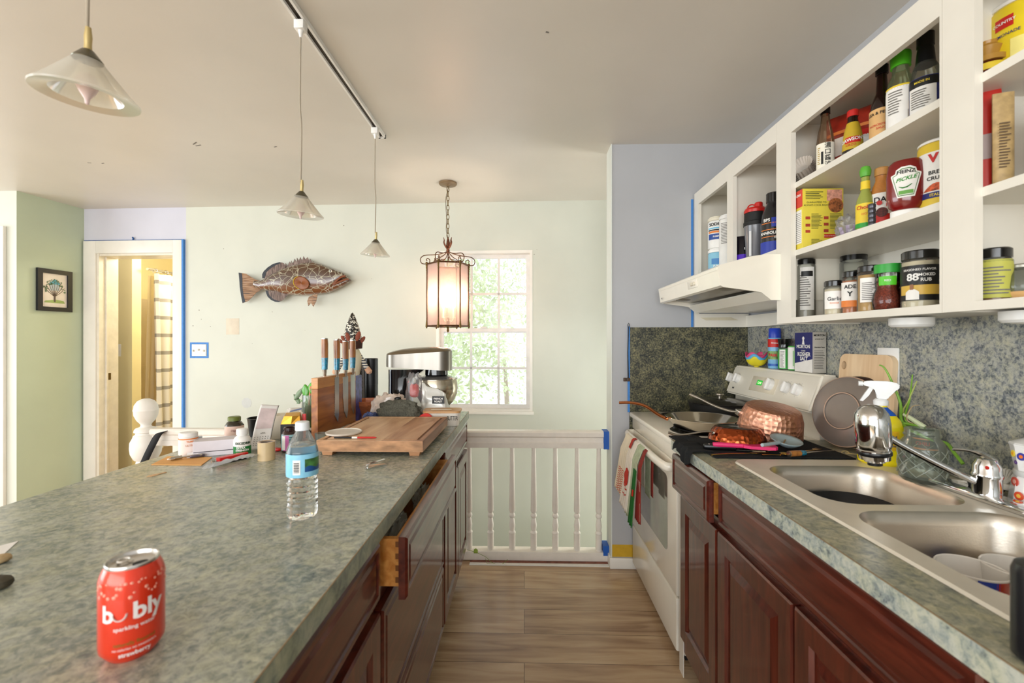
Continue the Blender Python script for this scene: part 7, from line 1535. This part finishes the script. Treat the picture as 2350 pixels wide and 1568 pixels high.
for (dx, dy, dz, w_, h_, a, m) in ((-.048, -.01, .085, .022, .062, 35, lf2), (-.015, -.015, .10, .034, .055, -8, lf), (.02, -.018, .115, .045, .055, 12, lf), (-.062, 0, .06, .02, .05, -35, lf2)):
    M_ = Matrix.Translation((dx, dy, dz)) @ Matrix.Rotation(R(a), 4, 'Y')
    B().grid(lambda u, v: ((u-.5)*w_*(math.sin(PI*min(v*.9+.08, 1))**.7), -.006*math.cos((u-.5)*3)+.004*v, h_*(v-.5)), 8, 10, M=M_).done('leaf', m, t, thick=.0008)
    B().tube(smoothpts([(0, 0, .02), (dx*.5, dy, .05), (dx, dy, dz-h_*.4)], 4), .0014, 5).done('stem', lf, t)
B().tube([(-.01, -.01, -.04), (.012, -.02, .12)], .004, 6).done('orange_stick', mat('salmon_stick', '#d98a6a', .5), t)
p = P(708, 1016); t = thing('highlighter_pen', 'coral and orange pen standing upright against the knife board', 'pen', (-.872, 1.735, CT+.0005)); B().tube([(0, 0, 0), (0, 0, .05)], .0065, 10).done('orange_barrel', mat('orange_plastic', '#f0884a', .4), t); B().tube([(0, 0, .0502), (0, 0, .105)], .0072, 10).done('coral_cap', mat('coral_plastic', '#ef5e62', .4), t)
# small bits on the island
pa, pb_ = P(336, 1096), P(381, 1085); d = pb_-pa
t = thing('wooden_spoon', 'tiny flat wooden tasting spoon lying alone on the island', 'spoon', (pa.x, pa.y, CT+.0004), math.atan2(d.y, d.x))
B().prism([(0, 0), (.008, -.008), (.022, -.009), (.032, -.004), (d.length, -.003), (d.length, .003), (.032, .004), (.022, .009), (.008, .008)], 0, .0016, 'xy').done('spoon_body', wood('pale_birch', '#c79a6a', '#e0bd90', 'x', 2, .6), t, smooth=False)
pts = [P(-30, 1262), P(42, 1243), P(-10, 1290), P(-60, 1330)]
b = B(); b._new([q+Vector((0, 0, z)) for z in (.0004, .0012) for q in pts], [(0, 1, 2, 3), (4, 5, 6, 7), (0, 1, 5, 4), (1, 2, 6, 5), (2, 3, 7, 6), (3, 0, 4, 7)])
one('paper_scrap', b, paper, 'corner of a white sheet at the left picture edge on the island', 'paper', smooth=False)
b = B(); pillow(b, .03, .03, .012, 2, .2, 16); one('tan_cork', b, mat('tan_cork', '#b9a078', .8), 'small tan crumb at the left picture edge on the island', 'crumb', tuple(P(-2, 1292)+Vector((0, 0, .0004))))
b = B(); pillow(b, .035, .03, .018, 4, .2, 16); one('dark_crumb', b, mat('dark_crumb', '#4a4436', .8), 'small dark lump on the island at the left picture edge', 'crumb', tuple(P(-4, 1352)+Vector((0, 0, .0004))))

# ================================================================ LIGHT FIXTURES
TX = -.780
trk = thing('light_track', 'white ceiling light track running above the island', 'light track', (TX, 0, ZC))
ty1 = CZ(886, 311, ZC).y
B().box(-.019, -.010, -1.0, ty1, -.018, -.0006).box(.010, .019, -1.0, ty1, -.018, -.0006).box(-.019, .019, ty1-.012, ty1, -.018, -.0006).done('track_rails', white, trk, smooth=False)
B().box(-.010, .010, -1.0, ty1-.012, -.007, -.0006).done('track_channel', mat('dark_bronze_channel', '#4a3f33', .35, .6), trk, smooth=False)
ribm = thinglass('ribbed_frosted_glass', '#fbf9f2', .15, 1.0, .42, .3, 30, color='#fffdf4')
for (u, v, yy, lab) in ((200, 215, None, 'nearest glass cone pendant lamp hanging at the upper left'), (690, 490, None, 'middle glass cone pendant lamp hanging above the butcher block'), (861, 583, None, 'farthest small glass cone pendant lamp right of the mounted fish')):
    yy = CXp(u, v, TX).y; sz = CXp(u, v, TX).z-.008
    t = thing('pendant_lamp', lab, 'lamp', (TX, yy, 0), rot=(0, 0, 0))
    M_ = Matrix.Translation((0, 0, sz)) @ Matrix.Rotation(R(4), 4, 'Y') @ Matrix.Rotation(R(3), 4, 'X')
    pr = [(.074, .0), (.075, .003), (.062, .016), (.05, .030), (.035, .048), (.022, .064), (.013, .074)]
    b = B(); b.shell(pr+[(.013, .074)], seg=56, M=M_); b.shell([(.074, 0), (.050, .004), (.047, .010), (.033, .032), (.016, .06)], seg=56, M=M_); b.done('glass_shade', ribm, t)
    B().lathe([(0, .078), (.021, .064), (.022, .066), (.009, .082), (.006, .084), (0, .084)], seg=28, M=M_).done('metal_cap', mat('pewter_cap', '#6d6a5c', .3, .9), t)
    B().lathe([(0, .083), (.006, .083), (.0055, .090), (.0055, .094), (.006, .105), (.0042, .122), (0, .122)], seg=20, M=M_).done('brass_socket', mat('aged_yellow_brass', '#c4b07a', .4, .6), t)
    B().lathe([(0, -.012), (.003, -.010), (.004, -.002), (.012, .010), (.017, .022), (.016, .032), (.010, .040), (0, .042)], seg=24, M=M_).done('bulb', mat('pinkish_frosted_bulb', '#d6bfba', .3, emit=.05), t)
    B().tube(smoothpts([(.0, 0, sz+.118), (.003, 0, sz+.3), (-.002, 0, ZC-.3), (0, 0, ZC-.05)], 5), .0028, 8).done('cord', mat('grey_fabric_cord', '#a59a88', .7), t)
    B().box(-.017, .017, -.017, .017, ZC-.050, ZC-.0195, bev=.003).lathe([(.009, 0), (.004, -.024), (0, -.024)], (0, 0, ZC-.050), 16).done('track_adapter', white, t)
# ---- hanging lantern
iron = mat('aged_bronze_iron', '#6a4a33', .4, .75, var=.25, vs=60)
brz = mat('bronze_gold', '#7a6238', .4, .8, var=.25, vs=80)
LY = 3.17; Lc = CZ(1028, 423, ZC-.01); LX = Lc.x; LYy = Lc.y
dl = LYy
t = thing('hanging_lantern', 'lit bronze lantern with seeded glass panels hanging on a chain by the window', 'lantern', (LX, LYy, 0))
lz = lambda v: CYp(1028, v, LYy).z
B().lathe([(0, ZC-.026), (.012, ZC-.026), (.02, ZC-.02), (.058, ZC-.016), (.064, ZC-.010), (.064, ZC-.001), (0, ZC-.001)], seg=36).done('ceiling_canopy', mat('brown_canopy', '#8a7358', .4, .4), t)
z = ZC-.028; i = 0; zt = lz(545)
lk = B()
while z > zt+.02:
    c = (0, 0, z-.018); pts = [(.0085*math.cos(a), 0, z-.018+.020*math.sin(a)) for a in [2*PI*k/14 for k in range(14)]]
    lk.tube(pts, .0024, 6, closed=True, M=Matrix.Rotation(R(90*(i % 2)+20), 4, 'Z')); z -= .033; i += 1
lk.done('chain', brz, t)
B().tube(smoothpts([(.004, 0, ZC-.03), (-.016, .004, ZC-.12), (-.010, 0, ZC-.25), (-.012, 0, zt+.05), (0, 0, zt)], 6), .0022, 6).done('lamp_wire', mat('brown_wire', '#6b5840', .6), t)
zh = lz(572); zr = lz(608); zbm = lz(749)
rh = .148
for k in range(3):
    a = R(120*k+90); b = B()
    pr = [(0, 0), (.006, .02), (.012, .045), (.022, .075)]
    b.tube(smoothpts([(r_*math.cos(a), r_*math.sin(a), z_) for r_, z_ in ((.006, zh+.0), (.020, zh+.022), (.030, zh+.045), (.028, zh+.062), (.034, zh+.082))], 3), [.006, .008, .010, .011, .011, .011, .010, .010, .009, .007, .005, .004, .002], 8, flat=.45)
    b.done('crown_leaf', mat('rusty_bronze', '#7a4a34', .45, .6, var=.3, vs=80), t)
B().lathe([(0, zh-.03), (.010, zh-.028), (.013, zh-.01), (.008, zh+.01), (.014, zh+.02), (.010, zh+.055), (.004, zt), (0, zt)], seg=16).done('crown_hub', mat('rusty_bronze', '#7a4a34', .45, .6, var=.3, vs=80), t)
hexang = [R(60*k+14) for k in range(6)]
hx = [(rh*math.cos(a), rh*math.sin(a)) for a in hexang]
for a in hexang:
    b = B(); ca, sa = math.cos(a), math.sin(a)
    pl = [(.010, zh-.02), (.05, zh-.035), (.10, zh-.045), (.165, zh-.052), (.192, zh-.075), (.187, zh-.105), (.165, zr+.0), (.135, zr+.004), (.128, zr+.028), (.142, zr+.040), (.152, zr+.030), (.145, zr+.022)]
    b.tube(smoothpts([(r_*ca, r_*sa, z_) for r_, z_ in pl], 5), .0034, 6); b.done('scroll_arm', iron, t)
    b = B(); pl = [(.0, zh-.02), (.02, zh-.07), (.055, zr+.03), (.10, zr+.01), (.11, zr+.03), (.098, zr+.038)]; b.tube(smoothpts([(r_*math.cos(a+.5), r_*math.sin(a+.5), z_) for r_, z_ in pl], 4), .0026, 6); b.done('inner_scroll', iron, t)
    # post with leaf ends
    b = B(); x, y = rh*ca, rh*sa; b.tube([(x, y, zbm-.006), (x, y, zr+.014)], .0048, 8)
    b.done('corner_post', iron, t)
    b = B()
    for (z0, z1) in ((zr+.005, zr-.075), (zbm, zbm+.065)):
        for j in range(5): zz = z0+(z1-z0)*j/5; b.ball((x*1.012, y*1.012, zz), .0095-.0013*j, 8, sc_=(1, 1, 1.3))
    b.ball((x*1.01, y*1.01, zbm-.012), .005, 8); b.done('leaf_ornament', brz, t)
for zz, nm in ((zr, 'upper_ring'), (zbm, 'lower_ring')):
    b = B(); b.tube([(x, y, zz) for x, y in hx], .0062, 6, closed=True); b.done(nm, iron, t)
seed = thinglass('seeded_lantern_glass', '#fbf1ea', .12, 1.0, .24, 1.0, 25, color='#f0dcd6')
for k in range(6):
    (x0, y0), (x1, y1) = hx[k], hx[(k+1) % 6]
    b = B(); b._new([(x0*.985, y0*.985, zbm+.004), (x1*.985, y1*.985, zbm+.004), (x1*.985, y1*.985, zr-.004), (x0*.985, y0*.985, zr-.004)], [(0, 1, 2, 3)]); b.done('glass_panel', seed, t, smooth=False, thick=.002)
B().lathe([(0, zbm-.045), (.006, zbm-.042), (.010, zbm-.03), (.006, zbm-.018), (.012, zbm-.008), (.03, zbm), (.05, zbm+.006), (.012, zbm+.016), (.010, zbm+.06), (0, zbm+.06)], seg=20).done('bottom_finial', brz, t)
b = B(); [b.tube([(0, 0, zbm+.001), (x, y, zbm+.001)], .003, 6) for x, y in hx]; b.done('base_spokes', iron, t)
glow = mat('glowing_bulb', '#ffe9cc', .4, var=0, emit=4)
for k in range(3):
    a = R(120*k+30); x, y = .045*math.cos(a), .045*math.sin(a)
    B().tube(smoothpts([(0, 0, zbm+.05), (x*.6, y*.6, zbm+.035), (x, y, zbm+.06)], 3), .003, 6).lathe([(.012, zbm+.06), (.012, zbm+.064), (.008, zbm+.066), (.008, zbm+.13), (0, zbm+.13)], (x, y, 0), 14).done('candle_sleeve', mat('ivory_candle', '#eadfca', .5), t)
    B().lathe([(0, zbm+.130), (.007, zbm+.131), (.014, zbm+.15), (.012, zbm+.172), (.003, zbm+.195), (0, zbm+.197)], (x, y, 0), 14).done('bulb', glow, t)
pl_ = point('lantern_light', (LX, LYy, zbm+.21), 3.6, (1, .80, .62), .05)

# ================================================================ MOUNTED FISH
fsh = wallthing('mounted_fish', 'large brown grouper trophy fish mounted on the pale back wall', 'fish', 675, 652, .07)
KS = 1/ (6.528*(F/3.66))
fu = lambda u: (u-1140)*KS; fv = lambda v: (600-v)*KS
topc = [(530, 545), (620, 552), (700, 522), (860, 432), (1000, 366), (1150, 320), (1300, 290), (1440, 278), (1560, 315), (1700, 372), (1850, 430), (1925, 462), (1945, 480)]
botc = [(530, 640), (640, 678), (720, 690), (850, 702), (1000, 748), (1130, 764), (1280, 770), (1400, 762), (1540, 750), (1640, 735), (1750, 660), (1830, 575), (1945, 510)]
def itp(c, u):
    for (a, b_), (c_, d_) in zip(c, c[1:]):
        if a <= u <= c_: f = (u-a)/(c_-a); f2 = f*f*(3-2*f)*.4+f*.6; return b_+(d_-b_)*f2
    return c[-1][1] if u > c[-1][0] else c[0][1]
def thick_(u):
    f = (u-530)/(1945-530); return .008+.066*math.sin(PI*min(1, f*.95+.03))**.8
fm, nt, fb = nodes('grouper_skin')
v = coords(nt, (1, .6, 1.25)); nzz = N(nt, 'ShaderNodeTexNoise'); nzz.inputs['Scale'].default_value = 9; nt.links.new(v, nzz.inputs['Vector'])
mxv = N(nt, 'ShaderNodeMix'); mxv.data_type = 'VECTOR'; mxv.inputs[0].default_value = .06; nt.links.new(v, mxv.inputs[4]); nt.links.new(nzz.outputs['Color'], mxv.inputs[5])
vo = N(nt, 'ShaderNodeTexVoronoi'); vo.feature = 'DISTANCE_TO_EDGE'; vo.inputs['Scale'].default_value = 20; nt.links.new(mxv.outputs[1], vo.inputs['Vector'])
edge = ramp(nt, vo.outputs['Distance'], [(.022, (1, 1, 1)), (.050, (0, 0, 0))])
sz_ = N(nt, 'ShaderNodeSeparateXYZ'); nt.links.new(coords(nt), sz_.inputs[0])
mr = N(nt, 'ShaderNodeMapRange'); mr.inputs[1].default_value = -.10; mr.inputs[2].default_value = .17; nt.links.new(sz_.outputs[2], mr.inputs[0])
base = ramp(nt, mr.outputs[0], [(.0, '#7d4a26'), (.25, '#70401f'), (.5, '#544038'), (.8, '#573d2a'), (1, '#5f422c')])
mx = N(nt, 'ShaderNodeMix'); mx.data_type = 'RGBA'; nt.links.new(edge, mx.inputs[0]); nt.links.new(base, mx.inputs[6]); mx.inputs[7].default_value = lin('#a8a18a')
nt.links.new(mx.outputs[2], fb.inputs['Base Color']); fb.inputs['Roughness'].default_value = .25; fb.inputs['Coat Weight'].default_value = .6; fb.inputs['Coat Roughness'].default_value = .15
b = B(); nu, nv = 60, 28
def body(i, j):
    u = 530+(1945-530)*j/(nu-1); tz, bz = fv(itp(topc, u)), fv(itp(botc, u)); cz, hz_2 = (tz+bz)/2, (tz-bz)/2; a = 2*PI*i/nv
    ca_, sa_ = math.cos(a), math.sin(a); f = lambda q: math.copysign(abs(q)**.85, q)
    return (fu(u), -thick_(u)*f(ca_), cz+hz_2*f(sa_))
vs = [body(i, j) for j in range(nu) for i in range(nv)]; fs = [(j*nv+i, j*nv+(i+1) % nv, (j+1)*nv+(i+1) % nv, (j+1)*nv+i) for j in range(nu-1) for i in range(nv)]
fs += [tuple(range(nv)), tuple((nu-1)*nv+i for i in range(nv))]; b._new(vs, fs)
# lower jaw, joined to the body
jt = [(1640, 700), (1740, 618), (1790, 590), (1850, 568), (1940, 528), (1975, 520), (1992, 540)]; jb = [(1640, 738), (1740, 700), (1790, 678), (1850, 650), (1940, 602), (1975, 575), (1992, 560)]
vs = []; fs = []; n2 = 16
for (a_, c_) in zip(jt, jb):
    for i in range(n2): g = 2*PI*i/n2; w_ = .040*(1-.45*(a_[0]-1640)/352); vs.append((fu(a_[0]), -w_*math.cos(g), fv((a_[1]+c_[1])/2)+(fv(a_[1])-fv(c_[1]))/2*math.sin(g)))
for j in range(len(jt)-1): fs += [(j*n2+i, j*n2+(i+1) % n2, (j+1)*n2+(i+1) % n2, (j+1)*n2+i) for i in range(n2)]
fs += [tuple(range(n2)), tuple((len(jt)-1)*n2+i for i in range(n2))]; b._new(vs, fs)
fish = b.done('body', fm, fsh, ang=60)
lipm = mat('ruddy_lip', '#7a4226', .3, coat=.5)
lp_ = lambda pts, y: [(fu(u), y, fv(v)) for u, v in pts]
B().tube(smoothpts(lp_([(1945, 500), (1900, 505), (1840, 540), (1790, 590), (1760, 620)], -.035), 4), [.006, .008]+[.010]*12+[.012]*3, 8).done('upper_lip', lipm, fsh)
B().tube(smoothpts(lp_([(1992, 545), (1950, 545), (1880, 570), (1810, 600), (1770, 620)], -.032), 4), [.006, .008]+[.008]*15, 8).done('lower_lip', lipm, fsh)
yy_ = -thick_(1725)*.80
B().ball((fu(1725), yy_, fv(424)), .0125, 18, sc_=(1, .5, 1)).done('eye', mat('eye_white', '#e9e4d4', .1, coat=1), fsh)
B().ball((fu(1725), yy_-.0045, fv(424)), .007, 16, sc_=(1, .5, 1)).done('pupil', mat('pupil_black', '#050505', .05), fsh)
b = B(); b.tube(smoothpts(lp_([(1560, 470), (1545, 540), (1560, 600), (1620, 650), (1720, 660)], 0), 5), .0022, 6)
for vv_ in b.bm.verts: u_ = vv_.co.x/KS+1140; vv_.co.y -= thick_(u_)*.93
b.done('gill_line', mat('gill_pale', '#a8917a', .4), fsh)
def finmat(name, c1, c2, edgec, ax=(1, 1, 8)):
    m, nt, b = nodes(name); w_ = N(nt, 'ShaderNodeTexNoise'); w_.inputs['Scale'].default_value = 26; w_.inputs['Detail'].default_value = 4; nt.links.new(coords(nt, ax), w_.inputs['Vector'])
    nt.links.new(ramp(nt, w_.outputs['Fac'], [(.35, c1), (.5, c2), (.72, edgec)]), b.inputs['Base Color']); b.inputs['Roughness'].default_value = .3; b.inputs['Coat Weight'].default_value = .4; return m
tfm = finmat('tail_fin_skin', '#4a2f1c', '#8d5f30', '#b79a80', (.35, 1, 6)); dfm = finmat('dorsal_fin_skin', '#2a2020', '#6b5248', '#a8968c', (6, 1, .6)); dk = mat('dark_fin_edge', '#232730', .4, var=.4, vs=150)
def fin(name, poly, m, y=0, t_=.006, edge=None):
    b = B(); b.prism([(fu(u), fv(v)) for u, v in poly], y-t_/2, y+t_/2, 'xz'); o = b.done(name, m, fsh, smooth=False)
    if edge:
        b = B(); b.prism([(fu(u), fv(v)) for u, v in edge], y-t_/2-.0006, y+t_/2+.0006, 'xz'); b.done('fin_edge', dk, o, smooth=False)
fin('tail_fin', [(290, 425), (400, 440), (480, 490), (560, 535), (640, 552), (645, 680), (560, 725), (500, 790), (430, 850), (350, 880), (330, 760), (312, 640), (305, 520)], tfm, edge=[(290, 425), (340, 432), (350, 520), (350, 640), (365, 760), (395, 862), (350, 880), (326, 760), (308, 640), (300, 520)])
fin('soft_dorsal_fin', [(655, 512), (654, 450), (680, 405), (740, 350), (820, 300), (920, 274), (975, 285), (1030, 345), (1000, 375), (860, 440), (720, 520)], dfm, edge=[(655, 512), (654, 450), (680, 405), (740, 350), (820, 300), (920, 274), (940, 290), (850, 325), (770, 375), (712, 430), (695, 510)])
sp_pts = [(1000, 370)]
tips = [(1010, 290), (1075, 265), (1095, 250), (1150, 225), (1185, 210), (1235, 203), (1285, 190), (1345, 205), (1385, 228)]
for i, (u, v) in enumerate(tips): sp_pts += [(u, v), (u+28, v+48+6*(i % 2))]
sp_pts += [(1440, 270), (1440, 290), (1300, 300), (1150, 330)]
fin('spiny_dorsal_fin', sp_pts, dfm)
fin('anal_fin', [(706, 695), (715, 735), (740, 790), (790, 835), (850, 862), (900, 868), (950, 850), (1000, 805), (1055, 755), (900, 705)], dfm, edge=[(706, 695), (715, 735), (740, 790), (790, 835), (850, 862), (900, 868), (935, 855), (890, 845), (830, 825), (770, 775), (740, 700)])
for yv, pl_2 in ((-.035, [(1490, 758), (1400, 800), (1376, 860), (1392, 936), (1430, 885), (1475, 800)]), (-.045, [(1538, 758), (1500, 765), (1470, 830), (1440, 890), (1474, 944), (1515, 870), (1530, 810)])):
    fin('pelvic_fin', pl_2, tfm, yv, .006)
b = B(); pcx, pcy = 1330, 605
def pec(u, v):
    a = 2*PI*u; rx, ry = 112*v, 100*v; uu = pcx+rx*math.cos(a); vv_ = pcy+ry*math.sin(a)*.95+(uu-pcx)*.18; return (fu(uu), -thick_(1330)-.004-.010*(1-(v*math.cos(a)))*.5-.004*math.sin(a*1), fv(vv_))
b.grid(pec, 32, 8, wrap=True); b.done('pectoral_fin', mat('orange_brown_fin', '#84471a', .3, coat=.4, var=.3, vs=60, aniso=(.6, 1, 4)), fsh, thick=.004)
b = B(); b.tube([(lambda q: (q[0], q[1]-.002, q[2]))(pec(k/24, 1)) for k in range(7, 17)], .0032, 6); b.done('yellow_fin_edge', mat('fin_yellow', '#c2a42a', .35), fsh)
b = B(); b.box(fu(1000), fu(1300), thick_(1100)-.02, .0695, fv(640), fv(560)); b.done('wall_mount', blackm, fsh, smooth=False)

# ================================================================ GROUPS OF REPEATS
GROUPS = {'pendant_lamp': 'glass cone pendant lamps on the ceiling track', 'puck_light': 'puck lights under the wall cabinets', 'seasoning_shaker': 'seasoning shakers on the bottom shelf',
          'chef_knife': 'knives on the wooden knife board', 'kitchen_towel': 'towels on the oven handle', 'supplement_tub': 'supplement tubs above the range hood', 'soup_mug': 'mugs in the near sink bowl',
          'chips_bag': 'chips bags on the top shelf', 'garden_tree': 'trees outside the window', 'wall_cabinet': 'open wall cabinets on the right wall', 'gold_fork': 'gold cutlery on the drying mat', 'gold_spoon': 'gold cutlery on the drying mat',
          'black_cylinder': 'black cylinders behind the wooden bowl', 'dinner_plate': 'plates leaning on the splashback', 'cutting_board': 'bamboo boards leaning on the splashback'}
for o in bpy.data.objects:
    if o.parent is None and o.get('category'):
        k = o.name.split('.')[0]
        if k in GROUPS: o['group'] = GROUPS[k]
